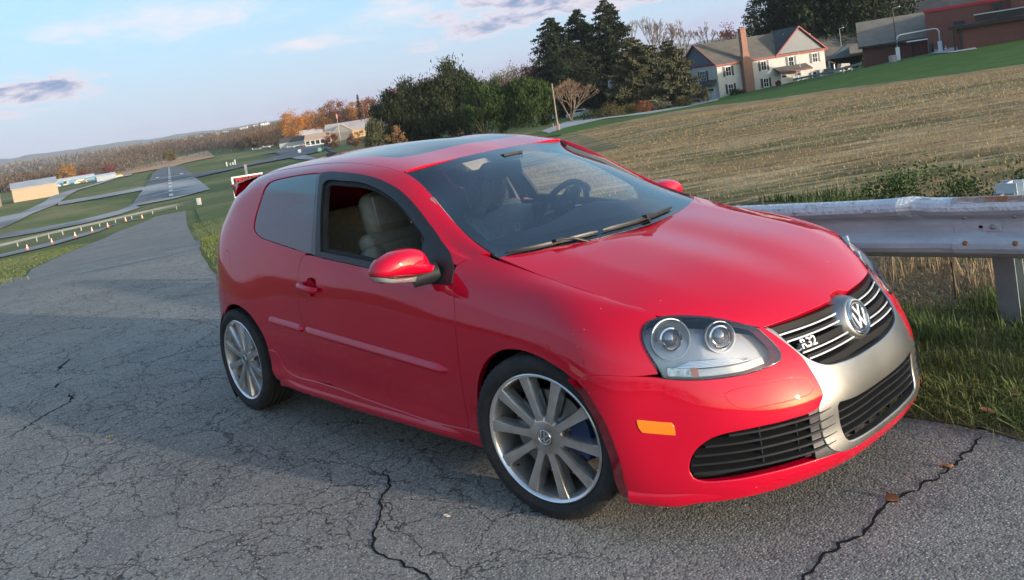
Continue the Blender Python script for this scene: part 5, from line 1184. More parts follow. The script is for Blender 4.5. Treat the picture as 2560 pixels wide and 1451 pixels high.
def beam(x0,x1,off,name,m,dent=False,top=False):
    xs=np.linspace(x0,x1,int(abs(x1-x0)/.03)+2);V=[];F=[]
    for x in xs:
        for k,(dy,z) in enumerate(WPROF):
            dd=0;dz=0
            if dent:
                g=math.exp(-((x-.30)/.10)**2);
                if k<6:dd+=.022*g*math.sin((x-.30)*22);dz+=.010*g
                sag=.006*noise.noise(Vector((x*2.1,k*.2,3)));dd+=sag;dz+=.5*sag-(.004*(x0-x) if 0 else 0)
                if k<5:dz+=-.012*max(0,(.1-x))*.6
            V.append((x,1.82+dy-off+dd,z+dz))
    n=len(WPROF)
    for i in range(len(xs)-1):
        for j in range(n-1):F.append((i*n+j,i*n+j+1,(i+1)*n+j+1,(i+1)*n+j))
    mi=None
    o=mesh_ob(name,V,F,m,gr);o.data.polygons.foreach_set('use_smooth',[False]*len(o.data.polygons));sd=o.modifiers.new('thick','SOLIDIFY');sd.thickness=.004;sd.offset=0
    if isinstance(m,list):
        L=[]
        for i in range(len(xs)-1):
            for j in range(n-1):L.append(1 if j<4 else 0)
        o.data.polygons.foreach_set('material_index',L)
    return o
b1=beam(-7.5,.535,0,'rail_beam',[GALV,PEEL],True);b2=beam(.52,4.5,.006,'rail_beam',[GALV,PEEL])
# rusty top lip of the overlapping sheet
m=MB();V=[];F=[];xs=np.linspace(.535,1.4,40)
for i,x in enumerate(xs):
    dn=.022+.010*noise.noise(Vector((x*9,0,0)));V+=[(x,1.818-.012,.714),(x,1.818-.036,.711),(x,1.818-.056-dn*.2,.711-dn*.9)]
for i in range(39):
    for j in(0,1):F.append((i*3+j,i*3+j+1,(i+1)*3+j+1,(i+1)*3+j))
mesh_ob('rusty_lip',V,F,RUSTY,b2)
def bolt(x,y,z,r,m,parent=b2):
    b=MB();b.lathe([(0,-.013),(r*.6,-.0115),(r*.9,-.007),(r,0)],16,'y',(x,y,z));return b.build('bolt',m,parent,True,60)
RB=noisy('bolt_rust',(.30,.15,.06),(.22,.11,.05),20,.7);GB_=mat('bolt_grey',(.30,.31,.31),.45,.6)
for x in(.582,.808):
    bolt(x,1.80,.695,.0165,RB);bolt(x,1.757,.548 if False else .478,.015,RB);bolt(x,1.785,.612,.013,GB_);bolt(x,1.80,.402,.013,GB_)
m=MB();m.box((.70,1.800,.556),(.085,.006,.045));bevel(m.build('splice_plate',GALV,b2),.003);bolt(.705,1.797,.556,.014,GB_);m=MB();m.box((.648,1.805,.556),(.018,.004,.012));m.build('slot',SEAMM,b2)
for x in(.70,2.60,4.4,-1.2,-3.1,-5.0):
    m=MB();zb=-.4
    m.box((x,1.90,.14),(.10,.008,1.10));m.box((x,2.02,.14),(.10,.008,1.10));m.box((x+.0,1.96,.14),(.008,.112,1.10))
    p=bevel(m.build('post',POSTM,gr),.002)
    # short I-shaped block between post and beam
    m=MB();zt_=.575 if x>0 else .50;m.box((x-.02,2.13,zt_),(.10,.008,.30));m.box((x-.02,2.24,zt_),(.10,.008,.30));m.box((x-.02,2.185,zt_),(.008,.11,.30));m.build('spacer_block',GALV,gr)
# ---- far guardrail, cones ----
CONEO=mat('cone_orange',(.80,.14,.05),.6);CONEW=mat('cone_white',(.80,.80,.78),.5)
def cone():
    r=empty('traffic_cone');m=MB();m.lathe([(.145,.03),(.118,.18)],20,'z');m.lathe([(.083,.36),(.07,.44)],20,'z');m.lathe([(.045,.58),(.028,.68),(.0,.685)],20,'z');m.build('cone_body',CONEO,r,True,50)
    m=MB();m.lathe([(.119,.18),(.084,.36)],20,'z');m.build('reflective_collar',CONEW,r,True,50);m=MB();m.lathe([(.0705,.44),(.0455,.58)],20,'z');m.build('reflective_collar',CONEW,r,True,50)
    m=MB();m.box((0,0,.015),(.36,.36,.03));m.build('base',CONEO,r);return r
c0_=cone();cl=['leftmost orange and white cone on the narrow service road','second orange cone from the left below the far guardrail','third orange cone from the left below the far guardrail','middle orange cone of the row of seven','third cone from the right in the row of seven','second cone from the right in the row of seven','rightmost orange cone where the far guardrail meets the road']
for i,(x,y) in enumerate([(-88.7,15.63),(-90.5,18.34),(-91.5,20.93),(-93.4,23.2),(-94.4,25.2),(-98.8,28.6),(-108,33.6)]):
    c=c0_ if i==0 else copy_tree(c0_);c.location=(x,y,float(H(x,y))+.06);c.scale=(.85,.85,.85);c.rotation_euler=(0,0,i*.4);tag(c,cl[i],'traffic cone','traffic cones along the service road')
fr_=empty('guardrail',(0,0,0),0,None,'long far guardrail along the service road below the airfield','guardrail')
rl=smooth_closed(np.array([(-101,6),(-104.9,16.1),(-107,20),(-111.9,24),(-115,27.8),(-117.2,31.6),(-120,35.2),(-121,38.5),(-120.5,41.5),(-119,43.8),(-117,44.8)],float),1.0,170,False)
V=[];F=[]
for x,y in rl:
    z=float(H(x,y))+.25;V+=[(x,y,z+.50),(x+.06,y-.03,z+.44),(x,y,z+.37),(x+.06,y-.03,z+.30),(x,y,z+.22)]
for i in range(len(rl)-1):
    for j in range(4):F.append((i*5+j,i*5+j+1,(i+1)*5+j+1,(i+1)*5+j))
mesh_ob('rail_beam',V,F,mat('far_galv',(.20,.22,.21),.6,.1),fr_,False)
for i in range(0,len(rl),3):
    x,y=rl[i];m=MB();m.box((x-.08,y,float(H(x,y))+.35),(.10,.13,.7));m.build('post',mat('post_pale',(.30,.28,.24),.7),fr_)
x,y=-117,45;m=MB();m.box((x,y,float(H(x,y))+.5),(.7,.7,1.0));m.build('end_block',mat('end_block_grey',(.32,.32,.30),.7),fr_)
# ---- sign behind the car ----
sg_=empty('warning_sign',(0,0,0),0,None,'red and black private property sign on a post behind the rear spoiler','sign')
sp_=at(154.75,17.0);sg_.location=sp_;sg_.rotation_euler=(0,0,math.radians(155.15-90-8))
WH=mat('sign_white',(.75,.74,.72),.5);BK=mat('sign_black',(.015,.015,.015),.5);RD=mat('sign_red',(.62,.03,.035),.5)
def txt(name,s,size,m,parent,loc,ext=.001):
    return text(name,s,size,ext,m,parent,Matrix.Translation(loc)@Matrix.Rotation(math.pi/2,4,'X'),'CENTER')
z0=.84
m=MB();m.box((0,.012,z0+.19),(.62,.004,.42));m.build('sign_board',WH,sg_);m=MB();m.box((0,.008,z0+.25),(.54,.003,.24));m.build('black_panel',BK,sg_)
txt('lettering','PRIVATE',.125,RD,sg_,(0,.004,z0+.275));txt('lettering','PROPERTY',.105,RD,sg_,(0,.004,z0+.175));txt('lettering','NO TRESPASSING',.04,RD,sg_,(0,.004,z0+.135))
m=MB();m.box((0,.012,z0-.17),(.62,.004,.28));m.build('sign_board',WH,sg_);m=MB();m.box((0,.008,z0-.17),(.56,.003,.22));m.build('red_panel',RD,sg_);txt('lettering','NO PUBLIC',.085,WH,sg_,(0,.004,z0-.15));txt('lettering','ACCESS',.085,WH,sg_,(0,.004,z0-.25))
m=MB();m.box((0,.04,.5),(.05,.04,1.9));m.build('sign_post',POSTM,sg_)
# ---- trees ----
FOL={}
def fol(name,*c):
    if name not in FOL:FOL[name]=leafmat(name,*c,rough=.75)
    return FOL[name]
BARK=noisy('bark',(.10,.075,.055),(.17,.135,.10),6,.9,bump=.4,bscale=20);PBARK=noisy('pale_bark',(.30,.25,.19),(.20,.165,.125),3,.9)
def quads(C_,S,m,name,parent,up=0.,asp=.6,vert=0.):
    n=len(C_);a=RN.normal(size=(n,3))
    if vert:a[:,2]=np.abs(a[:,2])+vert
    if up:a[:,2]-=up
    a/=np.linalg.norm(a,axis=1)[:,None];b=RN.normal(size=(n,3));b-=a*(a*b).sum(1)[:,None];b/=np.linalg.norm(b,axis=1)[:,None]
    s=(S*RN.uniform(.6,1.3,n))[:,None] if np.isscalar(S) else S[:,None]
    A=a*s*.5;B=b*s*.5*asp;V=np.stack([C_-A,C_+B*.9-A*.2,C_+A,C_-B],1).reshape(-1,3);o=np.arange(n)[:,None]*4
    return fast_mesh(name,V,np.concatenate([o+[0,1,2],o+[0,2,3]],1).reshape(-1,3),m,parent)
def limbs(segs,m,parent,name='trunk',sides=5):
    b=MB()
    for p,q,r0,r1 in segs:b.tube([p,q],[r0,r1],sides,cap=False)
    return b.build(name,m,parent,True,80)
def spruce(loc,h,r,n,m,label,group,droop=.35,gap=.0,top=1.,base=.04,dens=.78,qs=.027):
    t=empty('conifer',loc,R_.uniform(0,6),None,label,'tree',group);C_=[];segs=[((0,0,0),(0,0,h*.97),.02*h,.004*h)]
    lv=int(h*2.2)
    for i in range(lv):
        f=base+(1-base)*(i/lv)**.95;z=h*f;R=r*(1-f)**dens*top+.15;k=R_.randint(5,8)
        for j in range(k):
            a=R_.uniform(0,2*math.pi);L=R*R_.uniform(.55,1.12);ns=max(6,int(n*L/(lv*k*r*.5)))
            tt=RN.uniform(.08,1,ns)**.8;zz=z+L*(.12*tt-droop*tt**1.5+.30*droop*np.maximum(0,tt-.7)*3);sp=(.09*L*(1-tt*.6)+.06)
            x=np.cos(a)*L*tt+RN.normal(0,1,ns)*sp;y=np.sin(a)*L*tt+RN.normal(0,1,ns)*sp;C_.append(np.stack([x,y,zz-np.abs(RN.normal(0,.11*L*.8,ns))],1))
            if i%3==0 and j<4:segs.append(((0,0,z),(math.cos(a)*L*.8,math.sin(a)*L*.8,z-droop*L*.5),.006*h,.002*h))
    C_=np.concatenate(C_);quads(C_,h*qs,m,'crown',t,up=1.2,asp=.5);limbs(segs,BARK,t);return t
def blob(loc,h,rx,n,m,label,group,shape='round',trunk=.18,size=.35,ncl=40,name='tree',bark=None,cl=.22,catg='tree',rz=None):
    t=empty(name,loc,R_.uniform(0,6) if rz is None else rz,None,label,catg,group);zc=h*(trunk+(1-trunk)/2);rzz=h*(1-trunk)/2
    c=RN.normal(size=(ncl,3));c/=np.linalg.norm(c,axis=1)[:,None];rad=RN.uniform(.35,.95,ncl)[:,None]**.6;c=c*rad
    c[:,2]+=0;x=c[:,0]*rx;y=c[:,1]*rx;z=zc+c[:,2]*rzz
    if shape=='cone':
        f=np.clip((z-h*trunk)/(h*(1-trunk)),0,1);k=(1-f)**.6*1.15+.1;x*=k;y*=k
    if shape=='column':
        f=np.clip((z-h*trunk)/(h*(1-trunk)),0,1);k=np.where(f>.7,(1-f)/.3*.7+.3,1);x*=k;y*=k
    ci=RN.integers(0,ncl,n);s=cl*rx*RN.uniform(.6,1.2,ncl)[ci][:,None];g=RN.normal(size=(n,3))*.75
    P=np.stack([x[ci],y[ci],z[ci]],1)+g*s*[1,1,.8]
    P[:,2]=np.maximum(P[:,2],.1);V_=m.name in('brown_twigs','yew_green','grey_green','mauve_twigs','maroon_leaves','arborvitae_green');quads(P,size*(1.5 if V_ else 1),m,'crown',t,asp=.28 if V_ else .6,vert=1.3 if V_ else 0)
    segs=[((0,0,0),(0,0,h*(trunk+.25)),.022*h,.014*h)]
    for i in RN.choice(ncl,min(9,ncl),False):segs.append(((0,0,h*trunk*R_.uniform(.7,1.4)),(x[i],y[i],z[i]),.010*h,.003*h))
    limbs(segs,bark or BARK,t);return t
def bare(loc,h,spread,label,group,m=PBARK,levels=5,first=.18,name='bare_tree',tw=.004,leaf=None):
    t=empty(name,loc,R_.uniform(0,6),None,label,'tree',group);b=MB();tips=[]
    def grow(p,d,L,r,lv):
        q=p+d*L;b.tube([p,q],[r,r*.62],3 if lv<levels-1 else 5,cap=False)
        if lv==0:tips.append(q);return
        for k in range(R_.randint(2,3) if lv>1 else 3):
            e=(d+Vector((R_.gauss(0,spread),R_.gauss(0,spread),R_.gauss(.12,.22)))).normalized();grow(q,e,L*R_.uniform(.62,.86),max(r*.6,tw),lv-1)
    k=1 if first>.1 else 5
    for i in range(k):
        d=Vector((R_.gauss(0,.06+.28*(k>1)),R_.gauss(0,.06+.28*(k>1)),1)).normalized();grow(Vector((0,0,0)),d,h*max(first,.22),h*.018,levels)
    zt=max(v[2] for v in b.V);s=h/zt;b.V=[(v[0]*s,v[1]*s,v[2]*s) for v in b.V];b.build('branches',m,t)
    if leaf:
        C_=np.array([[q.x*s,q.y*s,q.z*s] for q in tips]);C_=np.repeat(C_,3,0)+RN.normal(0,.12,(len(C_)*3,3));quads(C_,leaf[1],leaf[0],'buds',t)
    return t
SPR=fol('spruce_green',(.012,.022,.010),(.045,.055,.022),(.030,.042,.018));PINE=fol('pine_green',(.010,.020,.009),(.040,.055,.020));YEW=fol('yew_green',(.011,.021,.007),(.042,.050,.017));ARB=fol('arborvitae_green',(.020,.042,.010),(.050,.078,.020))
GREYG=fol('grey_green',(.045,.050,.026),(.10,.095,.050));ORG=fol('orange_leaves',(.34,.13,.025),(.16,.06,.018),(.42,.18,.03));MAR=fol('maroon_leaves',(.10,.028,.025),(.18,.06,.045));BRN=fol('brown_twigs',(.13,.095,.07),(.20,.155,.12),(.09,.07,.055));RUST=fol('rust_leaves',(.22,.075,.025),(.12,.045,.02));OLV=fol('olive_leaves',(.07,.065,.022),(.15,.11,.035))
EV='evergreens behind the car'
spruce(at(132.9,170),19.8,9.0,26000,SPR,'left trunk of the three tall dark spruces beside the white house','tall spruces',.45,dens=.5);spruce(at(131.0,174),20.5,7.6,24000,SPR,'middle tall dark spruce with a rounded top','tall spruces',dens=.55);spruce(at(129.2,168),20.8,9.0,26000,SPR,'right and highest tall spruce with open upswept branches','tall spruces',.25,dens=.6)
spruce(at(131.9,160),14,8.6,16000,SPR,'shorter dark spruce filling the base of the tall group','tall spruces',dens=.5)
spruce(at(127.7,140),12.0,6.6,20000,GREYG,'grey green conifer left of the white house','conifers by the house',.2,base=.0,qs=.042,dens=.62);spruce(at(125.3,124),9.8,5.0,17000,GREYG,'olive conifer standing in front of the white house gable','conifers by the house',.2,base=.0,qs=.042,dens=.62);spruce(at(126.6,150),10.5,6.0,10000,GREYG,'grey conifer between the spruces and the house','conifers by the house',.2,base=.0,qs=.042,dens=.62)
for az,d,h,r,lab in((144.6,152,12.4,5.2,'leftmost dark yew of the big evergreen clump behind the roof'),(143.3,150,13.0,5.0,'dark yew second from left in the clump behind the roof'),(141.8,149,13.2,5.0,'broad dark yew in the middle of the clump'),(140.2,148,14.6,5.0,'tallest dark yew with a ragged top behind the roof'),(139.4,150,12.6,4.2,'dark yew at the right of the clump')):
    blob(at(az,d),h,r,9000,YEW,lab,'dark yews behind the car','cone',.02,.42,70,'evergreen')
for az,d,h,r,lab in((138.4,130,9.6,3.0,'columnar green arborvitae right of the dark yews'),(137.2,131,8.6,2.9,'second green arborvitae in the hedge'),(136.1,130,7.8,2.7,'low green arborvitae in the middle of the hedge'),(135.0,129,8.4,2.8,'green arborvitae at the right end of the hedge'),(134.2,131,7.0,2.4,'small green arborvitae beside the utility pole')):
    blob(at(az,d),h,r,6500,ARB,lab,'green hedge trees','column',.01,.32,60,'evergreen')
blob(at(145.8,122),7.0,2.1,3500,GREYG,'thin grey shrub at the left end of the dark yews',None,'cone',.03,.28,30,'shrub');blob(at(144.3,95),4.6,1.4,1400,fol('tan_leaves',(.30,.16,.07),(.18,.10,.05)),'small tan leaved sapling above the sunroof',None,'cone',.05,.17,26,'sapling')
bare(at(132.35,118),5.9,.34,'small bare ornamental tree with many upright stems by the drive',None,noisy('tan_bark',(.26,.19,.13),(.17,.12,.08),4,.9),5,.05,tw=.022,leaf=(fol('buds',(.28,.15,.09),(.20,.12,.07)),.11))
blob(at(134.9,188),11.5,5.4,5500,MAR,'dark maroon leafed tree left of the tall spruces',None,'round',.1,.42,50);blob(at(136.3,215),11.0,5.0,4000,fol('mauve_twigs',(.12,.075,.06),(.19,.12,.09)),'brownish bare tree behind the hedge','woods behind the hedge','round',.1,.4,45)
for az,d,h,r,mm,lab in((137.6,270,15,7,BRN,'brown bare tree left in the woods behind the hedge'),(136.6,275,16,7,OLV,'olive tree in the woods behind the hedge'),(135.5,280,17,7,BRN,'tall brown tree in the woods behind the hedge'),(138.8,290,15,7,BRN,'grey brown tree above the right yew'),(134.2,260,16,6,OLV,'green brown tree beside the tall spruces'),(133.6,230,13,5,PINE,'dark pine left of the tall spruces')):
    blob(at(az,d),h,r,4200,mm,lab,'woods behind the hedge','round',.08,.55,45)
for az,d,h,r,mm,lab in((151.2,500,19.5,8.5,ORG,'leftmost orange oak above the airfield buildings'),(149.9,510,20,8.5,ORG,'second orange oak above the airfield buildings'),(148.9,505,21,8.5,ORG,'big orange oak behind the hangar roof'),(147.9,505,22.5,9.5,RUST,'rusty bare topped oak behind the hangar'),(146.9,505,20,8.5,ORG,'orange oak at the right end of the row'),(145.9,480,21,6.5,RUST,'narrow rust coloured tree beside the pine'),(144.7,330,18.5,7,MAR,'reddish oak left above the yews'),(143.6,320,19,7.5,RUST,'red brown oak above the yews'),(142.4,320,19.5,7,BRN,'bare grey tree above the yews')):
    blob(at(az,d),h,r,4800,mm,lab,'autumn trees by the airfield','round',.1,.72,55,'oak_tree')
spruce(at(146.6,490),23,4.0,3500,PINE,'dark blue green pine between the orange trees',None)
for az,d,h,lab in((141.6,300,19,'left bare grey tree above the yews'),(140.9,300,20,'middle bare grey tree above the yews'),(140.2,305,19.5,'right bare grey tree above the yews')):bare(at(az,d),h,.26,lab,'bare trees above the yews',tw=.05,levels=6)
for az,d,h,lab in((127.9,215,19,'leftmost tall bare tree between spruce and house'),(126.7,220,19.5,'second tall bare tree left of the house'),(125.6,222,18.5,'third tall bare tree behind the house'),(124.4,225,17.5,'rightmost tall bare tree behind the house roof'),(122.9,230,15.5,'small dark bare tree above the house roof')):bare(at(az,d),h,.25,lab,'bare trees behind the house',tw=.04,levels=6,m=noisy('grey_bark',(.24,.20,.18),(.17,.14,.13),3,.9))
blob(at(121.5,225),13.5,4.5,4000,fol('red_leaves',(.20,.05,.03),(.13,.05,.03)),'round red leafed tree behind the house ridge',None,'round',.1,.4,40);blob(at(126.0,235),12,6,3500,BRN,'brown thicket behind the house',None,'round',.05,.5,40)
spruce(at(119.9,190),17.5,6.0,9000,PINE,'rounded green pine right behind the house roof','dark pines behind the school',.1)
k=0
for az,d,h,r in((118.7,168,21,6),(117.6,163,22,6.2),(116.5,160,22,6),(115.4,162,22,6),(114.3,160,21,6),(113.3,160,21,6),(112.3,165,20,5.5),(118.1,180,20,6),(115.9,175,22,6),(113.7,175,21,6)):
    spruce(at(az,d),h,r*1.35,11000,PINE,['first','second','third','fourth','fifth','sixth','seventh','eighth','ninth','tenth'][k]+' dark pine of the tall row between house and brick building','dark pines behind the school',.28,base=.1);k+=1
for az,d,h in((111.4,215,15),(110.3,215,16),(109.2,220,15),(108.0,220,14)):
    blob(at(az,d,2),h,6,3500,OLV,{111.4:'leftmost',110.3:'second',109.2:'third',108.0:'rightmost'}[az]+' olive brown tree behind the brick building roof','olive trees behind the brick building','round',.1,.5,40)
blob(at(148.85,300),6.2,2.9,2800,RUST,'small round rust tree left of the antenna end of the airfield drive','small rust trees','round',.06,.34,30);blob(at(147.25,262),5.4,2.4,2400,RUST,'second small round rust tree in front of the big hangar','small rust trees','round',.06,.3,30)
blob(at(165.6,488),10.5,5.0,2600,fol('ochre_leaves',(.34,.19,.05),(.22,.12,.04)),'round ochre tree behind the blue shed on the left',None,'round',.1,.75,30)
for az,h in((164.6,6.5),(163.1,7.0)):blob(at(az,470),h,3.0,1200,MAR,'maroon tree behind the blue shed, '+('left' if az>164 else 'right')+' one of two','maroon trees by the shed','round',.1,.6,20)
for az,d,h,lab in((159.4,560,8,'yellowish bare bush left at the edge of the tilled field'),(154.7,560,10,'brown bush at the right end of the tilled field'),(154.0,555,8,'orange brown bush right of the tilled field')):blob(at(az,d),h,h*.6,1500,BRN if h>8 else OLV,lab,'bushes by the tilled field','round',.05,.8,18,'bush',catg='bush')
# far woods: one brown mass along the valley
def woods(name,pts,h,w,n,m,label,size=1.05):
    P=smooth_closed(np.array([at(a,d)[:2] for a,d in pts],float),10,170,False);i=RN.integers(0,len(P)-1,n);t=RN.uniform(0,1,n)[:,None]
    c=P[i]*(1-t)+P[i+1]*t+RN.normal(0,w,(n,2));s=np.floor(c/9.)  # trees
    tree=np.array([noise.random_unit_vector().x for _ in range(1)]);hh=h*(.62+.38*np.abs(np.sin(s[:,0]*12.9898+s[:,1]*78.233)*43758.5453%1))
    z=H(c[:,0],c[:,1])+hh*RN.uniform(0,1,n)**.75;return tag(quads(np.stack([c[:,0],c[:,1],z],1),size*1.7,m,name,None,asp=.22,vert=1.6),label,'woods',kind='stuff')
woods('far_woods',[(176,640),(171,600),(168,560),(165,545),(163,560)],9.5,18,42000,BRN,'brown leafless woods beyond the hangars on the left')
woods('far_woods',[(162,740),(157,790),(154,750),(152.6,700),(151.2,600)],14,24,48000,BRN,'brown woods beyond the tilled field')
woods('far_woods',[(153.3,640),(152.4,580),(151.6,520)],12,12,9000,fol('rusty_woods',(.17,.095,.05),(.24,.14,.07)),'rust tinged trees at the edge of the airfield')
woods('far_woods',[(178,1300),(170,1350),(163,1400),(157,1500),(150,1400),(146,1300)],17,45,26000,fol('far_twigs',(.12,.11,.10),(.17,.15,.14)),'hazy distant tree belt along the horizon',3.2)
woods('far_woods',[(150,700),(146,640),(141,600),(136,560),(130,520),(124,480),(118,420),(112,400),(104,380)],17,30,42000,BRN,'distant woods behind the evergreens and the house')
# blue ridge and hills on the horizon
def ridge(name,a0,a1,d,h0,h1,seed,m,steps=90):
    V=[];F=[]
    for i in range(steps+1):
        a=a0+(a1-a0)*i/steps;e=min(1,i/8,(steps-i)/8);hh=e*(h0+(h1-h0)*i/steps+.25*(h0+h1)/2*noise.fractal(Vector((a*.35,seed,0)),.8,2.,4));r=math.radians(a)
        for k,(dd,f) in enumerate(((-900,0),(-350,.72),(0,1),(500,.6),(1200,0))):V.append((CX+(d+dd)*math.cos(r),CY+(d+dd)*math.sin(r),-20+(hh+20)*f))
    for i in range(steps):
        for k in range(4):F.append((i*5+k,i*5+k+1,(i+1)*5+k+1,(i+1)*5+k))
    return structure(mesh_ob(name,V,F,m,None,True))
HILLM=ground_mat('wooded_hill',[(.07,.075,.05),(.10,.095,.065),(.05,.06,.04)],[(.004,.4,.6),(.012,.45,.65)],bs=.05)
ridge('hills',184,148,6500,105,40,1.3,HILLM);ridge('hills',160,136,4200,28,45,4.1,HILLM);ridge('hills',142,100,4200,60,150,7.7,HILLM)
# far town, a few tiny pale houses on the slope
TW=mat('far_house_white',(.50,.49,.47),.8);TR=mat('far_roof',(.22,.21,.21),.8)
k=0
for az,d,w in((158.3,1180,10),(157.3,1200,14),(156.2,1220,10),(155.6,1180,12),(154.4,1150,16),(153.6,1180,12),(152.9,1160,14),(160.4,1250,10),(153.2,1150,9)):
    p=at(az,d,8+(160-az)*1.0);hs=empty('far_house',p,R_.uniform(0,3),None,['tiny','small','low','narrow','wide','plain','square','remote','pale'][k]+' pale house in the distant town on the slope','house','houses of the distant town');k+=1
    m=MB();w*=.62;m.box((0,0,-6),(w,6,15));m.build('wall',TW,hs);m=MB();m.prism([(-w/2-.3,-3.4,1.5),(-w/2-.3,3.4,1.5),(-w/2-.3,0,3.4)],(0,0,0),(w+.6,0,0));m.build('roof',TR,hs)

# ---- thin haze filling the air between the ground and just above the highest tree ----
hb=MB();hb.box((-2500,2500,55),(13500,13500,190));hz=hb.build('haze',None);tag(hz,kind='stuff')
hm=D.materials.new('haze');hm.use_nodes=True;nt=hm.node_tree;nt.nodes.clear();o=N_(nt,'ShaderNodeOutputMaterial');v=N_(nt,'ShaderNodeVolumePrincipled');v.inputs['Color'].default_value=(.80,.88,1,1);v.inputs['Density'].default_value=.00011;v.inputs['Anisotropy'].default_value=.1;nt.links.new(v.outputs[0],o.inputs['Volume']);hz.data.materials.append(hm)

woods('woods_behind',[(190,240),(215,200),(240,170),(265,160),(290,170),(315,190)],13,14,16000,BRN,'leafless tree belt behind the viewpoint, reflected in the doors',1.2)
for az,d,h in((236,60,9),(248,52,8),(262,58,10),(225,75,9)):bare(at(az,d),h,.27,{236:'left',248:'second',262:'third',225:'leftmost'}[az]+' bare roadside tree behind the viewpoint, seen only mirrored in the paint','bare trees behind the viewpoint',tw=.03,levels=5)
# ---------------- buildings ----------------
def siding(name,c,pitch=.14,rough=.6):
    """horizontal lap boards: relief by a wave along z"""
    m=mat(name,c,rough,spec=.3);nt=m.node_tree;b=nt.nodes['Principled BSDF'];L=nt.links.new
    tc=N_(nt,'ShaderNodeTexCoord');w=N_(nt,'ShaderNodeTexWave',wave_type='BANDS',bands_direction='Z',wave_profile='SAW');L(tc.outputs['Object'],w.inputs[0]);w.inputs['Scale'].default_value=.314/pitch
    n=N_(nt,'ShaderNodeTexNoise');L(tc.outputs['Object'],n.inputs['Vector']);n.inputs['Scale'].default_value=1.2
    mx=N_(nt,'ShaderNodeMix',data_type='RGBA');L(n.outputs[0],mx.inputs[0]);mx.inputs[6].default_value=(c[0]*.9,c[1]*.9,c[2]*.9,1);mx.inputs[7].default_value=(min(1,c[0]*1.08),min(1,c[1]*1.08),min(1,c[2]*1.06),1);L(mx.outputs[2],b.inputs['Base Color'])
    bp=N_(nt,'ShaderNodeBump');bp.inputs['Strength'].default_value=.6;bp.inputs['Distance'].default_value=.05;L(w.outputs[1],bp.inputs['Height']);L(bp.outputs[0],b.inputs['Normal']);return m
def brickm(name,c1,c2,mortar):
    m=mat(name,c1,.85,spec=.2);nt=m.node_tree;b=nt.nodes['Principled BSDF'];L=nt.links.new
    tc=N_(nt,'ShaderNodeTexCoord');sp=N_(nt,'ShaderNodeSeparateXYZ');L(tc.outputs['Object'],sp.inputs[0]);a=N_(nt,'ShaderNodeMath',operation='ADD');L(sp.outputs[0],a.inputs[0]);L(sp.outputs[1],a.inputs[1]);cb=N_(nt,'ShaderNodeCombineXYZ');L(a.outputs[0],cb.inputs[0]);L(sp.outputs[2],cb.inputs[1])
    br=N_(nt,'ShaderNodeTexBrick');L(cb.outputs[0],br.inputs['Vector']);br.inputs['Scale'].default_value=1;br.inputs['Brick Width'].default_value=.24;br.inputs['Row Height'].default_value=.085;br.inputs['Mortar Size'].default_value=.01
    br.inputs['Color1'].default_value=(*c1,1);br.inputs['Color2'].default_value=(*c2,1);br.inputs['Mortar'].default_value=(*mortar,1)
    v=N_(nt,'ShaderNodeTexVoronoi');L(cb.outputs[0],v.inputs['Vector']);v.inputs['Scale'].default_value=3.0;r=N_(nt,'ShaderNodeMapRange');L(v.outputs['Distance'],r.inputs[0]);r.inputs[1].default_value=.16;r.inputs[2].default_value=.10
    n=N_(nt,'ShaderNodeTexNoise');L(cb.outputs[0],n.inputs['Vector']);n.inputs['Scale'].default_value=.35;r2=N_(nt,'ShaderNodeMapRange');L(n.outputs[0],r2.inputs[0]);r2.inputs[1].default_value=.42;r2.inputs[2].default_value=.6
    mu=N_(nt,'ShaderNodeMath',operation='MULTIPLY');L(r.outputs[0],mu.inputs[0]);L(r2.outputs[0],mu.inputs[1])
    mx=N_(nt,'ShaderNodeMix',data_type='RGBA');L(mu.outputs[0],mx.inputs[0]);L(br.outputs[0],mx.inputs[6]);mx.inputs[7].default_value=(.36,.26,.24,1);L(mx.outputs[2],b.inputs['Base Color']);return m
CREAM=siding('white_siding',(.56,.55,.51));GREYS=siding('grey_siding',(.25,.26,.27));BLUES=siding('blue_grey_siding',(.13,.17,.21));SHING=noisy('dark_shingle',(.045,.047,.05),(.075,.075,.075),.8,.9);TANS=noisy('tan_shingle',(.16,.14,.11),(.21,.185,.15),.8,.9);BRSH=noisy('brown_shingle',(.10,.09,.075),(.14,.125,.10),.7,.9)
REDTR=mat('red_fascia',(.28,.03,.03),.6);SHUT=mat('shutter_navy',(.012,.018,.035),.5);WIN=mat('window_frame_white',(.72,.72,.70),.5);PANE=mat('window_pane',(.02,.025,.03),.06,spec=.8);BRICK=brickm('chimney_brick',(.30,.13,.085),(.24,.10,.07),(.30,.24,.20));BRICKS=brickm('school_brick',(.17,.060,.048),(.13,.048,.040),(.18,.12,.10));DOORW=mat('door_white',(.70,.71,.72),.5);METALW=mat('metal_white',(.55,.56,.56),.5);BLKT=mat('black_flashing',(.02,.022,.024),.5)
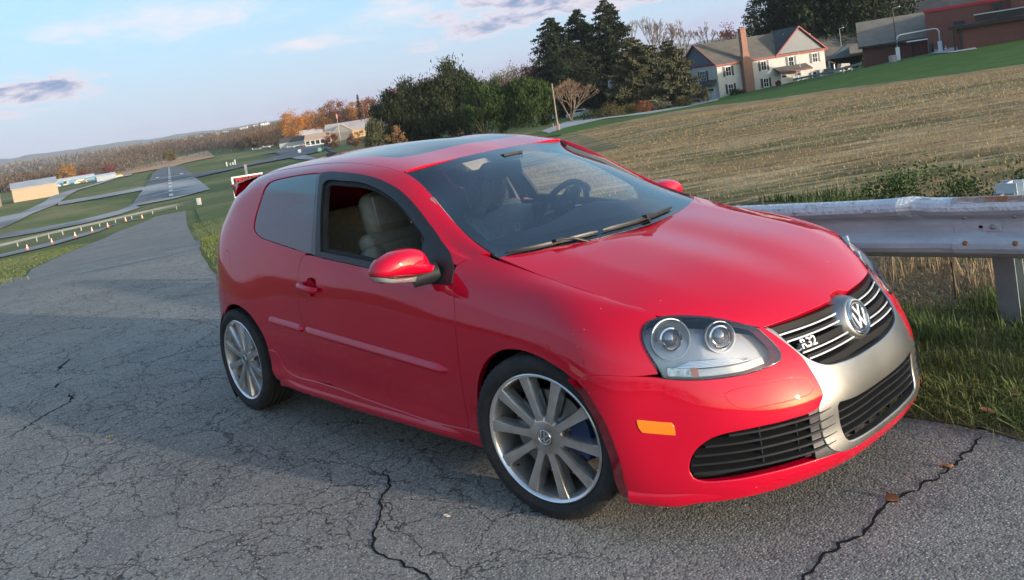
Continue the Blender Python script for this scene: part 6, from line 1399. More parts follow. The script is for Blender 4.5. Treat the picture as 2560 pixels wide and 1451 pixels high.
class Bld:
    def __init__(s,name,loc,az,label,cat='house',group=None):
        s.r=empty(name,loc,math.radians(az),None,label,cat,group)
    def mb(s,name,m,f):
        b=MB();f(b);return b.build(name,m,s.r)
    def block(s,name,m,x0,x1,y0,y1,z0,z1):
        return s.mb(name,m,lambda b:b.box(((x0+x1)/2,(y0+y1)/2,(z0+z1)/2),(x1-x0,y1-y0,z1-z0)))
    def gable(s,x0,x1,y0,y1,ze,zr,along='x',roof=SHING,wall=GREYS,ov=.35,th=.14,wname='gable_wall',trim=REDTR):
        """roof over a rectangle with its ridge along x or y"""
        if along=='x':
            ym=(y0+y1)/2
            for x in(x0,x1):
                a=.12 if x==x0 else -.12
                s.mb(wname,wall,lambda b:b.prism([(x,y0,ze),(x,y1,ze),(x,ym,zr)],(0,0,0),(a,0,0)))
            for y,sg in((y0,-1),(y1,1)):
                dz=(zr-ze)/(abs(ym-y));p=[(x0-ov,ym,zr+.02),(x1+ov,ym,zr+.02),(x1+ov,y+sg*ov,ze-dz*ov+.02),(x0-ov,y+sg*ov,ze-dz*ov+.02)]
                rf=s.mb('roof',roof,lambda b:b.prism(p,(0,0,0),(0,0,th)))
                if trim:
                    s.mb('fascia',trim,lambda b:b.box(((x0+x1)/2,y+sg*(ov+.03),ze-dz*ov+.02),(x1-x0+2*ov,.05,.24)))
                    for x in(x0-ov-.03,x1+ov+.03):
                        s.mb('rake_trim',trim,lambda b:b.prism([(x,ym,zr-.02),(x,ym,zr+.2),(x,y+sg*ov,ze-dz*ov+.2),(x,y+sg*ov,ze-dz*ov-.05)],(-.03,0,0),(.03,0,0)))
        else:
            xm=(x0+x1)/2
            for y in(y0,y1):
                a=.12 if y==y0 else -.12
                s.mb(wname,wall,lambda b:b.prism([(x0,y,ze),(x1,y,ze),(xm,y,zr)],(0,0,0),(0,a,0)))
            for x,sg in((x0,-1),(x1,1)):
                dz=(zr-ze)/(abs(xm-x));p=[(xm,y0-ov,zr+.02),(xm,y1+ov,zr+.02),(x+sg*ov,y1+ov,ze-dz*ov+.02),(x+sg*ov,y0-ov,ze-dz*ov+.02)]
                s.mb('roof',roof,lambda b:b.prism(p,(0,0,0),(0,0,th)))
                if trim:
                    for y in(y0-ov-.03,y1+ov+.03):
                        s.mb('rake_trim',trim,lambda b:b.prism([(xm,y,zr-.02),(xm,y,zr+.2),(x+sg*ov,y,ze-dz*ov+.2),(x+sg*ov,y,ze-dz*ov-.05)],(0,-.03,0),(0,.03,0)))
    def window(s,face,u,z,w,h,y=0,shutters=True,cols=2,rows=2):
        """face 'y' = front wall at y, facing -y; face 'x' = side wall at x=y value, facing -x"""
        def P(a,d,zz):return (a,y-d,zz) if face=='y' else (y-d,a,zz)
        def D_(a,d,zz):return (a,d,zz) if face=='y' else (d,a,zz)
        f=s.mb('window',WIN,lambda b:(b.box(P(u,.04,z+h/2),D_(w+.16,.08,.10)),b.box(P(u,.04,z-h/2),D_(w+.2,.10,.10)),b.box(P(u-w/2,.04,z),D_(.09,.08,h)),b.box(P(u+w/2,.04,z),D_(.09,.08,h)),
            [b.box(P(u-w/2+w*i/cols,.045,z),D_(.045,.05,h)) for i in range(1,cols)],[b.box(P(u,.045,z-h/2+h*i/rows),D_(w,.05,.045)) for i in range(1,rows)]))
        b=MB();b.box(P(u,.015,z),D_(w,.02,h));b.build('pane',PANE,f)
        if shutters:
            for k in(-1,1):s.mb('shutter',SHUT,lambda b:b.box(P(u+k*(w/2+.27),.035,z),D_(.36,.05,h+.1)))
    def door(s,face,u,z0,w,h,y=0,m=DOORW,panels=4,name='door'):
        def P(a,d,zz):return (a,y-d,zz) if face=='y' else (y-d,a,zz)
        def D_(a,d,zz):return (a,d,zz) if face=='y' else (d,a,zz)
        d=s.mb(name,m,lambda b:(b.box(P(u,.03,z0+h/2),D_(w,.06,h)),b.box(P(u-w/2-.07,.05,z0+h/2),D_(.12,.10,h+.1)),b.box(P(u+w/2+.07,.05,z0+h/2),D_(.12,.10,h+.1)),b.box(P(u,.05,z0+h+.06),D_(w+.26,.10,.12))))
        b=MB();b.box(P(u,.07,z0+h*.82),D_(w*.8,.03,h*.14));b.build('door_glass',PANE,d)
        for i in range(panels):
            b=MB();b.box(P(u-w/2+w*(i+.5)/panels,.065,z0+h*.36),D_(w/panels*.8,.02,h*.55));b.build('door_panel',m,d)
# white house: local x along the front (facing the field), local y away from the viewer
hA=Vector((-70.9,111.8,0));hA.z=float(H(-70.9,111.8))-.05
HOUSE_AZ=64
h=Bld('house',hA,HOUSE_AZ,'white two storey house with grey gables, navy shutters and a tall brick chimney')
LX,LY,ZE=19.5,11.5,5.3
h.block('wall',CREAM,0,LX,0,LY,-.6,ZE)
h.gable(0,LX,0,LY,ZE,ZE+3.5,'x',BRSH,BLUES)
h.gable(10.6,LX,-.05,LY*.55,ZE,ZE+3.9,'y',SHING,GREYS)
h.mb('chimney',BRICK,lambda b:(b.box((4.9,-.45,2.6),(1.6,.9,5.6)),b.box((4.9,-.35,5.9),(1.35,.85,1.2),taper=.75),b.box((4.9,-.30,8.0),(.95,.7,4.2)),b.box((4.9,-.30,10.15),(1.1,.85,.22))))
for u,z in((1.9,4.0),(8.2,4.0),(13.2,4.0),(17.6,4.0)):h.window('y',u,z,.95,1.45)
for u,z in((2.0,1.3),(8.3,1.3),(18.0,1.0)):h.window('y',u,z,.9,1.35)
h.door('y',11.6,.1,.95,2.1);h.door('y',14.4,.1,.95,2.1)
h.mb('porch_roof',BRSH,lambda b:b.prism([(9.9,-.02,3.3),(15.8,-.02,3.3),(15.8,-1.7,2.45),(9.9,-1.7,2.45)],(0,0,0),(0,0,.12)))
h.mb('porch_fascia',REDTR,lambda b:b.box((12.85,-1.72,2.45),(5.9,.06,.2)))
for u in(10.1,12.9,15.6):h.mb('porch_post',WIN,lambda b:b.box((u,-1.55,1.2),(.12,.12,2.5)))
h.mb('side_porch',BRSH,lambda b:b.prism([(LX+.02,.2,3.4),(LX+.02,3.6,3.4),(LX+2.0,3.6,2.5),(LX+2.0,.2,2.5)],(0,0,0),(0,0,.12)))
for y in(.4,3.4):h.mb('porch_post',WIN,lambda b:b.box((LX+1.85,y,1.1),(.15,.15,2.8)))
# left side wall faces -x
h.window('x',4.2,3.75,1.9,1.55,0,True,4,3);h.window('x',9.2,3.75,1.5,1.45,0,True,4,3)
for u in(2.6,7.0):h.door('x',u,-.35,2.5,2.2,0,DOORW,4,'garage_door')
h.mb('garage_canopy',SHING,lambda b:b.prism([(-.02,.5,2.95),(-.02,9.4,2.95),(-1.1,9.4,2.3),(-1.1,.5,2.3)],(0,0,0),(0,0,.1)))
h.mb('fascia',REDTR,lambda b:b.box((-.05,LY/2,ZE+.02),(.1,LY,.2)))
h.mb('vent_pipe',WIN,lambda b:b.tube([(14.0,2.2,7.4),(14.0,2.2,8.5)],.07,8))
fp=empty('flag_pole',(hA.x+.44*15.2+.4,hA.y+.90*15.2-1.6,hA.z),0,None,'thin white pole standing in front of the house beside the porch','pole');m=MB();m.tube([(0,0,0),(0,0,5.2)],[.05,.03],8);m.build('pole',WIN,fp)
# things along the house front
def bush(loc,w,hh,m,lab,cat_='bush',group=None,n=900):return blob(loc,hh,w/2,n,m,lab,group,'round',0,.16,18,'bush',catg=cat_)
def hp(u,v,z=0):
    a=math.radians(HOUSE_AZ);x=hA.x+u*math.cos(a)-v*math.sin(a);y=hA.y+u*math.sin(a)+v*math.cos(a);return Vector((x,y,float(H(x,y))+z))
bush(hp(1.9,-1.2),1.7,1.1,ARB,'round dark clipped bush at the house corner');bush(hp(3.1,-1.0),.8,.7,RUST,'small reddish shrub beside the clipped bush')
bush(hp(9.3,-1.6),.8,.9,MAR,'small dark potted shrub near the porch')
m=MB();m.box((0,0,.45),(.8,.75,.95));ac=m.build('air_conditioner',mat('ac_grey',(.35,.36,.37),.6));ac.location=hp(17.6,-1.0);ac.rotation_euler=(0,0,math.radians(HOUSE_AZ));tag(ac,'grey outdoor air conditioning unit at the right house corner','air conditioner')
m=MB();m.box((0,0,.45),(.9,.8,.9));ac=m.build('air_conditioner',mat('ac_dark',(.14,.15,.15),.6));ac.location=hp(18.9,-1.2);ac.rotation_euler=(0,0,math.radians(HOUSE_AZ));tag(ac,'darker air conditioning unit beside the grey one','air conditioner')
cu=empty('culvert',hp(20.2,-3.2,0),math.radians(HOUSE_AZ),None,'concrete culvert end with a dark round opening in the lawn','culvert')
m=MB();m.prism([(-1.2,0,0),(1.2,0,0),(.8,0,1.1),(-.6,0,1.25)],(0,-.4,0),(0,.5,0));m.build('headwall',mat('culvert_concrete',(.42,.38,.32),.9),cu);m=MB();m.lathe([(0,0),(.35,0)],16,'y',(.1,-.42,.42));m.build('opening',SEAMM,cu)
RK=noisy('river_stone',(.42,.42,.42),(.30,.31,.32),3,.8);b=MB()
for i in range(70):
    p=hp(R_.uniform(14,21.5),R_.uniform(-4.6,-3.6));s=R_.uniform(.12,.3);b.box(p,(s,s*.8,s*.6),Matrix.Rotation(R_.uniform(0,3),3,'Z'))
tag(b.build('stones',RK),'bed of grey stones in front of the house','stones',kind='stuff')
# vehicles
TYRE=mat('car_tyre',(.02,.02,.02),.9);AG=mat('auto_glass',(.02,.025,.03),.05,spec=.8)
def vehicle(loc,az,prof,L,W,col,label,cat_,wheels=(.18,.80),wr=.33,gl=None,group=None,name='parked_car'):
    """prof: side outline (x 0..1, z in m) front to back; gl: glass outline"""
    t=empty(name,loc,math.radians(az),None,label,cat_,group);b=MB();P=[(x*L,-W/2,z) for x,z in prof];b.prism(P,(0,0,0),(0,W,0));bevel(b.build('body',mat('veh_'+label[:12],col,.35,coat=.5),t),.08,2)
    if gl:
        for g in gl:
            b=MB();b.prism([(x*L,-W/2-.012,z) for x,z in g],(0,0,0),(0,W+.024,0));b.build('side_glass',AG,t)
    for x in wheels:
        for y in(-W/2+.08,W/2-.08):
            b=MB();b.lathe([(0,-.1),(wr,-.1),(wr,.1),(0,.1)],18,'y',(x*L,y,wr));w=b.build('wheel',TYRE,t,True,40);b=MB();b.lathe([(0,-.115 if y<0 else .115),(wr*.55,-.115 if y<0 else .115)],12,'y',(x*L,y,wr));b.build('rim',METALW,w)
    for y in(-W*.36,W*.36):
        b=MB();b.box((.0,y,.72),(.06,.28,.16));b.build('headlight',REFL,t)
    b=MB();b.prism([(prof[2][0]*L,-W*.42,prof[2][1]),(prof[3][0]*L,-W*.42,prof[3][1]),(prof[3][0]*L,W*.42,prof[3][1]),(prof[2][0]*L,W*.42,prof[2][1])],(-.02,0,.012),(-.03,0,.016));b.build('windscreen',AG,t)
    return t
SEDAN=[(0,.3),(.0,.8),(.27,.98),(.40,1.42),(.72,1.42),(.9,1.0),(1,.95),(1,.3)]
PICK=[(0,.42),(0,1.0),(.24,1.12),(.34,1.72),(.58,1.72),(.60,1.15),(1,1.12),(1,.45)];VAN=[(0,.35),(0,1.0),(.15,1.15),(.28,2.1),(.98,2.1),(1,1.9),(1,.4),(.5,.35)]
vehicle(at(149.6,362),62,PICK,5.6,1.9,(.03,.055,.06),'dark green pickup truck parked on the airfield drive','pickup truck',(.2,.8),.38,[[(.31,1.2),(.37,1.6),(.47,1.6),(.47,1.2)],[(.49,1.2),(.49,1.6),(.56,1.6),(.57,1.2)]],name='pickup_truck')
vehicle(at(147.9,400),30,SEDAN,4.4,1.75,(.03,.06,.16),'dark blue car behind the small rust tree','car',gl=[[(.33,1.0),(.42,1.35),(.70,1.35),(.82,1.0)]])
vehicle(at(133.35,150),205,VAN,4.6,2.0,(.62,.64,.66),'white camper body vehicle behind the utility pole','camper',(.2,.8),.36,[[(.3,1.3),(.3,1.7),(.5,1.7),(.5,1.3)]],name='camper')
vehicle(at(132.6,146),30,SEDAN,4.3,1.8,(.60,.63,.65),'white car behind the bare ornamental tree','car',gl=[[(.33,1.0),(.42,1.35),(.70,1.35),(.82,1.0)]])
vehicle(hp(21.8,3),HOUSE_AZ+155,PICK,4.6,1.9,(.60,.64,.66),'white pickup at the right corner of the house','pickup truck',(.2,.8),.36,[[(.31,1.2),(.37,1.6),(.56,1.6),(.57,1.2)]],name='pickup_truck')
vehicle(at(116.9,158),32,VAN,5.6,2.0,(.62,.64,.66),'white van parked behind the low guardrail','van',(.2,.8),.36,[[(.2,1.3),(.28,1.8),(.40,1.8),(.40,1.3)]],name='van')
vehicle(at(125.75,118),200,SEDAN,4.4,1.8,(.36,.28,.15),'tan car half hidden by the conifer at the garage','car',gl=[[(.33,1.0),(.42,1.35),(.70,1.35),(.82,1.0)]])
# dark red barn behind the conifers
bn=Bld('barn',at(129.5,150),34,'small dark red barn under the tall spruces','barn');RED=siding('barn_red',(.10,.014,.014),.3)
bn.block('wall',RED,0,8,0,6,-.5,3.2);bn.gable(0,8,0,6,3.2,5.4,'x',mat('barn_roof',(.15,.145,.14),.8),RED,trim=mat('barn_trim',(.4,.4,.39),.7));bn.window('y',4.6,1.7,1.3,1.1,0,False,2,1);bn.window('x',3,1.7,1.2,1.1,0,False,2,1)
# blue grey hall with tan roof, brick wing, and big brick school block
s1=Bld('hall',at(116.45,150,-.3),31,'blue grey gabled hall with tan shingle roof beside the brick wing','building')
s1.block('wall',BLUES,0,5.2,0,14,-.5,2.6);s1.gable(0,11,0,14,2.6,6.4,'x',TANS,BLUES,trim=BLKT)
s1.mb('porch_roof',TANS,lambda b:b.prism([(4.6,-2.2,4.1),(12,-2.2,4.1),(12.4,-4.0,3.0),(4.4,-4.0,3.0)],(0,0,0),(0,0,.15)));s1.block('porch_wall',siding('cream_siding',(.50,.42,.28),.2),7.2,10.8,-2.6,0,-.5,3.1);s1.mb('gable_wall',BLUES,lambda b:b.prism([(1.2,-.5,2.6),(7.2,-.5,2.6),(4.2,-.5,4.5)],(0,0,0),(0,-2.1,0)))
s1.mb('porch_post',BLUES,lambda b:b.box((1.4,-2.4,1.2),(.25,.25,3.0)));s1.block('door_opening',mat('opening_dark',(.015,.018,.022),.8),2.2,6.2,-.62,-.52,-.4,2.4)
s2=Bld('school_wing',at(113.9,128,-.3),24,'long low brick wing with tan roof and dark eaves','building')
s2.block('wall',BRICKS,0,20,0,10,-.6,3.1);s2.mb('roof',TANS,lambda b:b.prism([(-.5,-.6,3.1),(20.5,-.6,3.1),(20.5,5.5,6.6),(-.5,5.5,6.6)],(0,0,0),(0,0,.15)));s2.mb('roof',SHING,lambda b:b.prism([(-.5,5.5,6.6),(20.5,5.5,6.6),(20.5,11,3.1),(-.5,11,3.1)],(0,0,0),(0,0,.15)))
s2.mb('fascia',BLKT,lambda b:b.box((10,-.66,3.15),(21,.10,.3)));s2.mb('gutter',BLKT,lambda b:b.box((6,-.1,1.5),(.14,.12,3.1)))
for u,y,z in((14,1.6,4.6),(17.2,2.6,5.1)):s2.mb('vent_pipe',WIN,lambda b:b.tube([(u,y,z-.6),(u,y,z+.5)],.11,8))
for k,(az,d) in enumerate(((112.4,180),(110.9,182))):
    rb=Bld('house',at(az,d,1.0),20,('left' if k==0 else 'right')+' dark roofed building showing above the tan school roof','building','buildings behind the school');rb.block('wall',BLUES,0,12,0,8,0,4.5);rb.gable(0,12,0,8,4.5,7.8,'x',SHING,BLUES,trim=None)
s3=Bld('school_block',at(110.42,120,-.3),12,'tall plain red brick school block with a bright red roof edge','building')
s3.block('wall',BRICKS,0,34,0,14,-.8,5.4);s3.block('roof_edge',mat('bright_red_trim',(.42,.015,.03),.45),-.12,34.2,-.12,14.2,5.4,5.72);s3.block('roof',SHING,.2,33.8,.2,13.8,5.42,5.6)
s3.block('pilaster',BRICKS,9.0,10.0,-.5,-.002,-.8,5.38);s3.block('upper_wall',BRICKS,9.6,34,-.35,-.01,-.8,5.39)
for u,z in((3.0,3.3),(5.8,3.6)):s3.block('louvre',BLKT,u,u+1.2,-.08,.0,z,z+.45)
s3.block('stone_base',mat('base_stone',(.27,.25,.23),.9),.6,5.4,-.12,-.01,-.8,.75)
s3.block('heater_unit',mat('unit_grey',(.40,.41,.40),.6),5.0,6.4,-.9,-.15,-.3,1.9);s3.block('heater_grille',BLKT,5.15,6.25,-.96,-.902,.95,1.6)
s3.block('heater_grille',BLKT,5.15,6.25,-.96,-.902,-.1,.6)
s3.mb('wall_lamp',BLKT,lambda b:(b.box((7.6,-.2,4.9),(.7,.4,.7)),b.box((7.7,-.1,3.9),(.18,.16,1.6))))
s4=Bld('school_annex',at(109.1,104.5,-.3),12,'low brick annex with black flat roof edge at the right picture edge','building')
s4.block('wall',BRICKS,.35,30,0,9,-.8,2.6);s4.block('roof_edge',BLKT,-.3,30.3,-.55,9.3,2.6,2.95);s4.block('roof_edge',BLKT,2.2,30.2,-.25,9.1,3.1,3.75);s4.block('coping',METALW,2.1,30.3,-.32,9.2,3.76,3.86)
for u in(.15,.75,7.2,8.6):s4.mb('downpipe',BLKT,lambda b:b.box((u,-.12,.9),(.16,.14,3.4)))
s4.block('wall_box',BLKT,9.3,10.0,-.2,-.01,1.5,2.2);s4.mb('hydrant_pipe',METALW,lambda b:b.tube([(5.4,-.3,-.3),(5.4,-.3,.35)],.08,8))
# poles, goal, bin, cones, low guardrail
def pole(az,d,hh,r,lab,m=PBARK,arm=None,lean=0,name='lamp_post',cat_='lamp post'):
    t=empty(name,at(az,d),0,None,lab,cat_);b=MB();b.tube([(0,0,-.3),(lean,0,hh)],[r,r*.7],10);b.build('pole',m,t,True)
    if arm:
        a=math.radians(az-90);b=MB();b.tube([(lean,0,hh-.1),(lean+arm*math.cos(a),arm*math.sin(a),hh)],.04,6);b.box((lean+arm*math.cos(a),arm*math.sin(a),hh),(.35,.25,.12));b.build('lamp_head',METALW,t)
    return t
pole(133.33,94,5.2,.11,'leaning bare wooden utility pole at the drive corner',PBARK,lean=0,name='utility_pole',cat_='pole')
for k,(az,d) in enumerate(((133.62,94.2),(133.25,93.2))):
    m=MB();m.tube([(0,0,-.1),(0,0,.75)],.07,8);o=m.build('marker_post',noisy('marker_red',(.42,.14,.11),(.50,.42,.38),3,.7),None,True);o.location=at(az,d);tag(o,('left' if k==0 else 'right')+' faded red marker post beside the utility pole','post','marker posts at the drive')
pole(116.75,146,7.0,.13,'tall pale pole right of the white house',METALW,name='pole',cat_='pole');pole(115.05,150,6.8,.07,'thin dark lamp post in front of the blue grey hall',POSTM,.5);pole(115.5,165,6.0,.06,'short thin lamp post left of the hall porch',POSTM,.4);pole(112.05,128,7.2,.08,'brown lamp post in front of the brick wing',BARK,.7)
gp=empty('goal_frame',at(112.0,108),math.radians(22),None,'white pipe goal frame with two thick white padded posts','goal')
PADW=mat('pad_white',(.70,.71,.72),.6);W_=4.2
for x in(0,W_):m=MB();m.box((x,0,.75),(.42,.42,1.5));bevel(m.build('post_pad',PADW,gp),.05)
m=MB();m.tube([(0,0,1.4),(0,0,2.45),(.12,0,2.72),(.4,0,2.86),(W_-.4,0,2.98),(W_-.12,0,2.86),(W_,0,2.6),(W_,0,1.4)],.07,10);m.build('pipe_frame',METALW,gp,True);m=MB();m.box((W_*.48,.1,1.95),(2.1,.06,.14));m.build('crossbar',PADW,gp)
m=MB();m.lathe([(0,0),(.42,0),(.42,.75),(.30,.8),(0,.8)],16,'z');o=m.build('concrete_drum',mat('drum_grey',(.30,.29,.27),.9),None,True,40);o.location=at(112.3,106.5);tag(o,'grey concrete drum at the foot of the left goal post','drum')
m=MB();m.lathe([(0,0),(.28,0),(.30,1.0),(.2,1.15),(0,1.15)],16,'z');o=m.build('rubbish_bin',BLKT,None,True,40);o.location=at(110.25,112);tag(o,'black rubbish bin by the brick wall','bin')
m=MB();m.lathe([(0,0),(.25,0),(.25,1.2),(0,1.2)],14,'z');o=m.build('blue_barrel',mat('barrel_blue',(.03,.14,.36),.5),None,True,40);o.location=at(109.72,112);tag(o,'blue barrel standing against the brick wall','barrel')
k=copy_tree(c0_);k.location=at(109.5,111.5);tag(k,'orange cone beside the blue barrel at the brick wall','traffic cone');k['group']=''
del k['group']
lr=empty('guardrail',(0,0,0),0,None,'low pale guardrail in front of the white van and hall','guardrail');V=[];F=[]
rl2=[at(118.0-.16*i,136-.9*i) for i in range(26)]
for p in rl2:
    for dz,o in((.78,0),(.70,.05),(.62,0),(.54,.05),(.46,0)):V.append((p.x+o*.3,p.y-o,p.z+dz))
for i in range(25):
    for j in range(4):F.append((i*5+j,i*5+j+1,(i+1)*5+j+1,(i+1)*5+j))
mesh_ob('rail_beam',V,F,D.materials['far_galv'],lr,False)
for i in range(0,26,3):m=MB();m.box(rl2[i]+Vector((0,.1,.3)),(.14,.14,.75));m.build('post',POSTM,lr)
# ---- airfield ----
TANW=mat('tan_metal_wall',(.38,.28,.18),.6);GRYR=noisy('metal_roof',(.34,.35,.36),(.42,.43,.43),.2,.5,metal=.2);BLUEW=mat('blue_metal_wall',(.10,.24,.32),.6)
hg=Bld('hangar',at(168.7,318,-.4),78,'long tan hangar with grey metal roof on the left','hangar','tan hangars on the left')
HGR=[];az0=math.degrees(math.atan2(math.sin(math.radians(78)),math.cos(math.radians(78))))
hg.block('wall',TANW,0,14,0,12,-.5,4.6);hg.mb('roof',GRYR,lambda b:(b.prism([(-.3,-.4,4.55),(14.3,-.4,4.55),(14.3,6,6.6),(-.3,6,6.6)],(0,0,0),(0,0,.12)),b.prism([(-.3,12.4,4.55),(14.3,12.4,4.55),(14.3,6,6.6),(-.3,6,6.6)],(0,0,0),(0,0,.12))))
hg.mb('gable_wall',TANW,lambda b:(b.prism([(0,0,4.5),(0,12,4.5),(0,6,6.5)],(0,0,0),(.1,0,0)),b.prism([(14,0,4.5),(14,12,4.5),(14,6,6.5)],(0,0,0),(-.1,0,0))))
for i in range(1,4):hg.block('door_seam',mat('seam_tan',(.35,.25,.14),.6),i*4-.04,i*4+.04,-.03,-.002,-.3,4.4)
hg2=Bld('hangar',at(171.3,296,-.4),75,'tan hangar with a dark glazed band at the left picture edge','hangar','tan hangars on the left')
hg2.block('wall',TANW,0,9.4,0,9,-.5,4.0);hg2.block('window_band',mat('dark_band',(.05,.07,.09),.3),.5,8.6,-.05,-.002,2.4,3.9);hg2.block('side_strip',mat('rust_strip',(.30,.12,.06),.7),8.9,9.3,-.06,-.002,-.4,4.0);hg2.block('roof',GRYR,-.2,9.6,-.2,9.2,4.0,4.2)
bs=Bld('shed',at(166.7,462,-.3),80,'long low blue shed behind the hangars','shed');bs.block('wall',BLUEW,0,22,0,9,-.5,2.8);bs.mb('roof',METALW,lambda b:(b.prism([(-.3,-.4,2.8),(22.3,-.4,2.8),(22.3,4.5,3.9),(-.3,4.5,3.9)],(0,0,0),(0,0,.12)),b.prism([(-.3,9.4,2.8),(22.3,9.4,2.8),(22.3,4.5,3.9),(-.3,4.5,3.9)],(0,0,0),(0,0,.12))))
bs2=Bld('shed',at(163.9,440,-.3),80,'small grey shed right of the blue shed','shed');bs2.block('wall',mat('shed_grey',(.30,.34,.36),.7),0,9,0,6,-.5,2.2);bs2.mb('roof',METALW,lambda b:b.prism([(-.3,-.4,2.2),(9.3,-.4,2.2),(9.3,6.3,3.2),(-.3,6.3,3.2)],(0,0,0),(0,0,.12)))
for k,(az,d,c) in enumerate(((166.5,456,(.66,.64,.58)),(165.75,454,(.62,.55,.42)),(165.2,453,(.62,.56,.44)),(164.75,452,(.70,.48,.25)),(162.95,450,(.60,.50,.18)))):
    vehicle(at(az,d),(40,150,70,20,80)[k],VAN if k in(1,2) else SEDAN,4.6,1.9,c,['white car before the blue shed','cream van before the blue shed','beige van right of the cream one','orange tinted small vehicle by the shed end','yellow vehicle on the left taxiway grass'][k],'car',gl=[[(.33,1.0),(.42,1.3),(.70,1.3),(.82,1.0)]])
# main hangar and neighbouring buildings
bh=Bld('hangar',at(149.2,440,-.3),52,'big beige roofed hangar right of the airfield buildings','hangar')
TROOF=noisy('beige_roof',(.40,.34,.30),(.46,.40,.36),.1,.7);OCH=mat('ochre_wall',(.55,.36,.17),.7);DGAB=mat('grey_gable',(.22,.215,.19),.7)
bh.block('wall',OCH,0,42,0,24,-.5,4.6);bh.gable(0,42,0,24,4.6,9.0,'x',TROOF,DGAB,ov=.5,trim=None);bh.gable(4.0,15.0,-4,12,4.6,8.2,'y',TROOF,DGAB,ov=.4,trim=None);bh.block('hangar_door',DGAB,4.2,14.8,-4.2,-3.9,-.4,4.5)
for i in range(5):bh.block('door_leaf',mat('leaf_grey',(.15,.145,.13),.7),4.3+i*2.1,6.2+i*2.1,-4.32,-4.22,-.4,4.3)
for u in(18,22,27,31):bh.block('window_band',mat('dark_band2',(.10,.09,.08),.4),u,u+2.2,-.05,-.002,2.2,3.6)
b5=Bld('house',at(150.9,500,-.3),52,'white gabled airfield building left of the big hangar','building');b5.block('wall',METALW,0,14,0,10,-.5,5.0);b5.gable(0,14,0,10,5.0,7.4,'x',METALW,METALW,trim=None);b5.block('dark_door',mat('door_dk',(.10,.12,.12),.5),1,6,-.06,-.002,-.4,3.4)
b6=Bld('building',at(149.9,520,2.0),52,'tall white block above the airfield roofs','building');b6.block('wall',METALW,0,16,0,8,-2,6.2);b6.block('tower',mat('cream_block',(.66,.58,.40),.6),9,14.5,0,6,6.2,10.6)
b7=Bld('building',at(150.6,430,-.3),52,'low airfield building with tan roof and glazed front','building');b7.block('wall',METALW,0,13,0,8,-.5,3.0);b7.mb('roof',mat('tan_roof',(.48,.33,.22),.8),lambda b:b.prism([(-.4,-.6,3.0),(13.4,-.6,3.0),(13.4,8,6.0),(-.4,8,6.0)],(0,0,0),(0,0,.14)))
for i in range(5):b7.block('window',PANE,.6+i*2.5,2.4+i*2.5,-.06,-.002,.7,2.6)
b8=Bld('shed',at(152.3,470,-.3),52,'dark roofed long shed left of the airfield buildings','shed');b8.block('wall',mat('shed_w',(.33,.36,.36),.7),0,22,0,8,-.5,3.0);b8.gable(0,22,0,8,3.0,5.2,'x',SHING,METALW,trim=None)
# aircraft
def plane(loc,az,c1,c2,label,s=1.,group=None):
    t=empty('light_aircraft',loc,math.radians(az),None,label,'aircraft',group);m1=mat('pl_'+label[:10],c1,.3);m2=mat('pw_'+label[:10],c2,.3);b=MB();b.tube([(3.6*s,0,1.15*s),(3.2*s,0,1.2*s),(1.6*s,0,1.35*s),(0,0,1.45*s),(-2*s,0,1.35*s),(-4.2*s,0,1.3*s)],[.12*s,.42*s,.58*s,.6*s,.35*s,.12*s],14);b.build('fuselage',m1,t,True)
    b=MB();b.box((.7*s,0,2.05*s),(1.5*s,10.5*s,.14*s));bevel(b.build('wing',m2,t),.05);b=MB();b.box((-4.0*s,0,1.45*s),(.8*s,3.2*s,.08*s));b.build('tailplane',m2,t)
    b=MB();b.prism([(-3.3*s,0,1.4*s),(-4.5*s,0,1.4*s),(-4.7*s,0,2.8*s),(-4.1*s,0,2.8*s)],(0,-.05,0),(0,.05,0));b.build('tail_fin',m2,t);b=MB();b.prism([(1.6*s,0,1.5*s),(1.1*s,0,2.0*s),(-.6*s,0,2.0*s),(-1.0*s,0,1.55*s)],(0,-.52*s,0),(0,.52*s,0));b.build('cabin_glass',AG,t)
    for x,y in((2.7,0),(.2,1.1),(.2,-1.1)):
        b=MB();b.tube([(x*s,y*.4*s,.9*s),(x*s,y*s,.3*s)],.05,6);b.lathe([(0,-.08),(.24*s,-.08),(.24*s,.08),(0,.08)],14,'y',(x*s,y*s,.24*s));b.build('landing_gear',TYRE,t)
    for k in(-1,1):b=MB();b.box((3.66*s,0,1.15*s+k*.45*s),(.04,.12,.9*s));b.build('propeller_blade',BLKT,t)
    return t
plane(at(153.75,492),35,(.72,.68,.60),(.74,.73,.70),'white and tan light aircraft parked on the grass, leftmost',.75,'parked light aircraft');plane(at(153.1,496),20,(.74,.73,.70),(.74,.73,.70),'white light aircraft beside the tan one',.8,'parked light aircraft')
plane(at(150.75,405),-30,(.55,.04,.05),(.72,.72,.72),'red and white aircraft in front of the airfield buildings',.85);plane(at(151.5,415),10,(.60,.58,.55),(.70,.68,.62),'pale aircraft left of the red one',.8)
for k,(az,d,hh) in enumerate(((155.9,330,1.6),(155.65,332,1.0),(155.35,330,2.0),(155.5,334,1.1))):
    m=MB();m.tube([(0,0,0),(0,0,hh)],.28,8);o=m.build('marker_post',METALW,None,True);o.location=at(az,d);tag(o,['leftmost','second','tallest','third'][k]+' white marker post in the grass right of the runway','post','white marker posts on the airfield')
k=copy_tree(c0_);k.location=at(152.75,300);tag(k,'lone orange cone on the grass beside the dark taxiway','traffic cone')
if 'group' in k:del k['group']
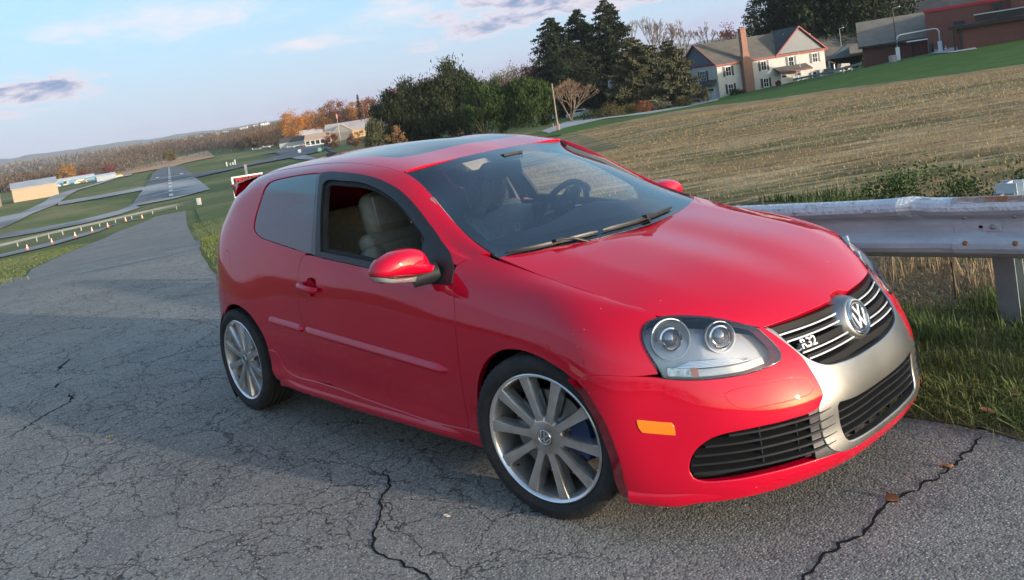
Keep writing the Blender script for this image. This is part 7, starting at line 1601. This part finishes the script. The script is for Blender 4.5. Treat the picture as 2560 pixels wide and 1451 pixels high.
for k,(az,d,c) in enumerate(((151.05,318,(.5,.52,.5)),(149.7,285,(.15,.35,.2)))):
    o=empty('notice_board',at(az,d),math.radians(60),None,('white' if k==0 else 'green')+' small notice board by the airfield drive','sign');m=MB();m.box((0,0,1.2),(1.2,.08,1.2));m.build('board',mat('board%d'%k,c,.6),o);m=MB();m.box((0,0,.4),(.1,.1,1.0));m.build('post',POSTM,o)
ut=empty('utility_pole',at(146.35,360),math.radians(60),None,'distant wooden utility pole with crossarm beside the pine','pole');m=MB();m.tube([(0,0,0),(0,0,17.5)],.16,6);m.build('pole',BARK,ut);m=MB();m.box((0,0,16.8),(2.4,.14,.14));m.build('crossarm',BARK,ut)
wsck=empty('windsock',at(148.2,415),0,None,'pink windsock above the big hangar roof','windsock');m=MB();m.tube([(0,0,0),(0,0,13.5)],.08,6);m.build('pole',METALW,wsck);m=MB();m.tube([(0,0,13.3),(.5,-.3,12.6),(.7,-.5,11.2)],[.45,.38,.25],10);m.build('sock',mat('sock_pink',(.62,.22,.18),.7),wsck,True)
# shrubs between hedge and house
for az,d,w,hh,mm,lab in((129.6,112,4.5,1.6,OLV,'low olive shrubs left of the grey conifer'),(130.6,112,4.2,1.3,YEW,'dark low shrub at the drive edge'),(127.4,112,2.2,1.6,RUST,'rust red shrub below the grey conifer'),(126.4,114,3.4,1.3,GREYG,'low grey shrub before the olive conifer'),(125.0,116,3.0,1.2,OLV,'yellowish low shrub by the garage drive'),(128.4,114,3.6,1.0,OLV,'low brownish ground shrub under the conifers')):
    blob(at(az,d),hh,w/2,1500,mm,lab,'shrubs in front of the conifers','round',0,.16,22,'shrub',catg='shrub')
# weeds and a dark twig behind the guardrail
for x,y,w,hh,lab in((-.9,5.0,1.1,.42,'low green weed clump left behind the guardrail'),(.0,5.2,1.2,.40,'bushy green weed clump in the field edge'),(.6,5.6,1.0,.34,'green weed clump further right in the field'),(1.9,6.4,1.1,.42,'brown green weeds at the right picture edge')):
    blob((x,y,float(H(x,y))),hh,w/2,3400,fol('weed_leaves',(.07,.11,.03),(.20,.19,.07),(.04,.07,.02)),lab,'weed clumps behind the guardrail','round',0,.032,26,'weed_clump',catg='weeds')
bare((.33,3.1,float(H(.33,3.1))),.62,.20,'thin dark dead stem rising behind the guardrail',None,BARK,4,.3,tw=.0016);bare((.28,2.35,float(H(.28,2.35))),.45,.16,'thin dark dead stem below the guardrail',None,BARK,3,.3,tw=.0014)
bare((2.1,6.3,float(H(2.1,6.3))),.9,.22,'dark branching weed at the right edge of the field',None,BARK,5,.25,tw=.003)

b9=Bld('shed',at(250,110),160,'pale farm building behind the viewpoint, reflected in the door','building');b9.block('wall',METALW,0,26,0,10,-1,4);b9.gable(0,26,0,10,4,7,'x',SHING,METALW,trim=None)
# ---------------- the driver ----------------
SKIN=noisy('skin',(.52,.31,.25),(.58,.36,.29),9,.5);JACK=noisy('grey_jacket',(.32,.34,.335),(.40,.415,.41),40,.9,bump=.3,bscale=60);HAIR=noisy('brown_hair',(.045,.030,.020),(.08,.055,.035),60,.6,stretch=(1,1,4));SLEEVE=noisy('dark_sleeve',(.03,.033,.038),(.05,.052,.058),30,.85,bump=.4,bscale=50)
pr=empty('person');pr.matrix_world=car.matrix_world@Matrix.Translation((-1.31,.235,-.075));tag(pr,'driver in a grey jacket leaning inwards with one hand on the steering wheel','person')
def skin(name,verts,edges,radii,m,parent,lv=2,root=0):
    me=D.meshes.new(name);me.from_pydata(verts,edges,[]);o=D.objects.new(name,me);link(o,parent);md=o.modifiers.new('skin','SKIN');
    for v,r in zip(me.skin_vertices[0].data,radii):v.radius=r if isinstance(r,tuple) else (r,r)
    for i,v in enumerate(me.skin_vertices[0].data):v.use_root=(i==root)
    md.use_smooth_shade=True;s=o.modifiers.new('sub','SUBSURF');s.levels=lv;s.render_levels=lv;me.materials.append(m);return o
# x forward, y left, z up relative to the hip point
bv=[(0,0,.64),(.01,0,.78),(.02,0,.93),(.03,-.01,1.02),(.045,-.02,1.08),(.055,-.03,1.15),
 (.02,.18,1.01),(.19,.31,.99),(.34,.285,1.075),(.395,.265,1.125),      # left arm to the wheel top
 (.02,-.18,.985),(.08,-.27,.80),(.26,-.20,.74),(.34,-.16,.75),     # right arm to the lap
 (.25,.10,.66),(.48,.12,.66),(.25,-.10,.66),(.48,-.12,.66),(.60,.12,.42),(.60,-.12,.42)]
be=[(0,1),(1,2),(2,3),(3,4),(4,5),(3,6),(6,7),(7,8),(8,9),(3,10),(10,11),(11,12),(12,13),(0,14),(14,15),(0,16),(16,17),(15,18),(17,19)]
br=[(.16,.13),(.155,.12),(.165,.115),(.13,.10),.06,.058,.082,.062,.045,.034,.082,.062,.045,.034,.085,.07,.085,.07,.055,.055]
body=skin('body',bv,be,br,JACK,pr)
# head
V=[];F=[];nu,nv=28,20;HC=Vector((.075,-.035,1.225))
for i in range(nv+1):
    ph=math.pi*i/nv
    for j in range(nu):
        th=2*math.pi*j/nu;x=math.sin(ph)*math.cos(th);y=math.sin(ph)*math.sin(th);z=math.cos(ph)
        rx,ry,rz=.098,.077,.118
        if z<0:ry*=1-.28*z*z;rx*=1-.10*z*z
        X,Y,Z=x*rx,y*ry,z*rz
        f=max(0,x)**2
        X+=f*(.024*math.exp(-(y/.16)**2)*math.exp(-((z+.18)/.20)**2))          # nose
        X-=f*.010*(math.exp(-((abs(y)-.36)/.14)**2))*math.exp(-((z-.05)/.10)**2) # eye sockets
        X+=f*.007*math.exp(-((z-.22)/.08)**2)+f*.006*math.exp(-(y/.35)**2)*math.exp(-((z+.52)/.07)**2)+f*.012*math.exp(-(y/.3)**2)*math.exp(-((z+.86)/.14)**2)
        V.append(HC+Matrix.Rotation(math.radians(-28),3,'Z')@Matrix.Rotation(math.radians(6),3,'X')@Vector((X,Y,Z)))
for i in range(nv):
    for j in range(nu):F.append((i*nu+j,i*nu+(j+1)%nu,(i+1)*nu+(j+1)%nu,(i+1)*nu+j))
Rh=Matrix.Rotation(math.radians(-28),3,'Z')@Matrix.Rotation(math.radians(6),3,'X')
head=mesh_ob('head',V,F,SKIN,pr)
for s in(-1,1):
    b=MB();b.lathe([(0,.012),(.009,.009),(.0125,0),(0,-.010)],14,'x');b.V=[tuple(HC+Rh@(Vector(v)+Vector((.078,s*.031,.008)))) for v in b.V];b.build('eye',mat('eye_white',(.6,.58,.55),.3),head,True)
    b=MB();b.lathe([(0,.0135),(.005,.0125)],10,'x');b.V=[tuple(HC+Rh@(Vector(v)+Vector((.078,s*.031,.008)))) for v in b.V];b.build('iris',mat('iris',(.03,.02,.015),.3),head,True)
    b=MB();b.tube([(.088,s*.018,.030),(.090,s*.034,.034),(.080,s*.048,.028)],[.003,.0045,.002],6);b.V=[tuple(HC+Rh@Vector(v)) for v in b.V];b.build('eyebrow',HAIR,head,True)
    b=MB();b.lathe([(0,.004),(.016,.006),(.022,0),(.016,-.004)],14,'y');b.V=[tuple(HC+Rh@(Vector((v[0],v[1]*s,v[2]*1.45))+Vector((-.004,s*.078,-.004)))) for v in b.V];b.build('ear',SKIN,head,True)
b=MB();b.tube([(.100,-.024,-.060),(.109,-.010,-.058),(.111,0,-.059),(.109,.010,-.058),(.100,.024,-.060)],[.002,.0045,.005,.0045,.002],8);b.V=[tuple(HC+Rh@Vector(v)) for v in b.V];b.build('mouth',mat('lips',(.36,.14,.12),.5),head,True)
V=[];F=[]
for i in range(13):
    ph=math.pi*.60*i/12
    for j in range(nu):
        th=2*math.pi*j/nu;x=math.sin(ph)*math.cos(th);y=math.sin(ph)*math.sin(th);z=math.cos(ph)
        lim=1 if x<.25 else max(0,1-(x-.25)*1.6)
        zz=z if x<.25 else max(z,.42*min(1,(x-.25)*2.2));k=1.09+.03*math.sin(7*th)*math.sin(5*ph)
        V.append(HC+Rh@Vector((x*.098*k*(1 if z>0 else .97),y*.077*k,zz*.118*k+.004)))
for i in range(12):
    for j in range(nu):F.append((i*nu+j,i*nu+(j+1)%nu,(i+1)*nu+(j+1)%nu,(i+1)*nu+j))
mesh_ob('hair',V,F,HAIR,pr)
# dark cuff and forearm sleeve, hand closed on the wheel
b=MB();b.tube([(.09,.24,1.0),(.19,.315,.99),(.34,.29,1.075),(.39,.27,1.12)],[.078,.068,.052,.042],12);b.build('sleeve',SLEEVE,pr,True)
def hand(base,fwd,up,side,curl,parent):
    """palm with four fingers and a thumb, each its own bent chain"""
    fwd=Vector(fwd).normalized();up=Vector(up).normalized();rt=fwd.cross(up).normalized();base=Vector(base);vs=[base,base+fwd*.045,base+fwd*.085];ed=[(0,1),(1,2)];rr=[(.028,.018),(.038,.016),(.036,.014)]
    for k in range(4):
        o=base+fwd*.088+rt*(k-1.5)*.019;L=(.030,.036,.034,.026)[k];d=fwd.copy();i0=len(vs);vs.append(o);rr.append(.0095);ed.append((2,i0))
        for s in range(3):
            ang=curl*(s+1)*.75;d=(fwd*math.cos(ang)-up*math.sin(ang));o=o+d*L*(1,.75,.6)[s];vs.append(o);ed.append((len(vs)-2,len(vs)-1));rr.append((.0088,.008,.007)[s])
    o=base+fwd*.02+rt*side*.03;i0=len(vs);vs.append(o);ed.append((0,i0));rr.append(.012);d=(fwd*.7+rt*side*.6-up*.4).normalized();vs.append(o+d*.035);ed.append((i0,i0+1));rr.append(.0105);d=(fwd*.8-up*.6).normalized();vs.append(vs[-1]+d*.030);ed.append((i0+1,i0+2));rr.append(.0085)
    return skin('hand',[tuple(v) for v in vs],ed,rr,SKIN,parent,1)
hand((.395,.262,1.13),(.72,-.15,.30),(-.25,0,.95),1,.9,pr);hand((.335,-.16,.755),(.9,.1,-.2),(0,0,1),-1,.5,pr)
m=MB();m.box((.152,.03,.975),(.004,.040,.048));lb=m.build('pocket_label',mat('label_white',(.62,.62,.60),.6),pr);lb.rotation_euler=(0,0,0)
m=MB();m.box((.1555,.03,.975),(.002,.022,.026));m.build('label_patch',mat('label_orange',(.65,.22,.05),.6),lb)
